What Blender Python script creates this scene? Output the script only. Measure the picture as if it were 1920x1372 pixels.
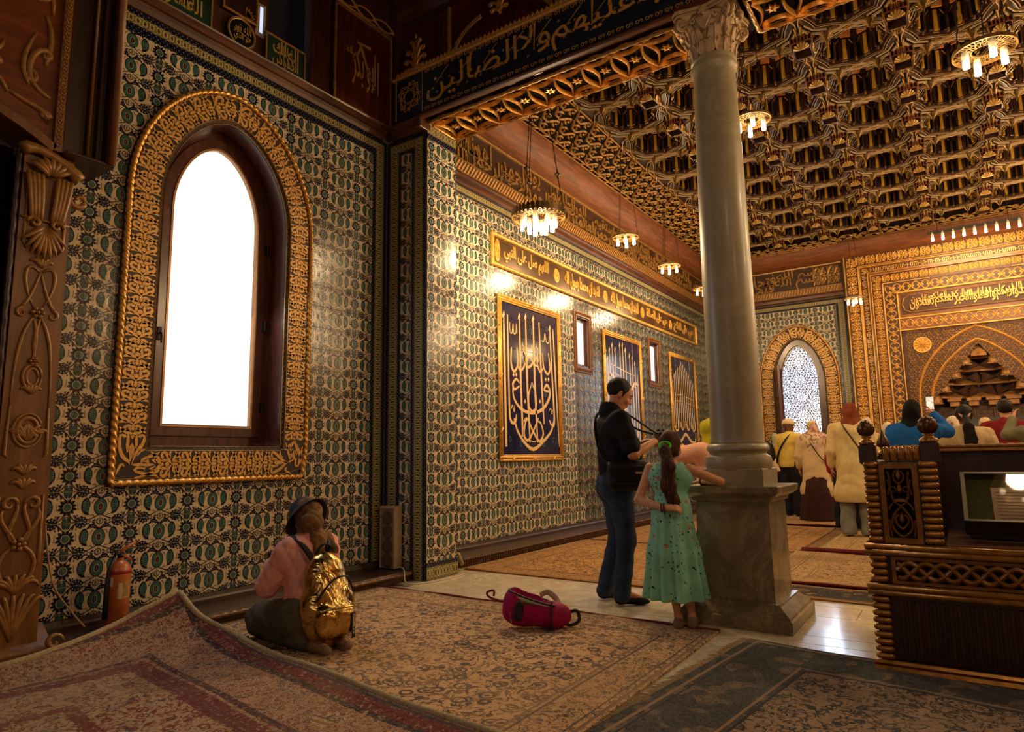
import bpy, math, random, unicodedata
import numpy as np
from mathutils import Vector, Matrix

for _o in list(bpy.data.objects): bpy.data.objects.remove(_o)
SC = bpy.context.scene
COL = SC.collection
random.seed(7)
PI = math.pi
sin, cos = math.sin, math.cos

# ---------------------------------------------------------------- camera
def make_camera():
    yaw, pit, rol, F = math.radians(33.929), math.radians(7.943), math.radians(-0.932), 1236.46
    f = Vector((-sin(yaw)*cos(pit), cos(yaw)*cos(pit), sin(pit)))
    r = Vector((cos(yaw), sin(yaw), 0)); u = r.cross(f)
    r2 = r*cos(rol) + u*sin(rol); u2 = -r*sin(rol) + u*cos(rol)
    cd = bpy.data.cameras.new('camera'); cd.sensor_width = 36; cd.lens = F*36/1920
    cd.clip_start = .05; cd.clip_end = 100
    co = bpy.data.objects.new('camera', cd); COL.objects.link(co)
    m = Matrix.Identity(4)
    for i in range(3):
        m[i][0] = r2[i]; m[i][1] = u2[i]; m[i][2] = -f[i]
    m[2][3] = 1.15
    co.matrix_world = m
    SC.camera = co
make_camera()

# ---------------------------------------------------------------- world, exposure, lights
SC.view_settings.view_transform = 'Standard'
SC.view_settings.look = 'None'
SC.view_settings.exposure = 0.0
SC.view_settings.gamma = 1.0
SC.view_settings.use_curve_mapping = False
W = bpy.data.worlds.new('sky'); SC.world = W; W.use_nodes = True
W.node_tree.nodes['Background'].inputs[0].default_value = (.55, .68, .9, 1)
W.node_tree.nodes['Background'].inputs[1].default_value = 1.0

def light(name, kind, loc, power, color, size=.1, aim=None, sy=None, spot=None):
    d = bpy.data.lights.new(name, kind); d.energy = power; d.color = color
    if kind == 'AREA':
        d.size = size
        if sy: d.shape = 'RECTANGLE'; d.size_y = sy
    else: d.shadow_soft_size = size
    if spot: d.spot_size = math.radians(spot); d.spot_blend = .6
    o = bpy.data.objects.new(name, d); COL.objects.link(o); o.location = loc
    if aim is not None:
        o.rotation_euler = (Vector(aim)-Vector(loc)).to_track_quat('-Z', 'Y').to_euler()
    return o
WARM = (1.0, .69, .37); AMBER = (1.0, .55, .2); DAY = (.85, .92, 1.0)
# added area fill behind the camera, and the near hall's lamps out of frame
light('fill_behind', 'AREA', (-.6, -2.9, 3.2), 18, (1.0, .82, .66), 2.0, (-3.5, 3.5, 1.2), 2.6)
light('lamp_near_hall', 'POINT', (.3, 2.3, 4.0), 46, (1.0, .66, .38), .22)
light('lamp_near_hall_right', 'POINT', (2.4, 2.4, 3.9), 52, (1.0, .64, .36), .22)
for _i, (x, y, z, p) in enumerate(((3.6, 7.0, 4.2, 170), (3.8, 10.6, 4.2, 200), (1.2, 12.4, 4.3, 200), (3.9, 13.6, 4.2, 150), (1.6, 8.6, 4.3, 180))):
    light('fill_far_hall', 'POINT', (x, y, z), p, WARM, .2)  # added point fill in the unseen side of the far hall
light('window_daylight', 'AREA', (-5.0, 3.07, 2.5), 20, DAY, .7, (-2.5, 3.2, .3), 2.0)
light('far_window_daylight', 'AREA', (-2.3, 15.5, 2.6), 30, (.65, .8, 1.0), .8, (-1.2, 8, .5), 2.2)
# ---------------------------------------------------------------- shader helper
class S:
    """a socket with arithmetic"""
    def __init__(s, nt, k): s.nt = nt; s.k = k
    def _m(s, op, b=None, c=None):
        n = s.nt.nodes.new('ShaderNodeMath'); n.operation = op
        for i, v in enumerate((s, b, c)):
            if v is None: continue
            if isinstance(v, S): s.nt.links.new(v.k, n.inputs[i])
            else: n.inputs[i].default_value = v
        return S(s.nt, n.outputs[0])
    def __add__(s, o): return s._m('ADD', o)
    __radd__ = __add__
    def __sub__(s, o): return s._m('SUBTRACT', o)
    def __rsub__(s, o): return (s*-1)+o
    def __mul__(s, o): return s._m('MULTIPLY', o)
    __rmul__ = __mul__
    def __truediv__(s, o): return s._m('DIVIDE', o)
    def abs(s): return s._m('ABSOLUTE')
    def frac(s): return s._m('FRACT')
    def floor(s): return s._m('FLOOR')
    def sin(s): return s._m('SINE')
    def lt(s, o): return s._m('LESS_THAN', o)
    def gt(s, o): return s._m('GREATER_THAN', o)
    def min(s, o): return s._m('MINIMUM', o)
    def max(s, o): return s._m('MAXIMUM', o)
    def pow(s, o): return s._m('POWER', o)
    def ping(s, o): return s._m('PINGPONG', o)
    def step(s, a, b):
        n = s.nt.nodes.new('ShaderNodeMapRange'); n.inputs[1].default_value = a; n.inputs[2].default_value = b
        n.interpolation_type = 'SMOOTHSTEP'; s.nt.links.new(s.k, n.inputs[0]); return S(s.nt, n.outputs[0])

class Sh:
    def __init__(s, name):
        s.m = bpy.data.materials.new(name); s.m.use_nodes = True; s.nt = s.m.node_tree
        s.b = s.nt.nodes['Principled BSDF']; s.tc = s.nt.nodes.new('ShaderNodeTexCoord')
    def coord(s, kind='Object'):
        n = s.nt.nodes.new('ShaderNodeSeparateXYZ'); s.nt.links.new(s.tc.outputs[kind], n.inputs[0])
        return [S(s.nt, n.outputs[i]) for i in range(3)]
    def vec(s, x=0, y=0, z=0):
        n = s.nt.nodes.new('ShaderNodeCombineXYZ')
        for i, v in enumerate((x, y, z)):
            if isinstance(v, S): s.nt.links.new(v.k, n.inputs[i])
            else: n.inputs[i].default_value = v
        return n.outputs[0]
    def noise(s, scale, detail=3, vec=None, dist=0, rough=.5, out=0):
        n = s.nt.nodes.new('ShaderNodeTexNoise'); n.inputs['Scale'].default_value = scale
        n.inputs['Detail'].default_value = detail; n.inputs['Distortion'].default_value = dist; n.inputs['Roughness'].default_value = rough
        s.nt.links.new(vec if vec is not None else s.tc.outputs['Object'], n.inputs['Vector'])
        return S(s.nt, n.outputs[out])
    def voro(s, scale, vec=None, feat='F1', out='Distance', rnd=1):
        n = s.nt.nodes.new('ShaderNodeTexVoronoi'); n.feature = feat; n.inputs['Scale'].default_value = scale
        n.inputs['Randomness'].default_value = rnd
        s.nt.links.new(vec if vec is not None else s.tc.outputs['Object'], n.inputs['Vector'])
        return S(s.nt, n.outputs[out])
    def wave(s, scale, dist=0, det=2, dsc=1, vec=None, dir='X'):
        n = s.nt.nodes.new('ShaderNodeTexWave'); n.inputs['Scale'].default_value = scale; n.bands_direction = dir
        n.inputs['Distortion'].default_value = dist; n.inputs['Detail'].default_value = det; n.inputs['Detail Scale'].default_value = dsc
        s.nt.links.new(vec if vec is not None else s.tc.outputs['Object'], n.inputs['Vector'])
        return S(s.nt, n.outputs[1])
    def mix(s, f, a, b, mode='MIX'):
        n = s.nt.nodes.new('ShaderNodeMix'); n.data_type = 'RGBA'; n.blend_type = mode
        if isinstance(f, S): s.nt.links.new(f.k, n.inputs[0])
        else: n.inputs[0].default_value = f
        for i, v in ((6, a), (7, b)):
            if isinstance(v, S): s.nt.links.new(v.k, n.inputs[i])
            elif hasattr(v, 'is_linked') or hasattr(v, 'links'): s.nt.links.new(v, n.inputs[i])
            else: n.inputs[i].default_value = (*v, 1) if len(v) == 3 else v
        return S(s.nt, n.outputs[2])
    def set(s, name, v):
        i = s.b.inputs[name]
        if isinstance(v, S): s.nt.links.new(v.k, i)
        elif isinstance(v, tuple): i.default_value = (*v, 1)
        else: i.default_value = v
        return s
    def bump(s, h, strength=.3, dist=.01):
        n = s.nt.nodes.new('ShaderNodeBump'); n.inputs['Strength'].default_value = strength; n.inputs['Distance'].default_value = dist
        s.nt.links.new(h.k, n.inputs['Height']); s.nt.links.new(n.outputs[0], s.b.inputs['Normal']); return s

def lin(c): return tuple((x/255/12.92 if x/255 <= .04045 else ((x/255+.055)/1.055)**2.4) for x in c)

MATS = {}
def mat(name, c, rough=.5, metal=0, var=.15, scale=25, bump=0, bscale=None, coat=0, emit=0, ecol=None, sheen=0, spec=None):
    """principled material; c is sRGB 0-255, mottled by a noise of strength var"""
    if name in MATS: return MATS[name]
    s = Sh(name); c = lin(c)
    if var:
        n = s.noise(scale, 4)
        s.set('Base Color', s.mix(n.step(.3, .7), tuple(x*(1-var) for x in c), tuple(min(1, x*(1+var)) for x in c)))
    else: s.set('Base Color', c)
    s.set('Roughness', rough).set('Metallic', metal)
    if coat: s.set('Coat Weight', coat); s.set('Coat Roughness', .1)
    if sheen: s.set('Sheen Weight', sheen)
    if spec is not None: s.set('Specular IOR Level', spec)
    if emit: s.set('Emission Strength', float(emit)); s.set('Emission Color', lin(ecol) if ecol else c)
    if bump: s.bump(s.noise(bscale or scale*2, 4), bump)
    MATS[name] = s.m
    return s.m

def wood(name, c1, c2, rough=.4, ax='Z', scale=6, coat=.2):
    if name in MATS: return MATS[name]
    s = Sh(name); x, y, z = s.coord()
    st = {'X': (.12, 1, 1), 'Y': (1, .12, 1), 'Z': (1, 1, .12)}[ax]
    v = s.vec(x*st[0], y*st[1], z*st[2])
    n = s.noise(scale*4, 5, v, .6); n2 = s.noise(scale*22, 3, v)
    s.set('Base Color', s.mix((n*.75+n2*.25).step(.3, .7), lin(c1), lin(c2))).set('Roughness', rough)
    s.set('Coat Weight', coat); s.set('Coat Roughness', .2)
    s.bump(n2, .15, .004)
    MATS[name] = s.m
    return s.m

# ---------------------------------------------------------------- mesh builder
def MX(c): return lambda u, v, w: (c+w, u, v)          # wall facing +X : u=+Y, v=+Z
def MY(c): return lambda u, v, w: (u, c-w, v)          # wall facing -Y : u=+X, v=+Z
def MZ(c): return lambda u, v, w: (u, v, c-w)          # soffit facing down
def MF(c): return lambda u, v, w: (u, v, c+w)          # floor facing up
LOC = lambda u, v, w: (u, v, w)

class MB:
    def __init__(s): s.V = []; s.F = []; s.M = []
    def add(s, vs, fs, mi=0):
        b = len(s.V); s.V.extend(vs)
        for f in fs: s.F.append([b+i for i in f]); s.M.append(mi)
        return s
    def box(s, x0, x1, y0, y1, z0, z1, mi=0):
        if x0 > x1: x0, x1 = x1, x0
        if y0 > y1: y0, y1 = y1, y0
        if z0 > z1: z0, z1 = z1, z0
        v = [(x, y, z) for z in (z0, z1) for y in (y0, y1) for x in (x0, x1)]
        return s.add(v, [(0, 2, 3, 1), (4, 5, 7, 6), (0, 1, 5, 4), (2, 6, 7, 3), (0, 4, 6, 2), (1, 3, 7, 5)], mi)
    def cbox(s, x0, x1, y0, y1, z0, z1, c=.005, mi=0):
        """chamfered box"""
        if x0 > x1: x0, x1 = x1, x0
        if y0 > y1: y0, y1 = y1, y0
        if z0 > z1: z0, z1 = z1, z0
        X = (x0, x1); Y = (y0, y1); Z = (z0, z1); v = []
        for k in range(2):
            for j in range(2):
                for i in range(2):
                    sx, sy, sz = 1-2*i, 1-2*j, 1-2*k
                    v += [(X[i], Y[j]+sy*c, Z[k]+sz*c), (X[i]+sx*c, Y[j], Z[k]+sz*c), (X[i]+sx*c, Y[j]+sy*c, Z[k])]
        def id(i, j, k, a): return (i+2*j+4*k)*3+a
        f = []
        for i in range(2): q = [id(i, 0, 0, 0), id(i, 1, 0, 0), id(i, 1, 1, 0), id(i, 0, 1, 0)]; f.append(q if i else q[::-1])
        for j in range(2): q = [id(0, j, 0, 1), id(0, j, 1, 1), id(1, j, 1, 1), id(1, j, 0, 1)]; f.append(q if j else q[::-1])
        for k in range(2): q = [id(0, 0, k, 2), id(1, 0, k, 2), id(1, 1, k, 2), id(0, 1, k, 2)]; f.append(q if k else q[::-1])
        for j in range(2):
            for k in range(2): f.append([id(0, j, k, 1), id(1, j, k, 1), id(1, j, k, 2), id(0, j, k, 2)])
        for i in range(2):
            for k in range(2): f.append([id(i, 0, k, 0), id(i, 1, k, 0), id(i, 1, k, 2), id(i, 0, k, 2)])
        for i in range(2):
            for j in range(2): f.append([id(i, j, 0, 0), id(i, j, 1, 0), id(i, j, 1, 1), id(i, j, 0, 1)])
        for i in range(2):
            for j in range(2):
                for k in range(2): f.append([id(i, j, k, 0), id(i, j, k, 1), id(i, j, k, 2)])
        return s.add(v, f, mi)
    def tube(s, pts, r, n=8, mi=0, cap=True, flat=1.0, up=None):
        """tube along points; r number or list; flat squashes along the binormal"""
        P = [Vector(p) for p in pts]; R = r if hasattr(r, '__len__') else [r]*len(P)
        vs = []; prev = Vector(up) if up else None
        for i, p in enumerate(P):
            t = (P[min(i+1, len(P)-1)]-P[max(i-1, 0)])
            if t.length < 1e-9: t = Vector((0, 0, 1))
            t.normalize()
            if prev is None: prev = Vector((0, 0, 1)) if abs(t.z) < .9 else Vector((1, 0, 0))
            a = (prev-t*prev.dot(t))
            if a.length < 1e-6: a = t.orthogonal()
            a.normalize(); b = t.cross(a); prev = a
            for k in range(n):
                th = 2*PI*k/n; vs.append(tuple(p+a*(R[i]*cos(th))+b*(R[i]*sin(th)*flat)))
        fs = []
        for i in range(len(P)-1):
            for k in range(n):
                fs.append((i*n+k, i*n+(k+1) % n, (i+1)*n+(k+1) % n, (i+1)*n+k))
        if cap: fs.append(tuple(range(n))[::-1]); fs.append(tuple((len(P)-1)*n+k for k in range(n)))
        return s.add(vs, fs, mi)
    def rope(s, pts, r, pitch, n=10, mi=0, depth=.28, strands=2, step=None):
        """twisted rope: tube whose radius ripples helically"""
        P = [Vector(p) for p in pts]; L = [0]
        for a, b in zip(P, P[1:]): L.append(L[-1]+(b-a).length)
        m = max(2, int(L[-1]/(step or pitch/6))); Q = []; j = 0
        for i in range(m+1):
            d = L[-1]*i/m
            while j < len(L)-2 and L[j+1] < d: j += 1
            t = (d-L[j])/max(1e-9, L[j+1]-L[j]); Q.append((P[j].lerp(P[j+1], min(1, max(0, t))), d))
        vs = []; prev = None
        for i, (p, d) in enumerate(Q):
            t = (Q[min(i+1, m)][0]-Q[max(i-1, 0)][0]).normalized()
            if prev is None: prev = Vector((0, 0, 1)) if abs(t.z) < .9 else Vector((1, 0, 0))
            a = (prev-t*prev.dot(t)).normalized(); b = t.cross(a); prev = a
            for k in range(n):
                th = 2*PI*k/n; rr = r*(1-depth+depth*abs(cos(strands*.5*th+PI*d/pitch)))
                vs.append(tuple(p+a*(rr*cos(th))+b*(rr*sin(th))))
        fs = [(i*n+k, i*n+(k+1) % n, (i+1)*n+(k+1) % n, (i+1)*n+k) for i in range(m) for k in range(n)]
        fs += [tuple(range(n))[::-1], tuple(m*n+k for k in range(n))]
        return s.add(vs, fs, mi)
    def lathe(s, prof, c=(0, 0, 0), n=24, mi=0, M=None, mod=None, ring=False):
        """prof: list of (r, z); M maps a local point; mod(theta, i) scales the radius"""
        vs = []; fs = []
        for i, (r, z) in enumerate(prof):
            for k in range(n):
                th = 2*PI*k/n; q = r*(mod(th, i) if mod else 1)
                p = (c[0]+q*cos(th), c[1]+q*sin(th), c[2]+z); vs.append(tuple(M(*p)) if M else p)
        for i in range(len(prof)-1):
            for k in range(n): fs.append((i*n+k, i*n+(k+1) % n, (i+1)*n+(k+1) % n, (i+1)*n+k))
        if ring: fs += [((len(prof)-1)*n+k, (len(prof)-1)*n+(k+1) % n, (k+1) % n, k) for k in range(n)]; return s.add(vs, fs, mi)
        if prof[0][0] > 1e-5: fs.append(tuple(range(n))[::-1])
        if prof[-1][0] > 1e-5: fs.append(tuple((len(prof)-1)*n+k for k in range(n)))
        return s.add(vs, fs, mi)
    def ell(s, c, r, n=12, m=8, mi=0, R=None):
        vs = []; fs = []
        for i in range(m+1):
            ph = PI*i/m
            for k in range(n):
                th = 2*PI*k/n; p = Vector((r[0]*sin(ph)*cos(th), r[1]*sin(ph)*sin(th), r[2]*cos(ph)))
                if R is not None: p = R @ p
                vs.append((c[0]+p.x, c[1]+p.y, c[2]+p.z))
        fs = [(i*n+k, (i+1)*n+k, (i+1)*n+(k+1) % n, i*n+(k+1) % n) for i in range(m) for k in range(n)]
        return s.add(vs, fs, mi)
    def flat(s, poly, M, w=0, mi=0):
        if len(poly) >= 3: s.add([M(u, v, w) for u, v in poly], [tuple(range(len(poly)))], mi)
        return s
    def ext(s, poly, M, w0, w1, mi=0, taper=0):
        """prism of a 2-D polygon between depths w0 (base) and w1 (face)"""
        n = len(poly)
        if n < 3: return s
        if taper:
            cu = sum(p[0] for p in poly)/n; cv = sum(p[1] for p in poly)/n
            top = [(cu+(u-cu)*(1-taper), cv+(v-cv)*(1-taper)) for u, v in poly]
        else: top = poly
        vs = [M(u, v, w0) for u, v in poly]+[M(u, v, w1) for u, v in top]
        return s.add(vs, [tuple(range(n, 2*n))]+[(i, (i+1) % n, n+(i+1) % n, n+i) for i in range(n)], mi)
    def rib(s, pts, wd, M, w0, w1, mi=0, peak=False, closed=False):
        """a band along a 2-D polyline: wd full width (number or list)"""
        n = len(pts); Wd = wd if hasattr(wd, '__len__') else [wd]*n; vs = []; fs = []; K = 3 if peak else 4
        for i, p in enumerate(pts):
            a = pts[(i-1) % n] if closed else pts[max(i-1, 0)]; b = pts[(i+1) % n] if closed else pts[min(i+1, n-1)]
            dx, dy = b[0]-a[0], b[1]-a[1]; L = math.hypot(dx, dy) or 1; nx, ny = -dy/L, dx/L; h = Wd[i]/2
            l = (p[0]+nx*h, p[1]+ny*h); r = (p[0]-nx*h, p[1]-ny*h)
            if peak: vs += [M(*l, w0), M(*p, w1), M(*r, w0)]
            else: vs += [M(*l, w0), M(*l, w1), M(*r, w1), M(*r, w0)]
        for i in range(n if closed else n-1):
            a = i*K; b = ((i+1) % n)*K
            for k in range(K-1): fs.append((a+k, a+k+1, b+k+1, b+k))
        if not closed: fs += [tuple(range(K))[::-1], tuple((n-1)*K+k for k in range(K))]
        return s.add(vs, fs, mi)
    def mold(s, prof, M, u0, u1, mi=0, seg=1):
        """profile [(v, w)...] swept straight along u"""
        n = len(prof); vs = []
        for i in range(seg+1):
            u = u0+(u1-u0)*i/seg; vs += [M(u, v, w) for v, w in prof]
        fs = [(j*n+i, j*n+i+1, (j+1)*n+i+1, (j+1)*n+i) for j in range(seg) for i in range(n-1)]
        fs += [tuple(range(n)), tuple(seg*n+i for i in range(n))[::-1]]
        return s.add(vs, fs, mi)
    def merge(s, o, f=None, dm=0):
        b = len(s.V); s.V.extend([f(p) for p in o.V] if f else o.V)
        s.F.extend([[b+i for i in q] for q in o.F]); s.M.extend([m+dm for m in o.M]); return s
    def mesh(s, name, mats, smooth=False):
        me = bpy.data.meshes.new(name); me.from_pydata([tuple(v) for v in s.V], [], s.F)
        for m in (mats if isinstance(mats, (list, tuple)) else [mats]): me.materials.append(m)
        if len(set(s.M)) > 1 or (s.M and s.M[0]): me.polygons.foreach_set('material_index', s.M)
        if smooth == 'auto':
            me.polygons.foreach_set('use_smooth', [True]*len(s.F))
            try: me.set_sharp_from_angle(angle=math.radians(40))
            except Exception: pass
        elif smooth: me.polygons.foreach_set('use_smooth', [True]*len(s.F))
        me.update(); return me
    def build(s, name, mats, parent=None, smooth=False, **kw):
        return link(name, s.mesh(name, mats, smooth), parent, **kw)

def link(name, me, parent=None, label=None, cat=None, group=None, kind=None, M=None):
    o = bpy.data.objects.new(name, me); COL.objects.link(o)
    if M is not None: o.matrix_world = M
    if parent is not None:
        o.parent = parent
        if M is None or True: o.matrix_parent_inverse = Matrix.Identity(4)
    return tag(o, label, cat, group, kind)
def tag(o, label=None, cat=None, group=None, kind=None):
    if label: o['label'] = label
    if cat: o['category'] = cat
    if group: o['group'] = group
    if kind: o['kind'] = kind
    return o
def empty(name, loc=(0, 0, 0), label=None, cat=None, group=None, kind=None, rz=0):
    o = bpy.data.objects.new(name, None); COL.objects.link(o); o.location = loc; o.rotation_euler = (0, 0, rz); o.empty_display_size = .1
    return tag(o, label, cat, group, kind)
KIDS = {}
def copy_tree(o, parent=None):
    c = o.copy(); COL.objects.link(c)
    if parent is not None: c.parent = parent
    for ch in [x for x in COL.objects if x.parent == o]: copy_tree(ch, c)
    return c
def frame(o, u, v):                     # matrix with columns u, v, u x v and origin o
    u = Vector(u); v = Vector(v); w = u.cross(v); m = Matrix.Identity(4)
    for i in range(3): m[i][0] = u[i]; m[i][1] = v[i]; m[i][2] = w[i]; m[i][3] = o[i]
    return m
def FX(c, u, v): return frame((c, u, v), (0, 1, 0), (0, 0, 1))
def FY(c, u, v): return frame((u, c, v), (1, 0, 0), (0, 0, 1))

# ---------------------------------------------------------------- 2-D shapes
def circ(cx, cy, r, n=12, ry=None, a0=0): return [(cx+r*cos(a0+2*PI*i/n), cy+(ry or r)*sin(a0+2*PI*i/n)) for i in range(n)]
def star(cx, cy, r, r2, n, a0=0):
    return [(cx+(r if i % 2 == 0 else r2)*cos(a0+PI*i/n), cy+(r if i % 2 == 0 else r2)*sin(a0+PI*i/n)) for i in range(2*n)]
def bez(p0, p1, p2, p3, n=8):
    out = []
    for i in range(n+1):
        t = i/n; a = (1-t)**3; b = 3*t*(1-t)**2; c = 3*t*t*(1-t); d = t**3
        out.append((a*p0[0]+b*p1[0]+c*p2[0]+d*p3[0], a*p0[1]+b*p1[1]+c*p2[1]+d*p3[1]))
    return out
def spiral(cx, cy, r0, r1, a0, a1, n=14):
    return [(cx+(r0+(r1-r0)*i/n)*cos(a0+(a1-a0)*i/n), cy+(r0+(r1-r0)*i/n)*sin(a0+(a1-a0)*i/n)) for i in range(n+1)]
def leaf(p0, p1, w, bend=0, n=7):
    """pointed leaf polygon from p0 to p1 of half width w, bent sideways"""
    dx, dy = p1[0]-p0[0], p1[1]-p0[1]; L = math.hypot(dx, dy); nx, ny = -dy/L, dx/L; A = []; B = []
    for i in range(n+1):
        t = i/n; h = w*math.sin(PI*t**.8)**.9 if 0 < t < 1 else 0; c = bend*math.sin(PI*t)
        A.append((p0[0]+dx*t+nx*(c+h), p0[1]+dy*t+ny*(c+h))); B.append((p0[0]+dx*t+nx*(c-h), p0[1]+dy*t+ny*(c-h)))
    return A+B[1:-1][::-1]
def lens(t0, t1, w, n=10): return leaf(t0, t1, w, 0, n)
def clip(poly, x0, x1, y0, y1):
    for ax, lim, sg in ((0, x0, 1), (0, x1, -1), (1, y0, 1), (1, y1, -1)):
        out = []
        for i in range(len(poly)):
            a = poly[i]; b = poly[(i+1) % len(poly)]; da = sg*(a[ax]-lim); db = sg*(b[ax]-lim)
            if da >= 0: out.append(a)
            if da*db < 0: t = da/(da-db); out.append((a[0]+(b[0]-a[0])*t, a[1]+(b[1]-a[1])*t))
        poly = out
        if len(poly) < 3: return []
    return poly
def ribq(pts, wd):
    """ribbon as a list of quads (2-D)"""
    n = len(pts); Wd = wd if hasattr(wd, '__len__') else [wd]*n; L = []; R = []
    for i, p in enumerate(pts):
        a = pts[max(i-1, 0)]; b = pts[min(i+1, n-1)]; dx, dy = b[0]-a[0], b[1]-a[1]; q = math.hypot(dx, dy) or 1
        nx, ny = -dy/q, dx/q; L.append((p[0]+nx*Wd[i]/2, p[1]+ny*Wd[i]/2)); R.append((p[0]-nx*Wd[i]/2, p[1]-ny*Wd[i]/2))
    return [[L[i], L[i+1], R[i+1], R[i]] for i in range(n-1)]

# ---------------------------------------------------------------- Arabic lettering
FORMS = {}
for _c in range(0xFE80, 0xFEFD):
    _d = unicodedata.decomposition(chr(_c)).split()
    if len(_d) >= 2: FORMS[(_d[0], ''.join(chr(int(x, 16)) for x in _d[1:]))] = chr(_c)
def shape(t):
    t = t.replace('لا', '\u0001').replace('لأ', '\u0002').replace('لإ', '\u0003')
    lam = {'\u0001': 'لا', '\u0002': 'لأ', '\u0003': 'لإ'}; L = [lam.get(c, c) for c in t]; out = []
    def dual(c): return ('<initial>', c) in FORMS
    def has(c): return ('<isolated>', c) in FORMS or ('<final>', c) in FORMS
    for i, c in enumerate(L):
        if not has(c): out.append(c); continue
        pj = i > 0 and dual(L[i-1]); nj = i < len(L)-1 and has(L[i+1]) and dual(c) and L[i+1] != 'ء'
        k = '<medial>' if pj and nj else '<final>' if pj else '<initial>' if nj else '<isolated>'
        out.append(FORMS.get((k, c), c))
    return ''.join(reversed(out))
TXT = {}
def text_geo(t, arabic=True, res=2, weight=0.0):
    """triangulated outline of a line of text: verts (2-D), faces, boundary edges, box"""
    key = (t, weight)
    if key in TXT: return TXT[key]
    cu = bpy.data.curves.new('line', 'FONT'); cu.body = shape(t) if arabic else t; cu.resolution_u = res; cu.offset = weight
    ob = bpy.data.objects.new('line', cu); COL.objects.link(ob)
    dg = bpy.context.evaluated_depsgraph_get(); me = bpy.data.meshes.new_from_object(ob.evaluated_get(dg))
    vs = [(v.co.x, v.co.y) for v in me.vertices]; fs = [tuple(p.vertices) for p in me.polygons]
    bpy.data.objects.remove(ob); bpy.data.curves.remove(cu); bpy.data.meshes.remove(me)
    cnt = {}
    for f in fs:
        for a, b in zip(f, f[1:]+f[:1]): cnt.setdefault((min(a, b), max(a, b)), []).append((a, b))
    be = [v[0] for v in cnt.values() if len(v) == 1]
    xs = [v[0] for v in vs] or [0, 1]; ys = [v[1] for v in vs] or [0, 1]
    TXT[key] = (vs, fs, be, (min(xs), max(xs), min(ys), max(ys)))
    return TXT[key]
def text_on(mb, t, u0, u1, v0, v1, M, w0, w1, mi=0, arabic=True, weight=0.0, keep=False):
    """stretch a line of text into the rectangle u0..u1, v0..v1 as relief"""
    vs, fs, be, (a, b, c, d) = text_geo(t, arabic, 2, weight)
    if not vs: return
    su = (u1-u0)/(b-a); sv = (v1-v0)/(d-c)
    if keep: su = sv = min(su, sv)
    P = [(u0+(x-a)*su, v0+(y-c)*sv) for x, y in vs]; n = len(P)
    mb.add([M(u, v, w1) for u, v in P]+[M(u, v, w0) for u, v in P], list(fs)+[(i, j, n+j, n+i) for i, j in be], mi)
FATIHA = 'بسم الله الرحمن الرحيم الحمد لله رب العالمين الرحمن الرحيم مالك يوم الدين اياك نعبد واياك نستعين اهدنا الصراط المستقيم'
# ================================================================ materials of the hall
m_glaze = mat('cream_glaze', (206, 188, 154), .2, 0, .07, 14, bump=.22, bscale=16)
m_navy = mat('navy_glaze', (20, 26, 50), .2, 0, .2, 60, bump=.22, bscale=16)
m_teal = mat('teal_glaze', (60, 100, 90), .2, 0, .2, 50, bump=.22, bscale=16)
m_mid = mat('dark_teal_glaze', (58, 86, 92), .16, 0, .2, 50)
m_grout = mat('grout', (128, 112, 88), .85, 0, .2, 60)
m_olive = mat('olive_glaze', (112, 104, 52), .2, 0, .15, 50)
m_lemon = mat('pale_olive_glaze', (186, 176, 118), .2, 0, .1, 50)
m_gold = mat('gold_leaf', (212, 158, 78), .34, .6, .22, 30, bump=.12, bscale=60)
m_gold2 = mat('old_gold', (160, 120, 62), .42, .4, .3, 30, bump=.15, bscale=60)
m_goldp = mat('gold_paint', (206, 156, 80), .45, .25, .2, 40)
m_brownp = mat('brown_ground', (34, 20, 12), .5, 0, .25, 30)
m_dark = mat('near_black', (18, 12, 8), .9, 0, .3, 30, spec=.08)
m_wood = wood('dark_wood', (52, 26, 13), (98, 54, 26), .38, 'Y')
m_woodx = wood('dark_wood_across', (52, 26, 13), (98, 54, 26), .38, 'X')
m_woodz = wood('dark_wood_upright', (46, 22, 12), (88, 46, 24), .38, 'Z')
m_red = wood('red_wood_upright', (56, 20, 10), (100, 42, 20), .35, 'Z')
m_cove = wood('cove_wood', (92, 50, 24), (136, 80, 40), .62, 'Y', 5, 0)
m_covex = wood('cove_wood_across', (92, 50, 24), (136, 80, 40), .62, 'X', 5, 0)
m_blue = mat('midnight_blue_paint', (22, 30, 42), .45, 0, .3, 12)
m_carve = wood('carved_brown', (84, 50, 22), (128, 82, 38), .42, 'Z', 6, .2)

def marble(name, c1, c2, c3, rough, sc=1.5, coat=.3):
    s = Sh(name); n = s.noise(sc, 8, None, 1.6, .62); x, y, z = s.coord()
    v = s.noise(sc*1.7, 6, s.vec(x+z*.6, y*1.0, z-x*.7), 2.4, .6); vein = (v-.5).abs().step(.0, .10)*.5+.5
    a = s.mix(n.step(.32, .68), lin(c1), lin(c2)); s.set('Base Color', s.mix(vein, lin(c3), a)).set('Roughness', rough)
    s.set('Coat Weight', coat); s.set('Coat Roughness', .08); return s.m
m_marble = marble('floor_marble', (206, 190, 160), (226, 214, 188), (176, 160, 134), .16, 1.4)
m_ped = marble('pedestal_marble', (120, 106, 84), (160, 142, 114), (84, 74, 60), .3, 1.5)
m_shaft = marble('shaft_marble', (140, 130, 104), (160, 148, 118), (134, 122, 96), .42, .9, .05)
m_capital = mat('capital_stone', (178, 150, 112), .6, 0, .2, 14, bump=.3, bscale=50)

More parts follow.
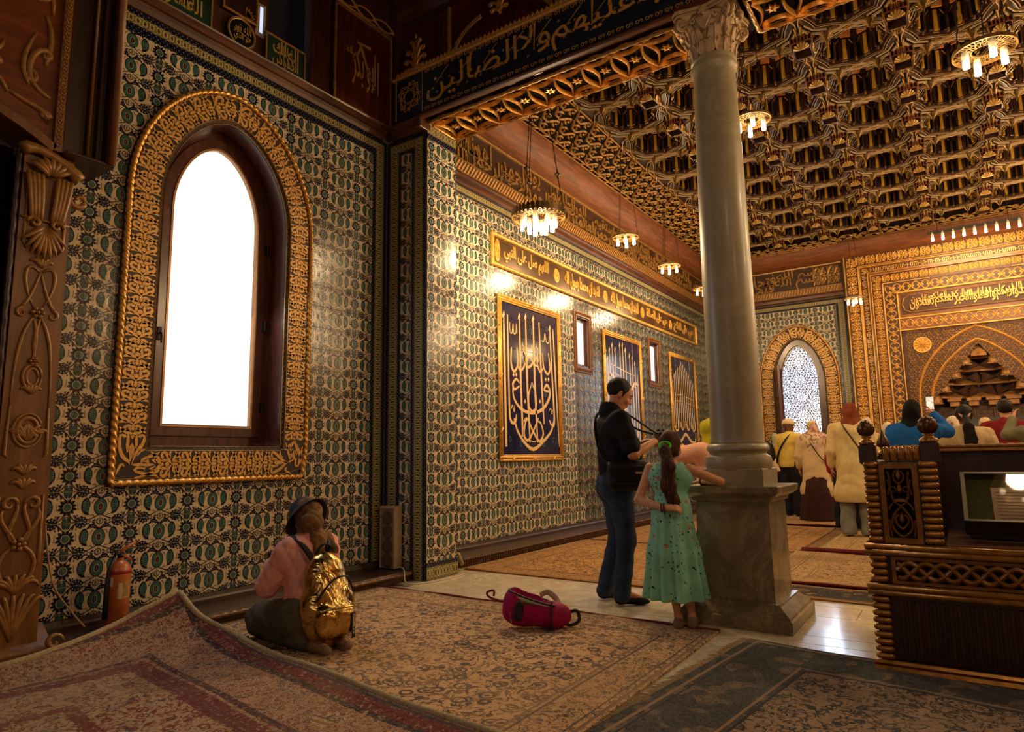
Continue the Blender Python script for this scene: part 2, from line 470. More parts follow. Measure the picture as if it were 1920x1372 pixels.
# ================================================================ the Iznik tile
TW, TH = .2045, .2025
def iznik():
    """motif of one 2-tile period as (material, polygon) in metres; sunflower at u=0, pomegranate at u=TW"""
    out = []
    def P(m, poly): out.append((m, poly))
    def sym(m, poly): P(m, poly); P(m, [(-u, v) for u, v in poly])
    A, H = TW, TH/2
    for s in (1, -1):
        # slender crossing stems, small leaves round the rosettes
        for q in ribq(bez((.0, s*.028), (.02, s*.05), (.03, s*.075), (.054, s*.092), 5), .0065): sym(1, q)
        for q in ribq(bez((A, s*.05), (A-.02, s*.07), (A-.04, s*.075), (A-.075, s*.09), 5), .0065): sym(1, q)
        for q in ribq(bez((.112, s*.078), (.13, s*.085), (.14, s*.095), (.15, s*.101), 4), .0045): sym(1, q)
        sym(1, leaf((.004, s*.060), (.026, s*.083), .0085, .002)); sym(2, leaf((.008, s*.065), (.023, s*.080), .0045, .002))
        sym(1, leaf((.040, s*.050), (.052, s*.085), .0075, .006)); sym(0, circ(.0465, s*.063, .0022, 5)); sym(0, circ(.0495, s*.073, .0022, 5))
        sym(1, leaf((.028, s*.101), (.05, s*.101), .006, 0)); sym(1, leaf((A-.026, s*.088), (A-.05, s*.101), .006, .002))
        sym(1, leaf((.060, s*.050), (.066, s*.064), .004, .002))
    # sunflower: twelve separate dark petals, pale ring, green heart
    for k in range(12):
        a = 2*PI*k/12+PI/12; P(1, leaf((.027*cos(a), .027*sin(a)), ((.061 if k % 2 else .057)*cos(a), (.061 if k % 2 else .057)*sin(a)), .0100))
    P(1, circ(0, 0, .037, 16)); P(4, circ(0, 0, .0275, 16)); P(2, circ(0, 0, .0245, 14)); P(1, circ(0, 0, .005, 8))
    for k in range(7): P(1, circ(.0145*cos(k*2*PI/7), .0145*sin(k*2*PI/7), .0024, 5))
    # pomegranate with two dark drooping wings
    c = (A, -.006); w = leaf((A-.002, .046), (A-.086, .046), .0150, -.027)
    for m_ in (0, 1):
        P(1, [(2*A-u, v) for u, v in w] if m_ else w)
    for k in (.25, .42, .58, .75):
        uu = A-.004-.076*k; vv = .048+.022*sin(PI*k); P(0, circ(uu, vv, .0026, 5)); P(0, circ(2*A-uu, vv, .0026, 5))
    P(1, circ(c[0], c[1], .0425, 18, .057)); P(2, circ(c[0], c[1], .0375, 18, .051)); P(4, circ(c[0], c[1], .0165, 12, .028)); P(1, circ(c[0], c[1], .0142, 12, .025)); P(5, circ(c[0], c[1]-.002, .007, 8, .012))
    P(1, [(A-.007, .044), (A+.007, .044), (A+.013, .066), (A, .056), (A-.013, .066)]); P(1, [(A-.005, -.056), (A+.005, -.056), (A, -.078)])
    for k in range(12): P(1, circ(A+.026*cos(k*PI/6), c[1]+.038*sin(k*PI/6), .0024, 5))
    # teal paisley leaves, dark along the outer side, with a curling tail
    du = .020
    bo = [(u+du, v) for u, v in bez((.094, .056), (.066, .046), (.058, -.016), (.082, -.040), 9)+bez((.082, -.040), (.090, -.052), (.104, -.058), (.116, -.052), 4)[1:]+bez((.116, -.052), (.104, -.046), (.106, -.034), (.112, -.018), 4)[1:]+bez((.112, -.018), (.122, .012), (.116, .040), (.094, .056), 8)[1:-1]]
    bo = [(.096+du+(u-.096-du)*1.14, v*1.06) for u, v in bo]; sym(1, bo); cu, cv = .097+du, .004
    sym(2, [(cu+(u-cu)*.72+.002, cv+.001+(v-cv)*.76) for u, v in bo])
    for k in range(5): sym(4, circ(.0745+du+.0015*abs(k-2), .030-.0145*k, .0022, 5))
    for k in range(4): sym(1, leaf((.090+du, .030-.016*k), (.108+du, .036-.016*k), .0028, 0))
    # carnations on the seam between rows
    for s in (1, -1):
        cx, cy = .088, s*H
        sym(1, star(cx, cy, .043, .035, 10, .3))
        for r, n in ((.027, 9), (.0165, 6)):
            for k in range(n): a = k*2*PI/n+.3*s; sym(4 if r > .02 else 3, circ(cx+r*cos(a), cy+r*sin(a), .0048, 5, .0034, a))
        sym(4, circ(cx, cy, .0055, 6)); sym(1, circ(cx, cy, .0028, 5))
        # rosettes under flower and pomegranate
        P(1, circ(0, s*H, .028, 14)); P(2, circ(0, s*H, .0225, 14))
        for k in range(8): P(1, leaf((.007*cos(k*PI/4), s*H+.007*sin(k*PI/4)), (.020*cos(k*PI/4), s*H+.020*sin(k*PI/4)), .0028))
        P(4, circ(0, s*H, .0055, 6))
        P(1, circ(A, s*H, .0225, 12)); P(4, circ(A, s*H, .0165, 12)); P(2, star(A, s*H, .0145, .007, 6)); P(1, circ(A, s*H, .004, 6))
    # fine tendrils in the cream ground
    for q in ribq(bez((.060, .030), (.066, .018), (.058, .0), (.068, -.018), 5), .0028): sym(1, q)
    for q in ribq(bez((.150, .020), (.160, .034), (.155, .050), (.168, .040), 4), .0035): sym(1, q)
    for q in ribq(bez((.146, -.062), (.150, -.05), (.162, -.055), (.168, -.070), 4), .0035): sym(1, q)
    return out
IZ = iznik(); TMATS = None
m_red5 = mat('russet_glaze', (120, 62, 40), .2, 0, .1, 50)
TMATS = [m_glaze, m_navy, m_teal, m_mid, m_glaze, m_red5]
TILES = {}
def tile_mesh(half, u0=0, u1=TW, v0=-TH/2, v1=TH/2, simple=False):
    """a glazed tile; half 0: sunflower left, pomegranate right; half 1: the mirror. Origin at lower left"""
    key = (half, round(u0, 4), round(u1, 4), round(v0, 4), round(v1, 4))
    if key in TILES: return TILES[key]
    mb = MB(); g = .0009; c = .0012; w, h = u1-u0, v1-v0
    b = MB(); b.cbox(g, w-g, g, h-g, -.002, .008, c, 0); mb.merge(b)
    lay = 0
    for i, (m, poly) in enumerate(IZ):
        q = [(TW-u, v) for u, v in poly][::-1] if half else poly
        if half: q = [(u, v) for u, v in q]
        q = clip(q, u0+g+c, u1-g-c, v0+g+c, v1-g-c)
        if len(q) >= 3: mb.flat([(u-u0, v-v0) for u, v in q], LOC, .0081+.000012*i, m)
    TILES[key] = mb.mesh('tile', TMATS)
    return TILES[key]
def tile_wall(parent, place, cells, limit=300):
    """cells: (u, v, half, u0, u1, v0, v1) in order of importance; the first `limit` are parts, the rest one 'stuff' part"""
    for c in cells[:limit]: link('tile', tile_mesh(*c[2:]), parent, M=place(c[0], c[1]))
    if len(cells) > limit:
        V = []; F = []; Mi = []
        base = 0; arrs = []; fl = []
        for c in cells[limit:]:
            me = tile_mesh(*c[2:]); n = len(me.vertices); a = np.empty(n*3, np.float32); me.vertices.foreach_get('co', a)
            a = a.reshape(-1, 3); M = np.array(place(c[0], c[1])); arrs.append(a @ M[:3, :3].T+M[:3, 3])
            k = ('F', me.name)
            if k not in TILES:
                L = np.empty(len(me.loops), np.int32); me.loops.foreach_get('vertex_index', L)
                ls = np.empty(len(me.polygons), np.int32); me.polygons.foreach_get('loop_start', ls)
                mi = np.empty(len(me.polygons), np.int32); me.polygons.foreach_get('material_index', mi); TILES[k] = (L, ls, mi)
            L, ls, mi = TILES[k]; fl.append((L+base, ls, mi, len(L))); base += n
        V = np.concatenate(arrs); me = bpy.data.meshes.new('tile_field'); me.vertices.add(len(V)); me.vertices.foreach_set('co', V.astype(np.float32).ravel())
        L = np.concatenate([f[0] for f in fl]); off = 0; LS = []; 
        for f in fl: LS.append(f[1]+off); off += f[3]
        me.loops.add(len(L)); me.loops.foreach_set('vertex_index', L.astype(np.int32)); LS = np.concatenate(LS)
        me.polygons.add(len(LS)); me.polygons.foreach_set('loop_start', LS.astype(np.int32))
        for m in TMATS: me.materials.append(m)
        me.polygons.foreach_set('material_index', np.concatenate([f[2] for f in fl]).astype(np.int32)); me.update(calc_edges=True); me.validate()
        link('tile_field', me, parent, kind='stuff')
def tile_grid(y0, y1, phase, z0, z1, zphase, skip=None):
    """tiles covering y0..y1 x z0..z1; phase = u of a sunflower seam, zphase = a row boundary"""
    out = []; i0 = math.floor((y0-phase)/TW+1e-6); i1 = math.ceil((y1-phase)/TW-1e-6); j0 = math.floor((z0-zphase)/TH+1e-6); j1 = math.ceil((z1-zphase)/TH-1e-6)
    for i in range(i0, i1):
        for j in range(j0, j1):
            a, b = phase+i*TW, zphase+j*TH; ua, ub = max(a, y0), min(a+TW, y1); va, vb = max(b, z0), min(b+TH, z1)
            if ub-ua < .012 or vb-va < .012: continue
            if skip and skip(a+TW/2, b+TH/2): continue
            out.append((ua, va, i % 2, ua-a, ub-a, va-b-TH/2, vb-b-TH/2))
    return out

# border strips: navy with dots, olive with a chain of linked ovals
m_chain = [m_navy, m_olive, m_lemon, m_glaze, m_brownp]
BORD = {}
def border_mesh(kind, L, w):
    key = (kind, round(L, 3), round(w, 3))
    if key in BORD: return BORD[key]
    mb = MB(); g = .0008
    mb.cbox(g, L-g, g, w-g, -.002, .0085, .001, 0 if kind == 'navy' else 1)
    if kind == 'navy':
        n = max(1, round(L/.019)); r = max(1, round(w/.019))
        for i in range(n):
            for j in range(r):
                if (i+j) % 2 == 0 or r == 1: mb.flat(star((i+.5)*L/n, (j+.5)*w/r, .0052, .0022, 3, (i+j)*.7), LOC, .0087, 2)
    else:
        for v in (.07, .93): mb.flat([(g, w*v-.0012), (L-g, w*v-.0012), (L-g, w*v+.0012), (g, w*v+.0012)], LOC, .0087, 3)
        n = max(1, round(L/.05)); p = L/n
        for i in range(n):
            cx = (i+.5)*p
            for q in ribq([(cx+p*.30*cos(a), w/2+w*.34*sin(a)) for a in [2*PI*k/14 for k in range(15)]], .0055): mb.flat(q, LOC, .0088, 3)
            mb.flat(circ(cx, w/2, p*.13, 8, w*.14), LOC, .0088, 4)
            for s in (1, -1):
                for q in ribq([(i*p+p*.24*cos(a)*1.0, w/2+s*w*.22+w*.14*sin(a)) for a in [2*PI*k/10 for k in range(11)]], .0035):
                    q = clip(q, g, L-g, 0, w)
                    if q: mb.flat(q, LOC, .0089, 2)
                mb.flat(leaf((cx-p*.3, w/2+s*w*.40), (cx+p*.3, w/2+s*w*.40), .004), LOC, .0088, 4)
    BORD[key] = mb.mesh('border_tile', m_chain); return BORD[key]
def border(parent, mk, kind, u0, u1, v0, v1, along='u', piece=.2045):
    """a run of border tiles; mk(u, v) -> matrix; along 'v' turns each piece upright"""
    L = (u1-u0) if along == 'u' else (v1-v0); w = (v1-v0) if along == 'u' else (u1-u0); n = max(1, round(L/piece)); p = L/n
    for i in range(n):
        me = border_mesh(kind, p, w)
        if along == 'u': M = mk(u0+i*p, v0)
        else: M = mk(u1, v0+i*p) @ Matrix.Rotation(PI/2, 4, 'Z')
        link('border_tile', me, parent, M=M)

# ================================================================ arches
def arch(hw, z0, zs, rise, n=10, cy=0, base=True):
    """outline of an arched opening, clockwise from lower left: half width, sill, spring height, rise"""
    L = []
    for i in range(n+1):
        s = sin(PI/2*i/n); L.append((-hw*max(0, 1-s**1.85)**.57, zs+rise*s))
    L[-1] = (0, zs+rise)
    pts = ([(-hw, z0)] if base else [])+L+[(-u, v) for u, v in L[-2::-1]]+([(hw, z0)] if base else [])
    return [(u+cy, v) for u, v in pts]
def dens(pts, d, closed=False):
    out = []; P = pts+[pts[0]] if closed else pts
    for a, b in zip(P, P[1:]):
        L = math.dist(a, b); k = max(1, int(round(L/d)))
        for i in range(k): out.append((a[0]+(b[0]-a[0])*i/k, a[1]+(b[1]-a[1])*i/k))
    if not closed: out.append(P[-1])
    return out
def pathmap(pts, closed=False):
    """(s, t) -> 2-D point: s along the polyline, t to its right-hand normal (mitred)"""
    P = pts; n = len(P); cum = [0]; N = []
    m = n if closed else n-1
    for i in range(m): cum.append(cum[-1]+math.dist(P[i], P[(i+1) % n]))
    for i in range(n):
        def seg(a, b):
            L = math.dist(a, b) or 1; return ((b[1]-a[1])/L, -(b[0]-a[0])/L)
        a = seg(P[i-1], P[i]) if (i > 0 or closed) else None; b = seg(P[i], P[(i+1) % n]) if (i < n-1 or closed) else None
        a = a or b; b = b or a; d = 1+a[0]*b[0]+a[1]*b[1]; d = max(d, .3); N.append(((a[0]+b[0])/d, (a[1]+b[1])/d))
    def f(s, t):
        if closed: s %= cum[-1]
        import bisect
        i = min(max(bisect.bisect_right(cum, s)-1, 0), m-1); q = (s-cum[i])/max(1e-9, cum[i+1]-cum[i]); j = (i+1) % n
        nx = N[i][0]*(1-q)+N[j][0]*q; ny = N[i][1]*(1-q)+N[j][1]*q
        return (P[i][0]*(1-q)+P[j][0]*q+nx*t, P[i][1]*(1-q)+P[j][1]*q+ny*t)
    return f, cum[-1]
def arabesque(p=1.0, w=1.0, s=1.0):
    """ribs of one symmetric scroll unit, u in 0..p, v in -w/2..w/2 : (points, widths)"""
    out = []; h = w/2; k = w*.085*s
    def T(pts): return [(u*p, v*h) for u, v in pts]
    for sg in (1, -1):
        def Y(pts): return [(u, v*sg) for u, v in pts]
        out.append((T(Y(bez((0, 0), (.12, .1), (.16, .85), (.36, .86), 7)+bez((.36, .86), (.52, .86), (.5, .45), (.38, .5), 5)[1:])), [k*x for x in (.7, .9, 1.1, 1.3, 1.4, 1.3, 1.2, 1.1, 1.0, 1.0, .9, 1.2, 1.5)]))
        out.append((T(Y(bez((.5, .02), (.62, .14), (.62, .62), (.84, .92), 6))), [k*x for x in (.8, 1.1, 1.5, 1.9, 1.4, .9, .5)]))
        out.append((T(Y(bez((.58, .9), (.68, .66), (.86, .62), (.9, .34), 5)+bez((.9, .34), (.92, .16), (.8, .14), (.78, .28), 4)[1:])), [k*x for x in (.4, .8, 1.1, 1.1, 1, 1, .9, .9, 1, 1.3)]))
        out.append((T(Y(bez((.2, .28), (.3, .36), (.36, .22), (.5, .3), 4))), [k*x for x in (.5, 1, 1.2, .9, .4)]))
        out.append((T(Y(bez((.04, .98), (.1, .7), (.14, .62), (.05, .42), 4))), [k*x for x in (.4, .9, 1.1, .9, .4)]))
        out.append((T(Y([(.66, .12), (.72, .3), (.66, .48)])), [k*.4, k*1.2, k*.4]))
    out.append((T([(.02, 0), (.14, 0), (.24, 0), (.3, 0)]), [k*.5, k*1.6, k*2.2, k*.3]))
    out.append((T([(.36, 0), (.44, 0), (.52, 0)]), [k*.4, k*1.7, k*.4]))
    out.append((T([(.68, 0), (.82, 0), (.98, 0)]), [k*.4, k*2, k*.5]))
    return out
def run_scroll(mb, f, L, pitch, w, M, w0, w1, mi, unit=None, s0=0, t0=0, s=1.0, peak=True):
    n = max(1, round(L/pitch)); p = L/n; U = unit or arabesque(p, w, s)
    for i in range(n):
        for pts, wd in U:
            mb.rib([f(s0+i*p+(u if i % 2 == 0 or unit else u), t0+v) for u, v in pts], wd, M, w0, w1, mi, peak)

# ================================================================ the shell
XW, YR, XP, YP = -4.9, 4.92, -4.336, 5.4
WC = 3.077                                   # centre of the near window
fl = MB().box(-5.4, 6.0, -4.2, 16.4, -.3, -.012).build('floor', m_grout, kind='structure')
def slab(x0, x1, y0, y1):
    MB().cbox(x0+.0015, x1-.0015, y0+.0015, y1-.0015, -.05, 0, .002).build('marble_slab', m_marble, fl)
rows = [(3.45, 4.03), (4.03, 4.5), (4.5, 4.70), (4.70, 5.27), (5.27, 5.63), (5.63, 6.2)]
cuts = {0: [-1.9, -.96, -.1, .8, 1.7, 2.6], 1: [-4.9, -3.9, -2.94, -1.9, -.96, -.45, .5, 1.4, 2.3], 2: [-4.3, -3.35, -2.37, -1.4, -.49, .5, 1.5, 2.5], 3: [-4.9, -3.95, -2.99, -2.0, -.98, -.05, .9, 1.9, 2.9], 4: [-4.9, -4.04, -3.345, -2.4, -1.5, -.71, .2, 1.1, 2.0], 5: [-4.9, -3.9, -3.0, -2.1, -1.2, -.3, .6, 1.5]}
for i, (a, b) in enumerate(rows):
    for x0, x1 in zip(cuts[i], cuts[i][1:]): slab(x0, x1, a, b)
for x0 in np.arange(-4.9, 5.6, .93):                # slabs under the carpets, seen at their rims
    for y0 in (1.6, 2.53): slab(x0, x0+.93, y0, y0+.92)

def holed_wall(outer, hole, M, w):
    """a thick wall face with an arched hole: radial quads between a rectangle and the hole, plus the reveal is built apart"""
    mb = MB(); n = len(hole); cu = sum(p[0] for p in hole)/n; cv = (min(p[1] for p in hole)+max(p[1] for p in hole))/2
    (x0, x1, z0, z1) = outer
    def proj(p):
        dx, dy = p[0]-cu, p[1]-cv; t = 1e9
        if dx > 1e-9: t = min(t, (x1-cu)/dx)
        if dx < -1e-9: t = min(t, (x0-cu)/dx)
        if dy > 1e-9: t = min(t, (z1-cv)/dy)
        if dy < -1e-9: t = min(t, (z0-cv)/dy)
        return (cu+dx*t, cv+dy*t)
    H = dens(hole, .05, True); n = len(H); O = [proj(p) for p in H]
    cs = [(x0, z0), (x0, z1), (x1, z1), (x1, z0)]
    for i in range(n):
        j = (i+1) % n; a, b = O[i], O[j]; poly = [H[i], H[j], b]
        for c in cs:
            if abs(a[0]-c[0]) > 1e-6 or abs(a[1]-c[1]) > 1e-6:
                if (abs(a[0]-c[0]) < 1e-6 and abs(b[1]-c[1]) < 1e-6 and abs(b[0]-c[0]) > 1e-6) or (abs(a[1]-c[1]) < 1e-6 and abs(b[0]-c[0]) < 1e-6 and abs(b[1]-c[1]) > 1e-6): poly.append(c)
        poly.append(a)
        mb.add([M(u, v, 0) for u, v in poly], [tuple(range(len(poly)))])
    for i in range(n):
        j = (i+1) % n; mb.add([M(*H[i], 0), M(*H[j], 0), M(*H[j], -w), M(*H[i], -w)], [(0, 1, 2, 3)])
    return mb
open1 = arch(.575, 1.26, 3.2, .80, cy=WC)
wl = holed_wall((-4.2, YR+.3, 0, 4.62), open1, MX(XW-.003), .42).build('wall_left', m_grout, kind='structure')
def inwin(cy, hw, z0, zs, rise):
    def f(u, v):
        if v < z0 or v > zs+rise: return False
        s = max(0, (v-zs)/rise); return abs(u-cy) < hw*max(0, 1-s**1.85)**.57
    return f
cov = inwin(WC, .555+.15, 1.28-.12, 3.2, .92)
cells = tile_grid(1.70, 4.70, 2.428, .165, 4.385, .166, cov)
cells.sort(key=lambda c: abs(c[0]-3.2)+.2*abs(c[1]-1.6)); cells = cells[:300]
tile_wall(wl, lambda u, v: FX(XW, u, v), cells)
mkx = lambda u, v: FX(XW, u, v)
border(wl, mkx, 'navy', 4.70, 4.743, .165, 4.385, 'v'); border(wl, mkx, 'chain', 4.743, 4.858, .165, 4.45, 'v'); border(wl, mkx, 'navy', 4.858, 4.898, .165, 4.53, 'v')
border(wl, mkx, 'navy', 1.70, 4.743, 4.385, 4.45); border(wl, mkx, 'chain', 1.70, 4.858, 4.45, 4.53); border(wl, mkx, 'navy', 1.70, 4.898, 4.53, 4.568)
# the short return and the pier it belongs to
wr = MB().box(-5.3, XP-.003, YR+.003, YP, 0, 4.66).build('wall_front', m_grout, kind='structure')
mky = lambda u, v: FY(YR, u, v)
xs = [-4.893, -4.853, -4.729, -4.69, -4.543, -4.50, -4.382, XP]
for k, (a, b) in enumerate(zip(xs, xs[1:])):
    kind = ('navy', 'chain', 'navy', None, 'navy', 'chain', 'navy')[k]
    top = (4.56, 4.50, 4.385, 0, 4.385, 4.50, 4.56)[k]
    if kind: border(wr, mky, kind, a, b, .0 if k > 3 else .165, top, 'v')
border(wr, mky, 'navy', -4.729, -4.50, 4.385, 4.42); border(wr, mky, 'chain', -4.853, -4.382, 4.42, 4.52); border(wr, mky, 'navy', -4.893, XP, 4.52, 4.565)
tile_wall(wr, mky, tile_grid(-4.69, -4.543, -4.69-.05, .165, 4.385, .166))
mks = lambda u, v: FX(XP, u, v)
tile_wall(wr, mks, tile_grid(YR, YP, 4.982, .165, 4.475, .2515))
border(wr, mks, 'navy', YR, YP, 4.475, 4.54); border(wr, mks, 'chain', YR, YP, 4.54, 4.64); border(wr, mks, 'navy', YR, YP, .125, .165); border(wr, mks, 'chain', YR, YP, .005, .125)

# far room, left wall with two narrow windows
SW = [(9.02, 9.62), (12.01, 12.65)]; ws = MB()
YB = 15.8
zs_ = [0, 2.53, 3.40, 6.2]
ys_ = [YP-.05, SW[0][0]+.06, SW[0][1]-.06, SW[1][0]+.06, SW[1][1]-.06, YB+.2]
for i in range(5):
    if i in (1, 3): ws.box(XW-.4, XW-.003, ys_[i], ys_[i+1], 0, zs_[1]); ws.box(XW-.4, XW-.003, ys_[i], ys_[i+1], zs_[2], 6.2)
    else: ws.box(XW-.4, XW-.003, ys_[i], ys_[i+1], 0, 6.2)
wsd = ws.build('wall_side', m_grout, kind='structure')
sk = lambda u, v: any(a+.05 < u < b-.05 and 2.53 < v < 3.40 for a, b in SW) or any(a+.12 < u < b-.12 and 1.26 < v < 3.15 for a, b in ((6.92, 8.54), (10.0, 11.62), (13.09, 14.7))) or (6.95 < u < 14.8 and 3.78 < v < 4.02)
cells = tile_grid(YP, YB, 6.19, .165, 4.43, .166, sk); cells.sort(key=lambda c: c[0])
tile_wall(wsd, mkx, cells, 300)
border(wsd, mkx, 'chain', YP, YB, 4.455, 4.53, piece=.41); border(wsd, mkx, 'navy', YP, YB, 4.43, 4.455, piece=.41); border(wsd, mkx, 'navy', YP, YB, 4.53, 4.555, piece=.41)

# far room, back wall with an arched window left of the niche
FWC = -2.87
open2 = arch(.54, 1.03, 2.75, .97, cy=FWC)
wb = holed_wall((XW-.3, -1.75, 0, 6.2), open2, MY(YB+.003), .4)
wb.box(-1.75, 6.0, YB+.003, YB+.4, 3.5, 6.2); wb.box(2.65, 6.0, YB+.003, YB+.4, 0, 3.5); wb.box(-1.75, -1.0, YB+.003, YB+.4, 0, 3.5)
wb = wb.build('wall_back', m_grout, kind='structure')
mkb = lambda u, v: FY(YB, u, v)
cov2 = inwin(FWC, .67, .93, 2.75, 1.09)
tile_wall(wb, mkb, tile_grid(XW, -2.0, XW+.02, .165, 4.38, .166, cov2), 300)
border(wb, mkb, 'navy', -2.0, -1.96, .165, 4.42, 'v'); border(wb, mkb, 'chain', -1.96, -1.84, .165, 4.5, 'v'); border(wb, mkb, 'navy', -1.84, -1.8, .165, 4.54, 'v')
border(wb, mkb, 'navy', XW, -1.96, 4.38, 4.42); border(wb, mkb, 'chain', XW, -1.84, 4.42, 4.5); border(wb, mkb, 'navy', XW, -1.8, 4.5, 4.545)
# unseen sides that close the rooms
m_plain = mat('ochre_wall', (150, 110, 66), .6, 0, .2, 4)
MB().box(5.8, 6.0, YP, YB+.2, 0, 6.2).build('wall_right', m_plain, kind='structure')
MB().box(4.6, 4.8, -4.2, YP, 0, 7.4).box(-5.3, 4.8, -4.4, -4.2, 0, 7.4).box(-5.32, -5.12, -4.2, 1.3, 4.62, 7.4).build('wall_near', m_plain, kind='structure')
# ================================================================ near window: gilt surround, sash, frosted pane
def frosted(name, strength, col=(1, 1, 1), sc=90):
    s = Sh(name); v = s.voro(sc, None, 'F1', 'Distance'); n = s.noise(1.3, 2)
    s.set('Base Color', (.8, .8, .8)).set('Roughness', .35); s.set('Emission Color', s.mix(v.step(.1, .7), tuple(c*.86 for c in col), col))
    s.set('Emission Strength', strength*(n*.3+.85)); s.bump(v, .3, .003); return s.m
m_pane = frosted('frosted_glass_daylight', 1.04, (1, .99, .95))
m_pane2 = frosted('narrow_pane_daylight', .8, (.92, .95, 1.0))
m_sash = wood('window_wood', (58, 28, 20), (96, 50, 34), .3, 'Z', 5, .4)

def arched_surround(parent, M, cy, hw, z0, zs, rise, band, rope, edge, ground_w, pitch, wd=1.0, sc=1.0):
    """gilt rope, dark ground with raised scrolls and a zigzag inner edge, around an arched opening"""
    P = dens(arch(hw, z0, zs, rise, 12, cy), .06, True); f, L = pathmap(P, True)
    n = len(P); mb = MB(); vs = []
    cum = [0]
    for i in range(n): cum.append(cum[-1]+math.dist(P[i], P[(i+1) % n]))
    T = [(0, 0), (0, .012), (-edge, .016), (-edge, ground_w), (-edge-band, ground_w), (-edge-band, ground_w+.01), (-edge-band-rope*.3, ground_w+.01), (-edge-band-rope, 0)]
    for i in range(n): vs += [M(*f(cum[i]+1e-7, t), w) for t, w in T]
    K = len(T); fs = [(i*K+k, i*K+k+1, ((i+1) % n)*K+k+1, ((i+1) % n)*K+k) for i in range(n) for k in range(K-1)]
    mb.add(vs, fs); mb.build('surround_ground', m_brownp, parent)
    sm = MB(); run_scroll(sm, f, L, pitch, band*.98, M, ground_w, ground_w+.005, 0, t0=-edge-band/2, s=1.12*sc, peak=False)
    for t in (-edge-band*.02, -edge-band*.98): sm.rib([f(s, t) for s in np.arange(0, L, .05)], .006, M, ground_w, ground_w+.007, 0, True, True)
    sm.build('gilt_scrollwork', m_goldp, parent)
    zz = MB(); m = round(L/.045); q = L/m
    for i in range(m):
        zz.rib([f(i*q, -edge*.18), f((i+.5)*q, -edge*.8), f((i+1)*q, -edge*.18)], .006, M, .0135, .018, 0, True)
    for t in (-.003, -edge*.95): zz.rib([f(s, t) for s in np.arange(0, L, .05)], .006, M, .013, .021, 0, True, True)
    zz.build('zigzag_edge', m_gold2, parent)
    rp = MB(); Q = [f(s, -edge-band-rope*.5) for s in np.arange(0, L+.001, L/round(L/.05))]
    rp.rope([M(u, v, ground_w+.004) for u, v in Q], rope*.54, .055, 14, 0, .42, 2, .008); rp.build('gilt_rope', m_gold, parent, True)
w1 = empty('window_1', (0, 0, 0), kind='structure')
arched_surround(w1, MX(XW+.009), WC, .555, 1.28, 3.2, .78, .205, .045, .032, .028, .155)
ML = MX(XW)
rv = MB(); P = dens(arch(.555, 1.28, 3.2, .78, 12, WC), .06, True); n = len(P)      # wooden reveal, splayed a little
f, L = pathmap(P, True); cum = [0]
for i in range(n): cum.append(cum[-1]+math.dist(P[i], P[(i+1) % n]))
T = [(-.004, .012), (.0, -.03), (.006, -.19), (.0, -.26)]
rv.add([ML(*f(cum[i]+1e-7, t), w) for i in range(n) for t, w in T], [(i*4+k, i*4+k+1, ((i+1) % n)*4+k+1, ((i+1) % n)*4+k) for i in range(n) for k in range(3)])
rv.build('window_reveal', m_sash, w1, True)
def ring(pts_in, pts_out, M, w0, w1):
    n = len(pts_in); mb = MB()
    mb.add([M(u, v, w1) for u, v in pts_in]+[M(u, v, w1) for u, v in pts_out]+[M(u, v, w0) for u, v in pts_in]+[M(u, v, w0) for u, v in pts_out],
           [q for i in range(n) for j in [(i+1) % n] for q in [(i, j, n+j, n+i), (2*n+i, 2*n+j, j, i), (n+i, n+j, 3*n+j, 3*n+i)]]); return mb
def arch_d(hw, z0, zs, rise, cy, k=12):
    a = arch(hw, z0, zs, rise, k, cy, True); out = []
    lo = [(a[0][0], a[0][1]+(a[1][1]-a[0][1])*i/6) for i in range(6)]; hi = [(a[-1][0], a[-2][1]+(a[-1][1]-a[-2][1])*i/6) for i in range(1, 7)]
    bt = [(a[-1][0]+(a[0][0]-a[-1][0])*i/5, a[0][1]) for i in range(1, 5)]
    return lo+a[1:-1]+hi+bt
ring(arch_d(.475, 1.385, 3.2, .70, WC), arch_d(.552, 1.283, 3.2, .775, WC), ML, -.24, -.185).build('outer_frame', m_sash, w1)
ring(arch_d(.385, 1.455, 3.2, .615, WC), arch_d(.482, 1.365, 3.2, .705, WC), ML, -.235, -.165).build('sash', m_sash, w1)
ring(arch_d(.378, 1.448, 3.2, .608, WC), arch_d(.395, 1.465-.03, 3.2, .628, WC), ML, -.2, -.158).build('glazing_bead', mat('gilt_bead', (176, 130, 84), .35, .3, .1), w1)
MB().add([ML(u, v, -.195) for u, v in arch_d(.39, 1.45, 3.2, .62, WC)], [tuple(range(len(arch_d(.39, 1.45, 3.2, .62, WC))))]).build('window_glass', m_pane, w1)
m_iron = mat('dark_iron', (40, 34, 30), .45, .8, .2)
for z in (1.62, 2.35, 3.05): 
    hg = MB(); hg.tube([(XW-.155, WC+.492, z-.05), (XW-.155, WC+.492, z+.05)], .012, 8); hg.box(XW-.17, XW-.155, WC+.47, WC+.515, z-.045, z+.045); hg.build('hinge', m_iron, w1, 'auto')
MB().box(XW-.165, XW-.15, WC-.455, WC-.425, 2.10, 2.2).tube([(XW-.15, WC-.44, 2.15), (XW-.12, WC-.44, 2.15), (XW-.12, WC-.44, 2.07)], .007, 8).build('window_handle', m_iron, w1, 'auto')

# ================================================================ near cornice, ledge and gallery back
CZ = 4.568
prof = [(CZ, -.02), (CZ, .03), (CZ+.03, .045), (CZ+.055, .06), (CZ+.06, .085), (CZ+.085, .105), (CZ+.1, .12), (CZ+.112, .125), (CZ+.118, .10), (CZ+.118, -.2)]
tr = empty('trim_1', (0, 0, 0), kind='structure')
MB().mold(prof, MX(XW), 1.1, YR-.1, 0, 6).build('cornice', m_wood, tr)
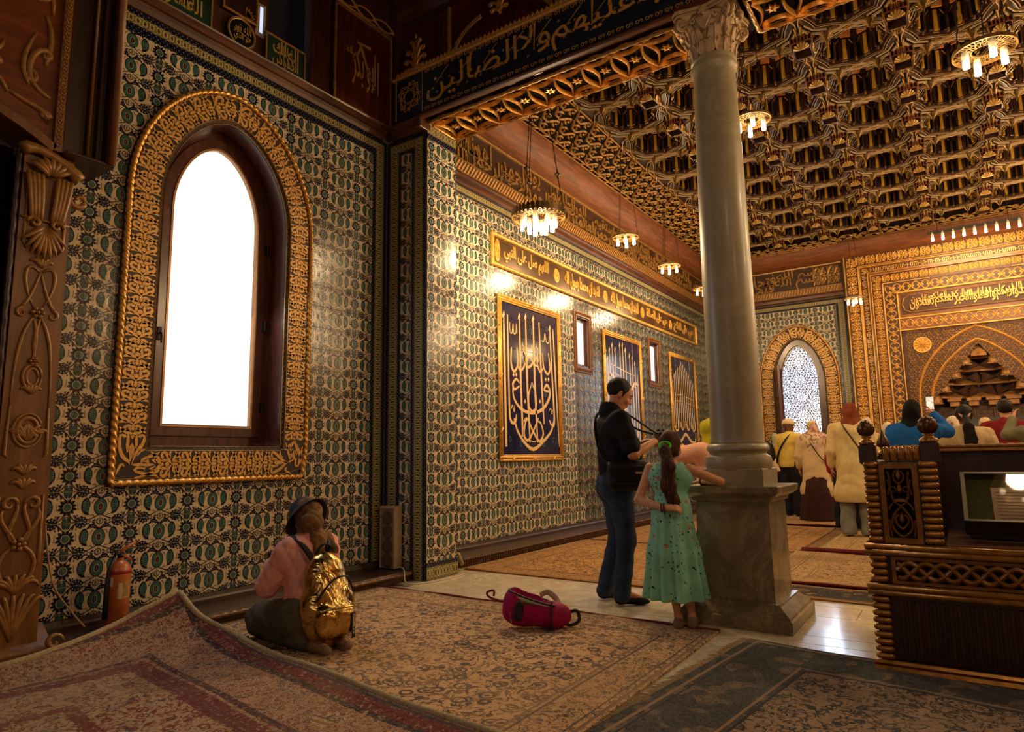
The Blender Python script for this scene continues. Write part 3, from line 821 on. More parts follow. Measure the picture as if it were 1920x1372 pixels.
# along the return and up to the beam
prr = [(v, w) for v, w in prof]
MB().mold(prr, MY(YR), XW+.10, XP-.06, 0, 2).build('cornice_return', m_woodx, tr)
MB().cbox(XP-.075, XP+.01, YR-.12, YR+.05, 4.565, 4.70, .006).build('corbel_block', m_woodx, tr)
gal = empty('gallery_wall', kind='structure'); gal['kind'] = 'structure'; gal.name = 'trim_2'
GX = XW+.02
g = MB(); g.box(GX-.1, GX+.13, YR-.03, 5.15, 4.60, 7.2).box(GX-.1, GX, 1.1, 3.36, 4.68, 7.0).box(GX-.1, GX, 3.84, YR, 4.68, 7.0).box(GX-.1, GX, 3.36, 3.84, 4.68, 4.70).box(GX-.1, GX, 3.36, 3.84, 6.1, 7.0)
g.build('back_boards', wood('gallery_boards', (60, 32, 18), (88, 50, 28), .5, 'Z'), gal)
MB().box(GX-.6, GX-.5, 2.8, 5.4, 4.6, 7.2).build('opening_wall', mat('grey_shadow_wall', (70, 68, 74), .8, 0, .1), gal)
MB().box(GX, GX+.05, 3.80, 4.04, 4.69, 7.0).build('upright_board', m_woodz, gal)
# narrow bright slit window beside the medallion
sl = empty('window_5', kind='structure')
MB().box(GX-.02, GX+.004, 3.235, 3.335, 4.93, 5.25).build('slit_frame', mat('pale_frame', (170, 160, 150), .5), sl)
MB().box(GX+.004, GX+.008, 3.275, 3.305, 4.97, 5.22).build('slit_pane', frosted('slit_light', 1.0, (.6, .75, 1), 60), sl)

# dark red panel with the name, gilt rope edges and a lattice crest
pn = empty('calligraphy_panel', (XW+.1, 4.46, 4.684), 'dark red wooden panel with a gold calligraphic name, above the cornice corner', 'panel')
def loc(o): 
    l = o.location.copy(); return lambda p: (p[0]-l.x, p[1]-l.y, p[2]-l.z)
def put(mb, name, m, parent, smooth=False, under=None, **kw):
    """build from world coordinates as a part of parent, or as a sub-part of its part `under`"""
    f = loc(parent); mb.V = [f(p) for p in mb.V]; return mb.build(name, m, under or parent, smooth, **kw)
PX = XW+.10
put(MB().box(PX-.06, PX, 4.07, 4.855, 4.686, 5.73), 'board', m_red, pn)
for a, b in (((4.075, 4.69), (4.075, 5.725)), ((4.075, 5.725), (4.85, 5.725)), ((4.85, 4.69), (4.85, 5.725)), ((4.075, 4.69), (4.85, 4.69))):
    put(MB().rope([(PX+.005, *a), (PX+.005, *b)], .016, .06, 8), 'beaded_edge', m_gold2, pn, True)
c = MB(); Mx = MX(PX)
text_on(c, 'ابو بكر', 4.30, 4.62, 4.95, 5.42, Mx, 0, .006, weight=.006)
c.rib([(4.36, 5.44), (4.55, 5.46)], [.015, .035], Mx, 0, .006); c.rib([(4.40, 5.44), (4.60, 5.02)], [.03, .018], Mx, 0, .006)
c.rib([(4.66, 5.36), (4.66, 4.98)], [.02, .008], Mx, 0, .006)
text_on(c, 'رضي الله عنه', 4.22, 4.36, 5.22, 5.36, Mx, 0, .005)
put(c, 'gilt_lettering', m_goldp, pn)
cr = MB()
for i in range(3):
    u0 = 4.05+i*.27
    for sg in (1, -1): cr.tube([(PX, u0+.30*t, 5.83+sg*.055*sin(PI*t)) for t in np.linspace(0, 1, 9)], .010, 6)
    cr.ell((PX, u0+.285, 5.83), (.012, .03, .03), 8, 6)
cr.tube([(PX, 4.05, 5.76), (PX, 4.86, 5.76)], .012, 6)
put(cr, 'lattice_crest', m_goldp, pn, True)

# ================================================================ the beam with the painted inscription
BZ0, BZ1, BY = 4.685, 5.17, 4.80
bm = empty('trim_3', kind='structure')
MB().box(-4.69, 4.6, BY, 5.42, 4.70, 5.19).build('beam', m_woodx, bm)
# underside rim mouldings
MB().mold([(4.70, -.06), (4.665, -.06), (4.655, -.03), (4.66, .0), (4.672, .012), (4.69, .006), (4.70, 0)], MY(BY), -4.33, 4.6, 0, 8).build('lower_moulding', m_woodx, bm)
MB().box(-4.66, 4.6, BY-.012, BY, 4.69, 5.165).build('painted_band', m_blue, bm)
cz = MB(); Mb = MY(BY-.012)
for u in np.arange(-4.64, 4.6, .05): cz.ext([(u, 5.175), (u+.044, 5.175), (u+.044, 5.205), (u+.022, 5.235), (u, 5.205)], Mb, -.02, .012)
cz.mold([(5.15, 0), (5.15, .016), (5.163, .024), (5.18, .02), (5.185, 0)], Mb, -4.69, 4.6, 0, 8)
cz.build('cresting', m_goldp, bm)
# eight pointed interlace medallion at the left end, small guilloche borders, the inscription
it = MB(); cx, cy = -4.465, 4.925; R = .165
for k in range(2):
    a = k*PI/8; it.rib([(cx+R*cos(a+i*PI/2+PI/4), cy+R*1.05*sin(a+i*PI/2+PI/4)) for i in range(4)], .009, Mb, 0, .004, 0, False, True)
for k in range(8):
    a = k*PI/4; it.rib([(cx+R*cos(a), cy+R*sin(a)), (cx+R*.45*cos(a+.4), cy+R*.45*sin(a+.4)), (cx+R*.8*cos(a+1.1), cy+R*.8*sin(a+1.1))], .007, Mb, 0, .004)
it.rib(circ(cx, cy, R*.42, 14), .007, Mb, 0, .004, 0, False, True)
for u in (-4.65, -4.28): it.rib([(u, 4.70), (u, 5.155)], .008, Mb, 0, .004)
for v in (4.722, 5.128):
    u = -4.26
    while u < 1.6:
        it.rib(circ(u+.03, v, .016, 6), .005, Mb, 0, .003, 0, False, True)
        it.rib([(u+.046, v), (u+.058, v+.014), (u+.075, v+.010), (u+.066, v-.012)], .005, Mb, 0, .003); u += .086
it.build('gilt_border_ornament', m_goldp, bm)
tx = MB()
WORDS = ['الضالين', 'ولا', 'عليهم', 'المغضوب', 'غير', 'عليهم', 'انعمت', 'الذين', 'صراط']
u = -4.22
for i, wd_ in enumerate(WORDS):
    g4 = text_geo(wd_); ww = (g4[3][1]-g4[3][0])*.37
    text_on(tx, wd_, u, u+ww, 4.765+(.05 if i % 2 else 0), 5.105+(.01 if i % 2 else -.02), Mb, 0, .006, weight=0); tx.rib([(u+ww*.5, 4.86), (u+ww*.5+.012, 5.12)], [.006, .020], Mb, 0, .005); u += ww+.015
for k in range(70):
    uu = -4.15+k*.055; vv = 4.80+.28*random.random()
    tx.rib([(uu, vv), (uu+.012, vv+.022), (uu+.024, vv+.004)], .005, Mb, 0, .004)
for k in range(14): tx.rib([(-4.1+.3*k, 4.95), (-3.93+.3*k, 5.10)], [.003, .006], Mb, 0, .003)
tx.build('gilt_inscription', m_goldp, bm)
# soffit lace: interlocking circles with star flowers, rope along both rims
SZ = 4.66; Ms = MZ(SZ)
def lace(u0, u1, v0, v1, per, ph, name='soffit_lace'):
    """square net of lens shapes: one along each rim, one across between two stars"""
    mb = MB(); vc = (v0+v1)/2; R = (v1-v0)/2-.045; k = math.ceil((u0-ph)/per)-1
    def lens_(a, b, w, wd=.024):
        dx, dy = b[0]-a[0], b[1]-a[1]; L = math.hypot(dx, dy); nx, ny = -dy/L, dx/L
        for sg in (1, -1):
            pts = [(a[0]+dx*t+nx*sg*w*sin(PI*t), a[1]+dy*t+ny*sg*w*sin(PI*t)) for t in np.linspace(0, 1, 11)]; pts = [p for p in pts if u0 <= p[0] <= u1]
            if len(pts) > 1: mb.rib(pts, wd, Ms, -.012, .028+.003*sg, 0, True)
    while ph+k*per < u1+per:
        c = ph+k*per
        for sg in (1, -1): lens_((c-per/2, vc+sg*R), (c+per/2, vc+sg*R), .050)
        lens_((c+per/2, vc-R), (c+per/2, vc+R), .062, .026)
        if u0+.05 < c < u1-.05:
            mb.ext(star(c, vc, .055, .024, 6, .2), Ms, -.01, .010); mb.ell((c, vc, SZ-.012), (.018, .018, .014), 8, 5)
        k += 1
    return mb.build(name, m_gold, bm, 'auto')
lace(-4.33, -1.66, 4.935, 5.40, .293, -4.148); lace(-1.06, 3.6, 4.935, 5.40, .293, -4.148)
MB().box(-4.33, 4.6, 4.95, 5.38, SZ+.012, SZ+.03).build('soffit_board', m_dark, bm)
for y in (4.932, 5.402):
    for a, b in ((-4.33, -1.66), (-1.08, 3.6)): MB().rope([(a, y, SZ-.008), (b, y, SZ-.008)], .020, .10, 8, 0, .35, 1, .02).build('gilt_rope', m_gold2, bm, True)
for x in (-1.66, -1.08, -4.325): MB().rope([(x, 4.93, SZ-.008), (x, 5.40, SZ-.008)], .020, .10, 8, 0, .35, 1, .02).build('gilt_rope', m_gold2, bm, True)
# above the beam: dark wood screen with twisted colonnettes, arcs and leaf crests
MB().box(-4.75, 4.6, 5.05, 5.15, 5.19, 7.2).build('screen_boards', m_red, bm)
MB().mold([(5.95, 0), (5.95, .10), (6.05, .16), (6.12, .17), (6.2, .26), (6.3, .3), (6.36, .3), (6.36, 0)], MY(5.05), -4.75, 4.6, 0, 6).build('screen_cornice', m_woodx, bm)
MB().box(-5.2, 4.6, -4.3, 5.1, 7.2, 7.3).build('upper_ceiling', m_dark, bm); MB().box(-4.9, 4.6, 4.2, 5.1, 6.36, 6.5).build('upper_boards', m_dark, bm)
for i in range(7):
    x = -3.98+i*1.28
    MB().rope([(x, 4.86, 5.2), (x, 4.86, 5.78)], .026, .13, 10, 0, .25, 2, .02).build('twisted_colonnette', m_gold2, bm, True)
    mb = MB()
    for sg in (1, -1):
        for off in (.0, .016, .032):
            mb.tube([(x+.64+sg*(.60-off)*cos(t), 4.87, 5.23+(.34-off)*sin(t)*1.0) for t in np.linspace(0.02, 1.15, 9)], .011, 6)
    mb.build('sprung_arc', m_gold2, bm, True)
def leafcrest(x, y, z, h):
    mb = MB()
    mb.tube([(x, y, z), (x, y-.005, z+h*.5), (x, y, z+h)], [.012, .017, .008], 8); mb.ell((x, y, z+h*1.06), (.014, .014, .03), 8, 6)
    for sg in (1, -1):
        for k, (a, b) in enumerate(((.16, .92), (.30, .68), (.36, .42), (.30, .18))):
            pts = [(x+sg*u*h, y-.006*k, z+v*h) for u, v in bez((.02, .05), (.04, b*.8), (a*.5, b*1.1), (a, b), 8)]
            sp = [(x+sg*u*h, y-.006*k, z+v*h) for u, v in spiral(a-.07, b-.02, .075, .02, .3, -4.4, 10)]
            mb.tube(pts+sp[1:], [.010+.008*sin(PI*min(1, i/10)) for i in range(len(pts)+len(sp)-1)], 7)
    return mb
for i, x in enumerate((-4.44, -3.34, -2.06, -.78, .5)): leafcrest(x, 4.86, 5.2 if i == 0 else 5.44, .42 if i == 0 else .34).build('leaf_crest', m_gold, bm, True)

# ================================================================ far room cornice: moulding, hatched band, inscription, cove
tf = empty('trim_4', kind='structure')
m_band = mat('inscription_ground', (58, 34, 18), .5, 0, .25, 20)
def far_cornice(M, u0, u1, wm, covm, textrows):
    MB().mold([(4.555, -.02), (4.555, .02), (4.58, .045), (4.64, .05), (4.66, .07), (4.68, .07), (4.68, -.02)], M, u0, u1, 0, 10).build('lower_moulding', wm, tf)
    MB().mold([(4.68, -.02), (4.68, .055), (4.69, .062), (4.80, .10), (4.815, .10), (4.815, -.02)], M, u0, u1, 0, 10).build('splayed_band', mat('warm_brown', (120, 72, 30), .4, 0, .2, 8), tf)
    h = MB(); u = u0+.02
    while u < u1-.1:
        h.add([M(u, 4.692, .064), M(u+.03, 4.692, .064), M(u+.075, 4.80, .101), M(u+.045, 4.80, .101), M(u, 4.692, .076), M(u+.03, 4.692, .076), M(u+.075, 4.80, .113), M(u+.045, 4.80, .113)], [(4, 5, 6, 7), (0, 1, 5, 4), (1, 2, 6, 5), (0, 3, 7, 4), (3, 2, 6, 7)])
        u += .062
    h.mold([(4.806, .098), (4.806, .112), (4.822, .112), (4.826, .04)], M, u0, u1, 0, 4); h.mold([(4.684, .055), (4.684, .076), (4.696, .076), (4.7, .06)], M, u0, u1, 0, 4)
    h.build('gilt_hatching', m_gold2, tf)
    MB().mold([(4.815, -.02), (4.815, .035), (5.33, .035), (5.33, -.02)], M, u0, u1, 0, 2).build('inscription_board', m_band, tf)
    t = MB()
    for u, v0, v1, s in textrows: 
        g4 = text_geo(s); ww = (g4[3][1]-g4[3][0])*.30
        text_on(t, s, u, min(u+ww, u1-.02), v0, v1, M, .035, .052, weight=.014)
    t.mold([(5.30, .03), (5.30, .056), (5.325, .062), (5.335, .03)], M, u0, u1, 0, 4)
    t.build('gilt_inscription', m_gold2, tf)
    cp = [(5.33, .0)]+[(5.33+.30*(1-cos(a)), .05+.35*sin(a)*1.0) for a in np.linspace(0, PI/2, 9)]+[(5.66, .40), (5.9, .40), (5.9, 0)]
    MB().mold(cp, M, u0, u1, 0, 6).build('cove', covm, tf, 'auto')
    r = MB()
    for v, w in ((5.635, .41), (5.655, .46)): r.tube([M(u0, v, w), M(u1, v, w)], .014, 6)
    u = u0+.2
    while u < u1: r.tube([M(u-.05, 5.635, .415), M(u, 5.64, .45), M(u+.05, 5.65, .47)], .014, 6); u += .28
    r.build('gilt_double_cord', m_gold2, tf, True)
wl_ = FATIHA.split(); rowsA = []; rowsB = []
u = YP+.05; i = 0
while u < YB-.3:
    s = wl_[i % len(wl_)]; w_ = (lambda g: (g[1]-g[0])*.30)(text_geo(s)[3]); rowsA.append((u, 4.84, 5.12, s)); s2 = wl_[(i*7+3) % len(wl_)]; rowsA.append((u+.03, 5.0, 5.29, s2)); u += max(w_, .2)*.92+.01; i += 1
far_cornice(MX(XW), YP, YB, m_wood, m_cove, rowsA)
u = XW+.02; i = 0; rb = []
for s in ('افتتحنا', 'لك', 'فتحا', 'بسم الله', 'الرحمن', 'الرحيم'):
    w_ = (lambda g: (g[1]-g[0])*.30)(text_geo(s)[3]); rb.append((u, 4.84, 5.18, s)); rb.append((u+.05, 5.02, 5.29, s)); u += w_+.02
    if u > -2.45: break
far_cornice(MY(YB), XW, -1.82, m_woodx, m_covex, rb)
e = MB(); run_scroll(e, lambda s, t: (-2.42+s, 5.07+t), .58, .29, .44, MY(YB), .035, .05, 0); e.build('end_scrollwork', m_gold2, tf)
MB().mold([(5.33, .0)]+[(5.33+.30*(1-cos(a)), .05+.35*sin(a)) for a in np.linspace(0, PI/2, 9)]+[(5.66, .40), (5.9, .40), (5.9, 0)], MY(YB), -1.82, 5.8, 0, 6).build('cove', m_covex, tf, 'auto')
m_r = MB()
for v, w in ((5.635, .41), (5.655, .46)): m_r.tube([(-1.8, YB-w, v), (5.6, YB-w, v)], .014, 6)
m_r.build('gilt_double_cord', m_gold2, tf, True)

# ================================================================ ceiling of the far room: pierced border and stalactite coffers
ce = MB(); ce.box(-5.2, 6.0, YP-.3, YB+.2, 6.45, 6.6)
ce = ce.build('ceiling', m_dark, kind='structure')
CP = .931; CX0 = -3.88; CY0 = 5.83; NX, NY = 9, 10; CZP = 5.85
XR, YRB = CX0+NX*CP, CY0+NY*CP
def soffit(p00, p10, p11, p01, n=1):
    return MB().add([p00, p10, p11, p01], [(0, 1, 2, 3)])
for a in ((( -4.5, YP, 5.67), (CX0, YP, CZP), (CX0, YRB, CZP), (-4.5, 15.4, 5.67)), ((-4.5, 15.4, 5.67), (CX0, YRB, CZP), (XR, YRB, CZP), (5.4, 15.4, 5.67)), ((XR, YP, CZP), (5.4, YP, 5.67), (5.4, 15.4, 5.67), (XR, YRB, CZP)), ((CX0, YP-.02, CZP), (XR, YP-.02, CZP), (XR, CY0, CZP), (CX0, CY0, CZP))):
    soffit(*a).build('border_board', m_dark, ce)
# pierced scroll border: wandering tendrils
def tendril_field(M, U0, U1, V0, V1, w, pitch=.16):
    mb = MB(); rng = random.Random(5); rows = max(2, round((V1-V0)/pitch)); ph = (V1-V0)/rows
    n = int((U1-U0)/(pitch*1.4))
    for r in range(rows):
        v = V0+(r+.5)*ph
        for i in range(n):
            u = U0+(i+.5*(r % 2)+.2)*pitch*1.4; sg = 1 if (i+r) % 2 else -1; j = rng.uniform(-.1, .1)*pitch
            p = [(u-.75*pitch, v-sg*.45*ph), (u-.3*pitch, v-sg*.5*ph), (u-.05*pitch, v+sg*.4*ph+j), (u+.38*pitch, v+sg*.34*ph)]
            q = bez(*p, 5)+[(a+u+.38*pitch, b+v+sg*.14*ph) for a, b in [(pitch*.22*cos(t), sg*pitch*.2*sin(t)) for t in (1.2, .4, -.6, -1.7)]]
            mb.rib(q, [w*x for x in (.3, .8, 1.1, 1.2, 1.1, 1, .9, .8, .8, 1.1)], M, 0, .02, 0, True)
            mb.rib([(u-.1*pitch, v-sg*.05*ph), (u+.25*pitch, v-sg*.3*ph), (u+.6*pitch, v-sg*.36*ph)], [w*.4, w*1.4, w*.3], M, 0, .02, 0, True)
    return mb
sl_ = math.hypot(CX0+4.5, CZP-5.67); 
def MLs(u, v, w): t = v/sl_; return (-4.5+t*(CX0+4.5)+w*.28, u, 5.67+t*(CZP-5.67)-w)
def MBk(u, v, w): t = v/sl_; return (u, 15.4-t*(15.4-YRB)-w*.3, 5.67+t*(CZP-5.67)-w)
tendril_field(MLs, YP+.1, YRB+.2, .04, sl_-.04, .034).build('pierced_scrollwork', m_gold2, ce, kind='stuff')
tendril_field(MBk, -4.2, 4.6, .02, sl_*.5, .034, .14).build('pierced_scrollwork', m_gold2, ce, kind='stuff')
e = MB()
for a, b in (((CX0-.02, CY0), (CX0-.02, YRB)), ((CX0, YRB+.02), (XR, YRB+.02)), ((CX0, CY0-.01), (XR, CY0-.01))):
    e.tube([(a[0], a[1], CZP-.012), (b[0], b[1], CZP-.012)], .016, 6)
e.build('gilt_edge_rod', m_gold2, ce, True)

m_cr = mat('cream_line', (176, 150, 112), .45, 0, .1)
m_slat = mat('yellow_gilt_slat', (176, 132, 40), .4, .15, .15, 30)
m_org = mat('orange_block', (206, 128, 66), .45, 0, .15)
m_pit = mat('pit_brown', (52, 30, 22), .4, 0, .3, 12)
m_crn = mat('russet_fret', (124, 62, 40), .5, 0, .2, 30)
m_shell = mat('gilt_shell', (186, 148, 80), .4, .3, .15, 30)
m_olv = mat('olive_gilt', (92, 68, 28), .42, .25, .25, 30)
m_cg = mat('coffer_gilt', (132, 96, 48), .45, .3, .3, 30)
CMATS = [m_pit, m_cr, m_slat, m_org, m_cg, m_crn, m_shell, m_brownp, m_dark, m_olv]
def coffer():
    """one cell: a deep star-mouthed recess lined with dark niches and yellow slats; beside it fretted corner blocks, shells, trumpets"""
    mb = MB(); h = CP/2; N = 24
    def op(i, r=1.0):
        a = 2*PI*i/N; rr = (.395, .355, .355)[i % 3]*r; return (rr*cos(a), rr*sin(a))
    def sq(i):
        a = 2*PI*i/N; c, s = cos(a), sin(a); t = h/max(abs(c), abs(s)); return (c*t, s*t)
    inn = [op(i) for i in range(N)]; out = [sq(i) for i in range(N)]
    mb.add([(x, y, 0) for x, y in inn]+[(x, y, 0) for x, y in out], [(i, (i+1) % N, N+(i+1) % N, N+i) for i in range(N)], 7)
    D = lambda u, v, w: (u, v, -w)
    for r, w, m, q in ((1.01, .010, 4, .007), (1.05, .008, 8, .018), (1.09, .010, 1, .006)): mb.rib([op(i, r) for i in range(N)], q, D, 0, w, m, False, True)
    lv = [(1.0, 0), (.98, .05), (.93, .06), (.91, .34), (.70, .37), (.62, .46)]
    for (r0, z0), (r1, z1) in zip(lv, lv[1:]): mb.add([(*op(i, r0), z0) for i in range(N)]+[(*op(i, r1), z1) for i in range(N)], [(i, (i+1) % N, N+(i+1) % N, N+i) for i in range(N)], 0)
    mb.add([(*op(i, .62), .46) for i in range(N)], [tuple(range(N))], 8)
    def frame_(a):
        c, s = cos(a), sin(a); Q = lambda t, r, zz: (r*c-t*s, r*s+t*c, zz)
        def blk(t0, t1, r0, r1, z0, z1, m):
            v = [Q(t, r, q) for q in (z0, z1) for r in (r0, r1) for t in (t0, t1)]
            mb.add(v, [(0, 2, 3, 1), (4, 5, 7, 6), (0, 1, 5, 4), (2, 6, 7, 3), (0, 4, 6, 2), (1, 3, 7, 5)], m)
        return Q, blk
    for k in range(8):
        Q, blk = frame_(PI/4*k+PI/8)
        blk(-.020, .020, .285, .305, .02, .27, 2); blk(-.030, .030, .30, .318, .0, .05, 9)
        blk(-.055, .055, .225, .245, .27, .36, 3)
        for sg in (1, -1):
            mb.tube([Q(sg*.125, .315, .0), Q(sg*.12, .315, .16), Q(sg*.10, .312, .23), Q(sg*.06, .306, .28)], .0075, 5, 4)
        Q, blk = frame_(PI/4*k)
        mb.add([Q(-.075, .33, .03), Q(.075, .33, .03), Q(.075, .33, .16), Q(0, .318, .26), Q(-.075, .33, .16)], [(0, 1, 2, 3, 4)], 8)
        blk(-.014, .014, .300, .318, .03, .24, 0); mb.tube([Q(0, .31, .02), Q(0, .308, .25)], .005, 4, 4)
    # cream cords: straight along the sides, jogging round the corner blocks
    q_ = h*.50
    for k in range(4):
        a = PI/2*k; c, s = cos(a), sin(a); R2 = lambda u, v, c=c, s=s: (u*c-v*s, u*s+v*c)
        mb.rib([R2(h*.965, -q_), R2(h*.965, -.10), R2(h*.90, 0), R2(h*.965, .10), R2(h*.965, q_)], .006, D, 0, .03, 1, False)
        mb.rib([R2(h*.965, q_), R2(h*.80, h*.80), R2(q_, h*.965)], .008, D, 0, .03, 1)
        mb.rib([R2(h*.90, q_*.9), R2(h*.75, h*.75), R2(q_*.9, h*.90)], .008, D, 0, .02, 8)
        mb.rib([R2(h*.865, q_*.85), R2(h*.715, h*.715), R2(q_*.85, h*.865)], .005, D, 0, .02, 1)
        # star lace in the flats
        for i in range(-3, 4):
            v = i*.052; mb.rib([R2(.425+.022*cos(t), v+.026*sin(t)) for t in (0, 1.3, 2.6, 3.9, 5.2)], .005, D, 0, .010, 4, True, True)
        for sg in (1, -1): mb.rib([R2(.448, sg*.2), R2(.40, sg*.13), R2(.45, sg*.06), R2(.405, 0)], .006, D, 0, .012, 4, True)
        mb.ext([R2(u, v) for u, v in star(.43, 0, .05, .024, 4, PI/4)], D, 0, .012, 4)
        # trumpets and shells under the cords
        for t in (-.215, .215):
            x, y = R2(.445, t); mb.lathe([(.030, .01), (.026, -.02), (.014, -.07), (.009, -.105), (.004, -.14)], (x, y, 0), 7, 9)
            for e in (1, -1): mb.tube([(*R2(.445, t+e*.012), -.10), (*R2(.44, t+e*.035), -.055), (*R2(.43, t+e*.055), -.03), (*R2(.425, t+e*.07), -.04)], [.004, .009, .008, .003], 5, 6)
    # corner block shared by four cells, hanging below: russet fret, gold scroll, shell, facing all sides
    for k in range(4):
        a = PI/2*k; c, s = cos(a), sin(a); P = lambda t, r, zz, c=c, s=s: (h+r*c-t*s, h+r*s+t*c, zz)
        def blk(t0, t1, r0, r1, z0, z1, m):
            v = [P(t, r, q) for q in (z0, z1) for r in (r0, r1) for t in (t0, t1)]
            mb.add(v, [(0, 2, 3, 1), (4, 5, 7, 6), (0, 1, 5, 4), (2, 6, 7, 3), (0, 4, 6, 2), (1, 3, 7, 5)], m)
        blk(-.115, .115, .10, .115, -.085, -.01, 5)
        for i in range(6): blk(-.100+.036*i, -.082+.036*i, .115, .119, -.078, -.03, 8)
        mb.tube([P(-.10, .122, -.015), P(-.05, .125, .02), P(0, .122, -.01), P(.05, .125, .02), P(.10, .122, -.015)], .006, 5, 6)
        blk(-.09, .09, .085, .10, -.175, -.085, 0); blk(-.075, .075, .1, .102, -.17, -.09, 8)
        for i in range(7):
            t = -1.25+2.5*i/6; mb.add([P(0, .104, -.185), P(.085*sin(t-.19), .112, -.185+.088*cos(t-.19)), P(.088*sin(t), .126, -.185+.092*cos(t)), P(.085*sin(t+.19), .112, -.185+.088*cos(t+.19))], [(0, 1, 2), (0, 2, 3)], 6)
        mb.tube([P(.11, .11, .0), P(.118, .118, -.09), P(.09, .09, -.20)], [.008, .010, .005], 5, 4)
    return mb.mesh('coffer', CMATS)
cof = coffer()
for i in range(NX):
    for j in range(NY):
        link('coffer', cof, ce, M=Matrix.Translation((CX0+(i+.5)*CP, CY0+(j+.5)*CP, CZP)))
# ================================================================ marble column on its pedestal
KX, KY = -1.37, 5.01
col = empty('marble_column', (KX, KY, 0), 'tall grey marble column with a carved leaf capital on a square marble pedestal', 'column')
def sqprof(prof, name, m, z0=0):
    """square-plan moulding: prof (half width, z)"""
    mb = MB(); n = len(prof)
    mb.add([(sx*h, sy*h, z) for h, z in prof for sx, sy in ((-1, -1), (1, -1), (1, 1), (-1, 1))], [(4*i+k, 4*i+(k+1) % 4, 4*i+4+(k+1) % 4, 4*i+4+k) for i in range(n-1) for k in range(4)]+[(3, 2, 1, 0), tuple(4*(n-1)+k for k in range(4))])
    return mb.build(name, m, col)
sqprof([(.38, 0), (.38, .075), (.365, .082), (.36, .095), (.325, .125), (.295, .15), (.29, .16), (.25, .165)], 'plinth', m_ped)
sqprof([(.255, .16), (.252, .82)], 'pedestal_shaft', m_ped)
sqprof([(.25, .815), (.27, .825), (.275, .85), (.30, .862), (.33, .885), (.335, .925), (.33, .932)], 'pedestal_cap', m_ped)
sqprof([(.22, .93), (.22, 1.045), (.215, 1.05)], 'dado_block', m_shaft)
MB().lathe([(.225, 1.045), (.236, 1.07), (.238, 1.10), (.228, 1.135), (.21, 1.145), (.20, 1.155), (.205, 1.17), (.222, 1.185), (.222, 1.2), (.21, 1.222), (.192, 1.23), (.19, 1.24)], n=40).build('base', m_shaft, col, 'auto')
MB().lathe([(.195, 1.235), (.188, 1.27), (.187, 1.6), (.184, 2.4), (.175, 3.4), (.162, 4.12), (.163, 4.165), (.178, 4.185), (.183, 4.205), (.180, 4.225), (.168, 4.232), (.166, 4.245), (.176, 4.255), (.176, 4.27), (.15, 4.275)], n=48).build('shaft', m_shaft, col, 'auto')
cap = MB()
cap.lathe([(.140, 4.27), (.145, 4.30), (.150, 4.42), (.165, 4.52), (.20, 4.585), (.21, 4.60)], n=32)
cap = cap.build('capital_bell', m_capital, col, True)
ab = []
for k in range(4):
    a = PI/4+k*PI/2
    ab += [(.315*cos(a-.09), .315*sin(a-.09)), (.315*cos(a+.09), .315*sin(a+.09))]+[((.205+.055*abs(2*t-1)**2)*cos(a+.09+(PI/2-.18)*t)/max(abs(cos(((a+.09+(PI/2-.18)*t+PI/4) % (PI/2))-PI/4)), .1)*1.0, (.205+.055*abs(2*t-1)**2)*sin(a+.09+(PI/2-.18)*t)/max(abs(cos(((a+.09+(PI/2-.18)*t+PI/4) % (PI/2))-PI/4)), .1)) for t in (.25, .5, .75)]
MB().ext(ab, LOC, 4.60, 4.625).ext([(x*1.03, y*1.03) for x, y in ab], LOC, 4.625, 4.66).build('abacus', m_capital, col)
for row, (n_, r0, z0, hh, lean, wd_) in enumerate(((8, .148, 4.275, .125, .05, .062), (8, .15, 4.30, .21, .07, .056))):
    for k in range(n_):
        a = 2*PI*(k+.5*row)/n_; L = MB(); c, s = cos(a), sin(a); G = []
        for i in range(8):
            t = i/7; z = z0+hh*(t if t < .85 else .85+(t-.85)*.2-(t-.85)*.5); r = r0+.012+lean*t**2.5; w = wd_*(1-.15*cos(3*PI*t))*(1 if t < .7 else 1-(t-.7)*2)
            for j in range(5):
                q = (j-2)/2; G.append(((r+.012*(1-q*q)-(.006 if j % 2 else 0))*c-q*w*s, (r+.012*(1-q*q)-(.006 if j % 2 else 0))*s+q*w*c, z-.012*abs(q)*(i % 2)))
        L.add(G, [(i*5+j, i*5+j+1, i*5+5+j+1, i*5+5+j) for i in range(7) for j in range(4)])
        L.tube([(( r0+.02+lean*t**2.5+.006)*c, (r0+.02+lean*t**2.5+.006)*s, z0+hh*t) for t in (0, .4, .8)], .006, 5)
        L.build('acanthus_leaf', m_capital, cap, True)
for k in range(4):
    a = PI/4+k*PI/2; c, s = cos(a), sin(a); v = MB()
    for off in (-.02, .02):
        pts = bez((.155, 4.42), (.19, 4.52), (.22, 4.60), (.285, 4.585), 8)+spiral(.265, 4.545, .044, .008, .9, -7.2, 20)
        v.tube([(r*c-off*s, r*s+off*c, z) for r, z in pts], [.010+.004*min(1, i/8) for i in range(len(pts))], 6)
    v.build('volute', m_capital, cap, True)
    b = k*PI/2; fw = MB(); fw.ell((.232*cos(b), .232*sin(b), 4.60), (.028, .028, .03), 10, 6)
    for q in range(5): t = 2*PI*q/5; fw.ell((.235*cos(b)-.026*cos(t)*sin(b), .235*sin(b)+.026*cos(t)*cos(b), 4.60+.028*sin(t)), (.013, .013, .013), 7, 5)
    for sg in (1, -1):
        pts = bez((.0, 4.46), (.03, 4.52), (.05, 4.57), (.085, 4.575), 6)+spiral(.085, 4.553, .022, .006, 1.5, -4.5, 12)
        fw.tube([(.20*cos(b)-sg*x*sin(b), .20*sin(b)+sg*x*cos(b), z) for x, z in pts], .008, 5)
    fw.build('fleuron', m_capital, cap, True)
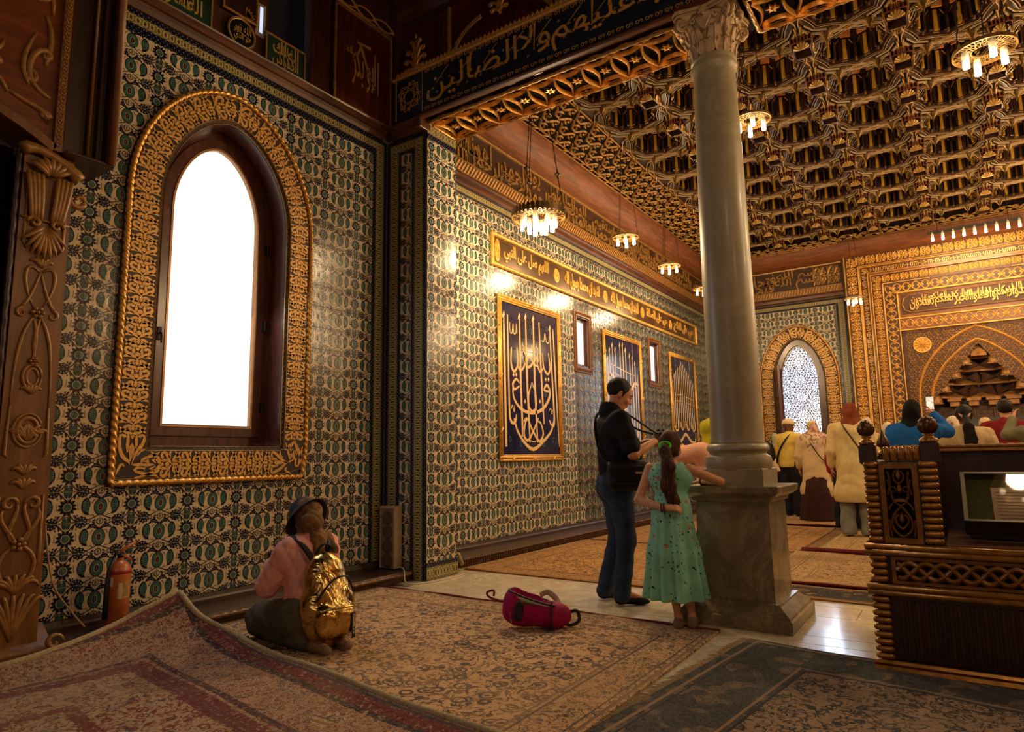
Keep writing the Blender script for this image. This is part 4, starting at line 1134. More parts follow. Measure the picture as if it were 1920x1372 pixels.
MB().cbox(-.235, .235, -.235, .235, 4.655, 4.70, .004).build('impost_block', m_woodx, col)

# ================================================================ skirtings and low carved benches along the walls
m_skirt = wood('skirting_wood', (40, 24, 12), (74, 46, 24), .45, 'Y')
def skirting(name, M, u0, u1, u2, m, num):
    r = empty(name, kind='structure')
    MB().mold([(0, 0), (0, .045), (.125, .045), (.14, .035), (.165, .03), (.165, 0)], M, u0, u1).build('skirting_board', m, r)
    MB().mold([(0, .05), (0, .40), (.065, .40), (.07, .425), (.085, .43), (.10, .425), (.105, .39), (.095, .37), (.095, .05)], M, u2, u1-.01).build('bench_body', m, r)
    return r
b1 = skirting('baseboard_left', MX(XW), 1.70, YR-.02, 1.86, m_skirt, 0)
MB().rope([(XW+.435, 2.0, .075), (XW+.435, 4.85, .075)], .02, .075, 8, 0, .4, 1, .018).build('rope_moulding', m_carve, b1, True)
b2 = skirting('baseboard_side', MX(XW), YP+.02, YB-.1, 5.68, m_skirt, 0)
fr = MB(); y = 5.72
while y < 11.5:
    fr.ell((XW+.425, y, .088), (.022, .013, .012), 6, 4); fr.box(XW+.40, XW+.412, y-.006, y+.006, .015, .08)
    y += .042
for z in (.022, .05): fr.box(XW+.40, XW+.409, 5.70, 11.5, z, z+.008)
fr.build('bobbin_frieze', m_carve, b2, True, kind='stuff')

# ================================================================ gilt framed tile pictures on the far wall
m_cobalt = mat('cobalt_tile', (24, 26, 62), .14, 0, .35, 9)
m_cream = mat('cream_script', (226, 190, 128), .25, 0, .08)
m_tq = mat('turquoise_script', (70, 130, 130), .25, 0, .1)
def pic_map(x, y):
    t = (x-50)/295; top = 78+t*92; return (t*705/(795*(1-t)+705*t), (872-y)/(872-top))
P1 = [
 ([(65, 150), (66, 400), (69, 832)], 9), ([(85, 150), (88, 620), (95, 700), (112, 712), (122, 690), (124, 668)], 9), ([(148, 160), (150, 500), (156, 782)], 9), ([(181, 160), (183, 480), (192, 812)], 9),
 ([(221, 172), (223, 500), (232, 812)], 9), ([(252, 190), (260, 520), (268, 720)], 9), ([(309, 222), (316, 480), (322, 700), (308, 724), (296, 700)], 9), ([(326, 228), (334, 500), (345, 835)], 8),
 ([(104, 322), (100, 400), (114, 448), (136, 410), (132, 325)], 8), ([(133, 400), (148, 446), (172, 410), (166, 345), (184, 424), (214, 404), (196, 372), (180, 400)], 8),
 ([(298, 352), (306, 430), (292, 462), (272, 425), (268, 352)], 8), ([(272, 425), (254, 452), (238, 405), (242, 350)], 7), ([(238, 420), (218, 408), (238, 372), (244, 400)], 7),
 ([(142, 508), (126, 488), (108, 512), (116, 540), (142, 524)], 8), ([(108, 520), (112, 585), (150, 642), (208, 662), (262, 642), (296, 590), (300, 545), (286, 518), (272, 545), (298, 552)], 10),
 ([(208, 505), (190, 570), (192, 632), (209, 652), (227, 632), (228, 572), (208, 505)], 7),
 ([(162, 705), (180, 690), (204, 745), (240, 806), (262, 770), (250, 715), (236, 706)], 8), ([(238, 690), (214, 745), (184, 800), (162, 775), (170, 710), (184, 690)], 8),
 ([(112, 690), (128, 752), (164, 812), (208, 846), (256, 812), (304, 755), (322, 690)], 10),
 ([(98, 640), (104, 622), (112, 655), (116, 622)], 4), ([(296, 650), (304, 640), (310, 668), (314, 645)], 4), ([(96, 190), (98, 240), (108, 246), (114, 200), (116, 246), (128, 246), (132, 200), (134, 250)], 4),
 ([(262, 285), (276, 290), (282, 250), (290, 294), (302, 296), (306, 262)], 4), ([(162, 310), (172, 322), (164, 334), (176, 338)], 3), ([(190, 330), (205, 330), (212, 312), (216, 332)], 4), ([(234, 320), (243, 330), (236, 342)], 3),
 ([(196, 802), (210, 808), (226, 804)], 3)]
D1 = [(112, 465), (126, 465), (281, 490), (295, 490), (170, 603), (248, 603)]
def norm1(): return [([pic_map(*p) for p in pts], w/295) for pts, w in P1], [pic_map(*p) for p in D1]
def smooth(pts, k=5):
    if len(pts) < 3: return pts
    out = []
    for i in range(len(pts)-1):
        p0 = pts[max(i-1, 0)]; p1 = pts[i]; p2 = pts[i+1]; p3 = pts[min(i+2, len(pts)-1)]
        for j in range(k):
            t = j/k; out.append(tuple(.5*((2*b)+(-a+c)*t+(2*a-5*b+4*c-d)*t*t+(-a+3*b-3*c+d)*t**3) for a, b, c, d in zip(p0, p1, p2, p3)))
    out.append(pts[-1]); return out
def spears(us, v0, v1s, w): return [([(u, v1), (u+.004, (v0+v1)/2), (u+.012*(u-.5), v0)], w) for u, v1 in zip(us, v1s)]
P2 = spears([.06, .12, .2, .28, .42, .50, .58, .70, .78, .86, .93], .10, [.80, .88, .93, .9, .95, .96, .92, .88, .86, .82, .72], .026)+[
 ([(.05, .62), (.2, .66), (.45, .42), (.55, .35), (.8, .22)], .045), ([(.95, .62), (.8, .62), (.55, .42), (.45, .35), (.2, .22)], .045), ([(.15, .76), (.85, .70)], .02), ([(.2, .70), (.45, .66)], .018), ([(.55, .62), (.85, .60)], .018),
 ([(.3, .50), (.5, .38), (.7, .52)], .02), ([(.1, .2), (.2, .1), (.35, .2)], .035), ([(.65, .2), (.8, .1), (.9, .2)], .035), ([(.3, .12), (.5, .05), (.7, .12)], .035)]
P3 = spears([.06, .13, .2, .28, .36, .44, .52, .60, .68, .76, .84, .92], .26, [.74, .8, .84, .88, .9, .95, .93, .9, .86, .84, .78, .74], .024)+[
 ([(.12, .60), (.45, .62)], .02), ([(.55, .60), (.9, .58)], .02), ([(.12, .54), (.42, .55)], .016), ([(.58, .54), (.9, .52)], .016),
 ([(.06, .32), (.1, .24), (.2, .25), (.22, .34)], .03), ([(.3, .32), (.36, .25), (.44, .27), (.46, .34)], .03), ([(.54, .34), (.6, .25), (.68, .27), (.7, .34)], .03), ([(.78, .32), (.84, .24), (.93, .26), (.94, .34)], .03),
 ([(.05, .22), (.1, .12), (.3, .13), (.5, .2), (.7, .13), (.9, .12), (.95, .22)], .045), ([(.3, .1), (.5, .06), (.7, .1)], .03)]
def tile_picture(y0, y1, z0, z1, strokes, dots, label):
    t = empty('tile_picture', (XW+.01, (y0+y1)/2, z0), label, 'picture', 'gilt framed blue tile pictures along the wall')
    M0 = MX(XW+.012); nx, ny = 5, 10; a, b = y0+.085, y1-.085; c, d = z0+.085, z1-.085
    sub = []
    put(MB().box(XW+.0095, XW+.012, y0+.02, y1-.02, z0+.02, z1-.02), 'backing', m_grout, t)
    for i in range(nx):
        for j in range(ny):
            mb = MB(); p, q = (b-a)/nx, (d-c)/ny
            mb.cbox(XW+.012, XW+.022, a+i*p+.001, a+(i+1)*p-.001, c+j*q+.001, c+(j+1)*q-.001, .002); put(mb, 'glazed_tile', m_cobalt, t)
    M1 = MX(XW+.0222); mb = MB(); T = lambda p: (a+p[0]*(b-a), c+p[1]*(d-c))
    for k, (pts, w) in enumerate(strokes):
        s = smooth(pts); n = len(s); ww = [w*(b-a)*(.35+.65*min(1, i/3, 9)) if len(pts) == 3 and abs(pts[0][0]-pts[-1][0]) < .03 else w*(b-a)*(.55+.45*sin(PI*i/(n-1))) for i in range(n)]
        mb.rib([T(p) for p in s], ww, M1, 0, .0012+.0002*(k % 5), 0)
        if abs(pts[0][0]-pts[-1][0]) < .05 and pts[0][1] > .72: u, v = T(pts[0]); mb.ext([(u-w*.9, v-.05), (u+w*.9, v-.0), (u+.004, v+.055), (u-w*1.2, v-.02)], M1, 0, .0024)
    for p in dots: mb.ext(circ(*T(p), .026, 4, .034), M1, 0, .0024)
    put(mb, 'cream_script', m_cream, t)
    o = MB()
    for u, v in ((.5, .47), (.5, .85), (.8, .9), (.12, .1), (.3, .07), (.7, .07), (.88, .1), (.75, .42)): o.rib(circ(*T((u, v)), .026, 6, .036), .007, M1, 0, .0026, 0, False, True)
    put(o, 'turquoise_marks', m_tq, t, kind='stuff')
    for (p, q) in (((y0+.03, z0), (y0+.03, z1)), ((y1-.03, z0), (y1-.03, z1)), ((y0, z0+.03), (y1, z0+.03)), ((y0, z1-.03), (y1, z1-.03))):
        e = MB(); hor = abs(q[0]-p[0]) > abs(q[1]-p[1]); M = MX(XW+.01)
        for off, r in ((-.018, .017), (.018, .020), (.045, .010)):
            sgn = 1 if (p[0] < (y0+y1)/2 and not hor) or (hor and p[1] < (z0+z1)/2) else -1
            dp = (0, off*sgn) if hor else (off*sgn, 0)
            e.tube([M(p[0]+dp[0], p[1]+dp[1], .022), M(q[0]+dp[0], q[1]+dp[1], .022)], r, 8)
        for f in (.18, .5, .82):
            u, v = p[0]+(q[0]-p[0])*f, p[1]+(q[1]-p[1])*f; k = .035
            e.tube([M(u-(k if hor else .03), v-(.03 if hor else k), .04), M(u, v, .048), M(u+(k if hor else .03), v+(.03 if hor else k), .04)], .011, 6)
        put(e, 'gilt_frame_moulding', m_goldy, t, True)
    return t
m_goldy = mat('bright_gilt_frame', (216, 166, 76), .36, .35, .2, 20, bump=.1)
s1, d1 = norm1()
tile_picture(6.92, 8.545, 1.11, 3.30, s1, d1, 'blue tile picture with cream script of tall shafts and a bowl, nearest of the three')
tile_picture(10.01, 11.62, 1.11, 3.30, P2, [], 'blue tile picture with crossing diagonal script, behind the man with the camera')
tile_picture(13.10, 14.72, 1.11, 3.30, P3, [], 'blue tile picture with dense comb-like script, farthest, above the raised phone')

# long inscription frieze
fz = empty('inscription_frieze', (XW+.01, 10.9, 3.66), 'long bronze frieze with gold script and roundels, above the tile pictures', 'frieze')
m_bronze = mat('bronze_ground', (86, 62, 34), .3, .4, .35, 3, bump=.1, bscale=8)
put(MB().box(XW, XW+.02, 6.8, 14.93, 3.67, 4.12), 'frieze_board', m_bronze, fz)
for a, b in (((6.8, 3.69), (14.93, 3.69)), ((6.8, 4.10), (14.93, 4.10)), ((6.82, 3.67), (6.82, 4.12)), ((14.91, 3.67), (14.91, 4.12))):
    put(MB().rope([(XW+.03, *a), (XW+.03, *b)], .032, .07, 8, 0, .2, 1, .023), 'gilt_rope_frame', m_goldy, fz, True)
t = MB(); Mf = MX(XW+.02)
parts = [('اللهم صل على النبي', 7.1, 8.25), ('اشهد ان محمدا رسول الله', 8.75, 9.95), ('اشهد ان محمدا رسول الله', 10.4, 11.6), ('حي على الصلاة', 12.0, 13.1), ('حي على الفلاح', 13.5, 14.7)]
for s, a, b in parts: t = MB(); text_on(t, s, a, b, 3.77, 4.04, Mf, 0, .014, weight=.02); put(t, 'gilt_script', m_goldy, fz)
for y in (6.94, 8.5, 10.18, 11.8, 13.3):
    t = MB(); t.ext(circ(y, 3.895, .085 if y > 7 else .06, 12, .11 if y > 7 else .16), Mf, 0, .01); t.rib(circ(y, 3.895, .06 if y > 7 else .04, 10, .08 if y > 7 else .12), .014, Mf, 0, .018, 0, True, True); t.rib(circ(y, 3.895, .025, 6), .014, Mf, 0, .018, 0, True, True); put(t, 'roundel', m_goldy, fz)

# narrow windows
for k, (a, b) in enumerate(SW):
    w = empty('window_%d' % (k+2), kind='structure'); z0, z1 = 2.475, 3.465
    def fr_(mb, i, w0, w1, x):
        for p in ((a+i, a+i+x, z0+i, z1-i), (b-i-x, b-i, z0+i, z1-i), (a+i+x, b-i-x, z0+i, z0+i+x), (a+i+x, b-i-x, z1-i-x, z1-i)): mb.cbox(XW+w0, XW+w1, p[0], p[1], p[2], p[3], .004)
        return mb
    fr_(MB(), 0, -.02, .03, .085).build('carved_frame', m_carve, w); e = MB(); run_scroll(e, *(lambda f, L: (f, L))(*pathmap(dens([(a+.04, z0+.04), (a+.04, z1-.04), (b-.04, z1-.04), (b-.04, z0+.04)], .05, True), True)), .1, .05, MX(XW+.03), 0, .006, 0); e.build('frame_carving', mat('lighter_carving', (132, 88, 44), .45, 0, .1), w)
    fr_(MB(), .085, -.12, .012, .018).build('reveal', m_sash, w); fr_(MB(), .10, -.08, -.04, .05).build('sash', m_sash, w)
    MB().box(XW-.065, XW-.06, a+.14, b-.14, z0+.14, z1-.14).build('window_glass', m_pane2, w)

# ================================================================ arched far window with star lattice
w4 = empty('window_4', kind='structure')
arched_surround(w4, MY(YB-.009), FWC, .52, 1.05, 2.75, .95, .25, .045, .03, .03, .20)
M4 = MY(YB); AD = lambda hw, z0, zs, rise: arch_d(hw, z0, zs, rise, FWC)
ring(AD(.40, 1.16, 2.75, .82), AD(.53, 1.04, 2.75, .96), M4, -.3, -.02).build('outer_frame', m_sash, w4)
ring(AD(.375, 1.2, 2.75, .78), AD(.42, 1.14, 2.75, .84), M4, -.16, -.06).build('sash', m_sash, w4)
m_lat = mat('lattice_plaster', (120, 96, 66), .6, 0, .15)
s = Sh('open_daylight'); s.set('Base Color', (0.8, .8, .8)).set('Emission Strength', 2.6); n = s.noise(1.2, 2); s.set('Emission Color', s.mix(n.step(.4, .65), (.60, .72, 1.0), (.95, .97, 1.0)))
m_daylight = s.m
MB().add([M4(u, v, -.22) for u, v in AD(.40, 1.16, 2.75, .82)], [tuple(range(len(AD(.4, 1.16, 2.75, .82))))]).build('window_glass', m_daylight, w4)
la = MB(); ins = inwin(FWC, .39, 1.18, 2.75, .80); inside = lambda p: ins(*p) or (1.18 < p[1] <= 2.76 and abs(p[0]-FWC) < .39)
def seg(a, b, w):
    if inside(((a[0]+b[0])/2, (a[1]+b[1])/2)): la.rib([a, b], w, M4, -.12, -.105, 0)
cs = [(FWC+q*.34, 1.20+r*.40+(.20 if q else 0)) for r in range(7) for q in (-1, 0, 1)]
def segl(a, b, w):
    n = max(1, int(math.dist(a, b)/.05))
    for i in range(n): seg((a[0]+(b[0]-a[0])*i/n, a[1]+(b[1]-a[1])*i/n), (a[0]+(b[0]-a[0])*(i+1)/n, a[1]+(b[1]-a[1])*(i+1)/n), w)
for x, z in cs:
    P = lambda r, t: (x+r*cos(t), z+r*sin(t))
    for k in range(12):
        a, b, c = 2*PI*k/12, 2*PI*(k+.5)/12, 2*PI*(k+1)/12
        seg(P(.034, a), P(.034, c), .012); seg(P(.034, a), P(.10, a), .012); seg(P(.10, a), P(.135, b), .013); seg(P(.135, b), P(.10, c), .013)
        seg(P(.10, a), P(.145, a), .012); seg(P(.145, a), P(.168, b), .013); seg(P(.168, b), P(.145, c), .013); seg(P(.135, b), P(.168, b), .012)
pz = 1.15; r = 0
while pz < 3.6:
    px = FWC-.42+(.036 if r % 2 else 0)
    while px < FWC+.42:
        for dx, dz in ((.072, 0), (.036, .062), (-.036, .062)):
            m_ = (px+dx/2, pz+dz/2)
            if all(math.dist(m_, c) > .172 for c in cs): seg((px, pz), (px+dx, pz+dz), .014)
        px += .072
    pz += .062; r += 1
la.build('star_lattice', m_lat, w4, kind='stuff')
sh = MB(); sh.cbox(-.03, .03, -.42, 0, 0, 1.9, .006).cbox(-.036, .036, -.40, -.35, .06, 1.84, .004).box(-.034, .034, -.3, -.12, .3, 1.6)
link('open_shutter', sh.mesh('open_shutter', m_sash), w4, M=Matrix.Translation((FWC-.50, YB-.02, 1.2)) @ Matrix.Rotation(math.radians(22), 4, 'Z'))

# ================================================================ the great gilt prayer niche
XC = .455
mh = empty('prayer_niche', (XC, YB, 0), 'large gilt carved prayer niche with nested frames and stepped stalactite hood', 'niche')
MH = MY(YB)
m_mb = mat('niche_wood', (118, 72, 34), .4, 0, .2, 8); m_mg = mat('niche_gilt', (222, 170, 84), .42, .3, .2, 30, bump=.1); m_mdk = mat('niche_ground', (70, 38, 16), .5, 0, .2, 20)
def PI_path(off): return [(XC-2.219+off, .12), (XC-2.219+off, 5.377-off), (XC+2.219-off, 5.377-off), (XC+2.219-off, .12)]
def pi_band(name, o0, o1, w0, w1, m):
    a, b = PI_path(o0), PI_path(o1); mb = MB(); mb.add([MH(*p, w1) for p in a]+[MH(*p, w1) for p in b]+[MH(*p, w0) for p in a]+[MH(*p, w0) for p in b], [q for i in range(3) for q in ((i, i+1, 5+i, 4+i), (8+i, 9+i, i+1, i), (4+i, 5+i, 13+i, 12+i))]); put(mb, name, m, mh)
def pi_scroll(name, o, w, pitch, wz, unit=None, s=1.0, m=None):
    f, L = pathmap(dens(PI_path(o), .08), False); mb = MB(); run_scroll(mb, f, L, pitch, w, MH, wz, wz+.014, 0, unit, s=s); put(mb, name, m or m_mg, mh)
def pi_line(offs, r, wz):
    mb = MB()
    for o in offs:
        P = [MH(u, v, wz) for u, v in PI_path(o)]; mb.tube(P, r, 6)
    put(mb, 'gilt_fillet', m_mg, mh)
pi_band('outer_frame', 0, .27, 0, .16, m_mb); pi_band('rope_hollow', .255, .31, 0, .12, m_mb); pi_band('kufic_frame', .30, .43, 0, .10, m_mdk); pi_band('plain_frame', .42, .50, 0, .13, m_mb); pi_band('second_frame', .49, .70, 0, .09, m_mdk); pi_band('lattice_frame', .69, .945, 0, .07, m_mdk)
pi_band('outer_ground', .03, .25, .15, .163, m_mdk)
pi_scroll('outer_scrollwork', .14, .20, .20, .163, s=1.25); pi_scroll('second_scrollwork', .585, .155, .17, .09, s=1.25)
kuf = [([(.2*i, -.04), (.2*i, .04)], .018) for i in range(1)]
rng = random.Random(3); f, L = pathmap(dens(PI_path(.365), .08), False); mb = MB(); x = 0
while x < L-.1:
    h1 = rng.choice((-.035, .0, .035)); mb.rib([f(x, -.04), f(x+.01, .042)], .012, MH, .10, .112, 0); mb.rib([f(x, h1), f(x+.05, h1)], .012, MH, .10, .112, 0); mb.rib([f(x+.035, h1), f(x+.04, -h1)], .011, MH, .10, .112, 0); x += .062
put(mb, 'kufic_relief', m_mg, mh)
def weave(f, L, w, p, wz, name):
    mb = MB(); n = max(1, round(L/p)); p = L/n
    for ph in (0, .5):
        k = int(n*8); pts = [f(L*i/k, w*.42*cos(2*PI*(i/8*.5+ph*1.0))) for i in range(k+1)]; mb.rib(pts, .022, MH, wz, wz+.014+.003*ph, 0, True)
    for i in range(n*2): mb.ext([f((i+.5)*p/2+dx, dy) for dx, dy in ((-.022, 0), (0, -.03), (.022, 0), (0, .03))], MH, wz, wz+.014, 0, .5)
    put(mb, name, m_mg, mh)
f, L = pathmap(dens(PI_path(.815), .08), False); weave(f, L, .20, .17, .07, 'diamond_weave')
pi_line((.008, .262), .014, .165); pi_line((.282,), .022, .13); pi_line((.435, .49), .012, .13); pi_line((.69, .70, .94), .013, .085)
# inscription panel and the weave below it
IX0, IX1 = XC-1.27, XC+1.27
put(MB().box(IX0, IX1, YB-.06, YB, 3.63, 4.46), 'panel_board', m_mb, mh)
put(MB().box(IX0+.05, IX1-.05, YB-.065, YB-.06, 3.98, 4.40), 'inscription_ground', m_mdk, mh)
mb = MB(); Mi = MY(YB-.065); fr2 = [(IX0+.10, 4.07), (IX0+.07, 4.19), (IX0+.10, 4.31), (IX0+.2, 4.37), (IX1-.2, 4.37), (IX1-.10, 4.31), (IX1-.07, 4.19), (IX1-.10, 4.07), (IX1-.2, 4.01), (IX0+.2, 4.01)]
mb.rib(fr2, .016, Mi, 0, .02, 0, True, True)
W2 = ['واعبدوا', 'ربكم', 'وافعلوا', 'الخير', 'لعلكم', 'تفلحون'][::-1]
ww = [(lambda g: g[1]-g[0])(text_geo(s)[3]) for s in W2]; sc = (IX1-IX0-.42)/sum(ww); u = IX0+.2
for i, s in enumerate(W2):
    text_on(mb, s, u, u+ww[i]*sc*.97, 4.05, 4.33, Mi, 0, .022, weight=.02); u += ww[i]*sc
u = IX0+.24
for i, s in enumerate(['تفلحون', 'لعلكم', 'اركعوا', 'واسجدوا', 'امنوا', 'الذين', 'ايها']): text_on(mb, s, u, u+.29, 4.17, 4.36, Mi, 0, .018, weight=.01); u += .30
put(mb, 'gilt_inscription', m_mg, mh)
weave(lambda s, t: (IX0+s, 3.78+t), IX1-IX0, .20, .17, .06, 'lower_weave')
mb = MB()
for z in (3.645, 3.90, 4.455): mb.tube([MH(IX0-.06, z, .07), MH(IX1+.06, z, .07)], .014, 6)
mb.tube([MH(IX0, 3.9, .07), MH(IX0, 4.46, .07)], .012, 6); mb.tube([MH(IX1, 3.9, .07), MH(IX1, 4.46, .07)], .012, 6)
put(mb, 'gilt_fillet', m_mg, mh)
# field pierced by the lobed stepped opening
lob = []
for x, z in [(-.86, .12), (-.86, 2.06), (-.80, 2.2), (-.72, 2.30), (-.62, 2.32), (-.60, 2.45), (-.52, 2.56), (-.40, 2.58), (-.37, 2.72), (-.30, 2.82), (-.22, 2.84), (-.20, 2.98), (-.12, 3.08), (-.06, 3.18), (0, 3.25)]: lob.append((XC+x, z))
lob = lob+[(2*XC-x, z) for x, z in lob[-2::-1]]
fw = holed_wall((XC-1.32, XC+1.32, .12, 3.64), lob, MY(YB-.03), .1); put(fw, 'carved_field', m_mdk, mh)
A1 = [(XC-1.055, 1.6), (XC-1.053, 2.23), (XC-1.0, 2.6), (XC-.84, 2.95), (XC-.58, 3.26), (XC-.25, 3.49), (XC, 3.60)]; A2 = [(XC-.86, 1.6), (XC-.84, 2.22), (XC-.78, 2.5), (XC-.63, 2.80), (XC-.40, 3.06), (XC-.15, 3.26), (XC, 3.33)]
mir = lambda a: smooth(a, 4)+[(2*XC-x, z) for x, z in smooth(a, 4)[-2::-1]]
mb = MB(); Mn = MY(YB-.03)
for a in (A1, A2): mb.rib(mir(a), .045, Mn, 0, .035, 0, True)
put(mb, 'arch_moulding', m_mg, mh)
# fine all-over scroll filling field, drawn as many small hooks
mb = MB(); rng = random.Random(11); import bisect
def inpoly(p, poly):
    c = False; n = len(poly)
    for i in range(n):
        a, b = poly[i], poly[(i+1) % n]
        if (a[1] > p[1]) != (b[1] > p[1]) and p[0] < (b[0]-a[0])*(p[1]-a[1])/(b[1]-a[1])+a[0]: c = not c
    return c
z = 1.55; r = 0
while z < 3.61:
    x = XC-1.18+(.026 if r % 2 else 0)
    while x < XC+1.2:
        if not inpoly((x, z), lob):
            a = rng.uniform(0, 2*PI); sg = rng.choice((1, -1)); R = .02
            mb.rib([(x+R*cos(a+sg*t)*(1+.25*t), z+R*sin(a+sg*t)*(1+.25*t)) for t in (0, 1.1, 2.2, 3.3)], [.005, .016, .014, .005], Mn, 0, .012, 0, True)
        x += .052
    z += .042; r += 1
put(mb, 'fine_scroll_ground', mat('niche_fine_gilt', (196, 148, 74), .45, .25, .2), mh, kind='stuff')
for sx in (-.92, .92):
    mb = MB(); c = (XC+sx, 3.31); mb.lathe([(.15, 0), (.165, .012), (.16, .03), (.14, .03), (.13, .015), (0.02, .012), (0, .03)], (0, 0, 0), 28, 0, lambda x, y, z: (c[0]+x, YB-.03-z, c[1]+y))
    for k in range(12): a = 2*PI*k/12; mb.rib([(c[0]+.02*cos(a), c[1]+.02*sin(a)), (c[0]+.08*cos(a), c[1]+.08*sin(a)), (c[0]+.125*cos(a), c[1]+.125*sin(a))], [.012, .035, .05], Mn, .01, .035, 0, True)
    put(mb, 'rosette_boss', m_mg, mh, 'auto')
# hollow of the niche with tiers of stalactite cells
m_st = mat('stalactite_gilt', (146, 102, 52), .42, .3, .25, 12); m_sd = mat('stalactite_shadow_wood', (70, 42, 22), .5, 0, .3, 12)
mb = MB(); n = 16
mb.add([(XC-.88*cos(PI*i/n), YB+.02+.6*sin(PI*i/n), z) for z in (.0, 3.3) for i in range(n+1)], [(i, i+1, n+2+i, n+1+i) for i in range(n)]+[tuple(n+1+i for i in range(n+1))])
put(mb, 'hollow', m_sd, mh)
tiers = [(2.20, .80, 5, .26), (2.46, .66, 4, .26), (2.72, .46, 3, .24), (2.96, .27, 2, .2)]
for z0, R, nc, hh in tiers:
    for i in range(nc):
        a0, a1 = PI*i/nc, PI*(i+1)/nc; am = (a0+a1)/2; P = lambda a, r, z: (XC-r*cos(a), YB+.02+.62*r*sin(a), z)
        mb = MB(); g = R*.98; b = R*.80
        mb.add([P(a0, g, z0+.03), P(a1, g, z0+.03), P(am, b*.92, z0+.03), P(am, g*.99, z0+.115), P(a0, g, z0), P(a1, g, z0), P(am, b*.92, z0)], [(0, 2, 3), (1, 3, 2), (4, 6, 5), (0, 4, 6, 2), (2, 6, 5, 1), (0, 3, 1)], 0)
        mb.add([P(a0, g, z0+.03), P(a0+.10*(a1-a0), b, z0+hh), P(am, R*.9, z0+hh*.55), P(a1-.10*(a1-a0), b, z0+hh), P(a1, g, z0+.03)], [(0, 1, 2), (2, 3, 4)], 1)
        mb.add([P(a0, g, z0+hh-.05), P(a0+.3*(a1-a0), g, z0+hh), P(a0, g, z0+hh)], [(0, 1, 2)], 0)
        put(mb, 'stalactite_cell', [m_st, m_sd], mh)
mb = MB(); mb.lathe([(.17, 0), (.165, .05), (.13, .12), (.06, .2), (.0, .24)], (XC, YB+.10, 3.0), 16, 0, None, lambda th, i: 1+.06*cos(8*th)); put(mb, 'hood_cap', m_st, mh, 'auto')
for x, z in ((-.77, 2.10), (-.62, 2.33), (-.42, 2.60), (-.23, 2.85)):
    for sg in (1, -1):
        mb = MB(); mb.lathe([(.10, 0), (.10, .05), (.08, .13), (.04, .17), (0, .19)], (XC+sg*x, YB+.06, z), 10, 0); mb.cbox(XC+sg*x-.11, XC+sg*x+.11, YB-.02, YB+.15, z-.02, z, .004); put(mb, 'corner_cell', m_st, mh, 'auto')
for i in range(4):
    x = XC-.48+.32*i
    mb = MB().cbox(x-.12, x+.12, YB+.12, YB+.4, 2.13, 2.19, .005).cbox(x-.085, x+.085, YB+.14, YB+.4, 2.03, 2.13, .01); put(mb, 'bracket', m_st, mh)
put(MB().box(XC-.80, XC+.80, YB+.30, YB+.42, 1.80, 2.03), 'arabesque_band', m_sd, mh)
mb = MB()
for i in range(5):
    x = XC-.64+.32*i; c = (x, 1.91); f_ = MY(YB+.30)
    for k in range(6): a = PI*k/3; mb.rib([(x+.03*cos(a), 1.91+.03*sin(a)), (x+.09*cos(a+.5), 1.91+.07*sin(a+.5)), (x+.05*cos(a+1.1), 1.91+.05*sin(a+1.1))], [.008, .014, .006], f_, 0, .01, 0, True)
    mb.tube([(x+.16, YB+.27, 1.79), (x+.16, YB+.27, 2.02)], .012, 8)
put(mb, 'arabesque_relief', mat('dull_gilt', (110, 74, 38), .5, .3, .2), mh)
put(MB().box(XC-.84, XC+.84, YB+.28, YB+.5, .0, 1.80), 'tiled_lining', mat('dark_patterned_lining', (60, 66, 58), .4, 0, .5, 60), mh)
# ================================================================ carved wooden portal at the left edge
pt = empty('carved_portal', (-4.75, 1.6, 0), 'tall carved wooden portal with gilt scrollwork pilaster and projecting moulded lintel, at the left edge', 'portal')
m_pw = wood('portal_wood', (100, 62, 26), (136, 90, 40), .42, 'Z', 4); m_prl = mat('portal_relief', (150, 108, 54), .4, .1, .2, 30); m_pdk = wood('portal_dark', (40, 22, 12), (66, 36, 18), .4, 'Z', 4)
QX = -4.60
put(MB().box(XW+.01, QX, 1.515, 1.79, .1, 3.14), 'pilaster', m_pw, pt)
MP = MX(QX); yc = 1.652
def relief(name, curves, r=.009, M=MP, single=False):
    if single:
        for c in curves: relief(name, [c], r, M)
        return
    mb = MB()
    for c in curves:
        pts, w = (c if isinstance(c, tuple) and isinstance(c[1], (int, float)) else (c, r))
        mb.tube([M(u, v, .004) for u, v in pts], [w*(.45+.75*sin(PI*min(1, .12+.88*i/(len(pts)-1)))) for i in range(len(pts))], 6)
    return put(mb, name, m_prl, pt, True)
def both(c): return [c, [(2*yc-u, v) for u, v in c]]
for z0 in (.34, 2.0):
    pass
L = []
for c in (bez((yc-.01, 2.33), (yc-.09, 2.42), (yc-.11, 2.26), (yc-.02, 2.10), 10), bez((yc-.0, 2.33), (yc-.03, 2.22), (yc-.05, 2.14), (yc-.085, 2.10), 8)+spiral(yc-.082, 2.065, .032, .008, 1.6, 7.6, 12)): L += both([(u, v) for u, v in c])
L += both(bez((yc-.01, 2.06), (yc-.06, 1.98), (yc-.10, 1.9), (yc-.10, 1.5), 9)); L += both(bez((yc-.02, 2.05), (yc+.01, 1.95), (yc+.01, 1.85), (yc-.01, 1.78), 8))
L += [circ(yc, 1.68, .05, 18, .075)+[(yc+.05, 1.68)], circ(yc, 1.68, .032, 14, .052)+[(yc+.032, 1.68)]]
L += both([(yc-.105, 2.86), (yc-.105, 2.5), (yc-.085, 2.46)]); L += both([(yc-.10, 1.5), (yc-.108, 1.22), (yc-.09, 1.2)])
L += both([(yc-.11, .98), (yc-.112, .6), (yc-.10, .56)])
relief('ribbon_scroll', L, single=True)
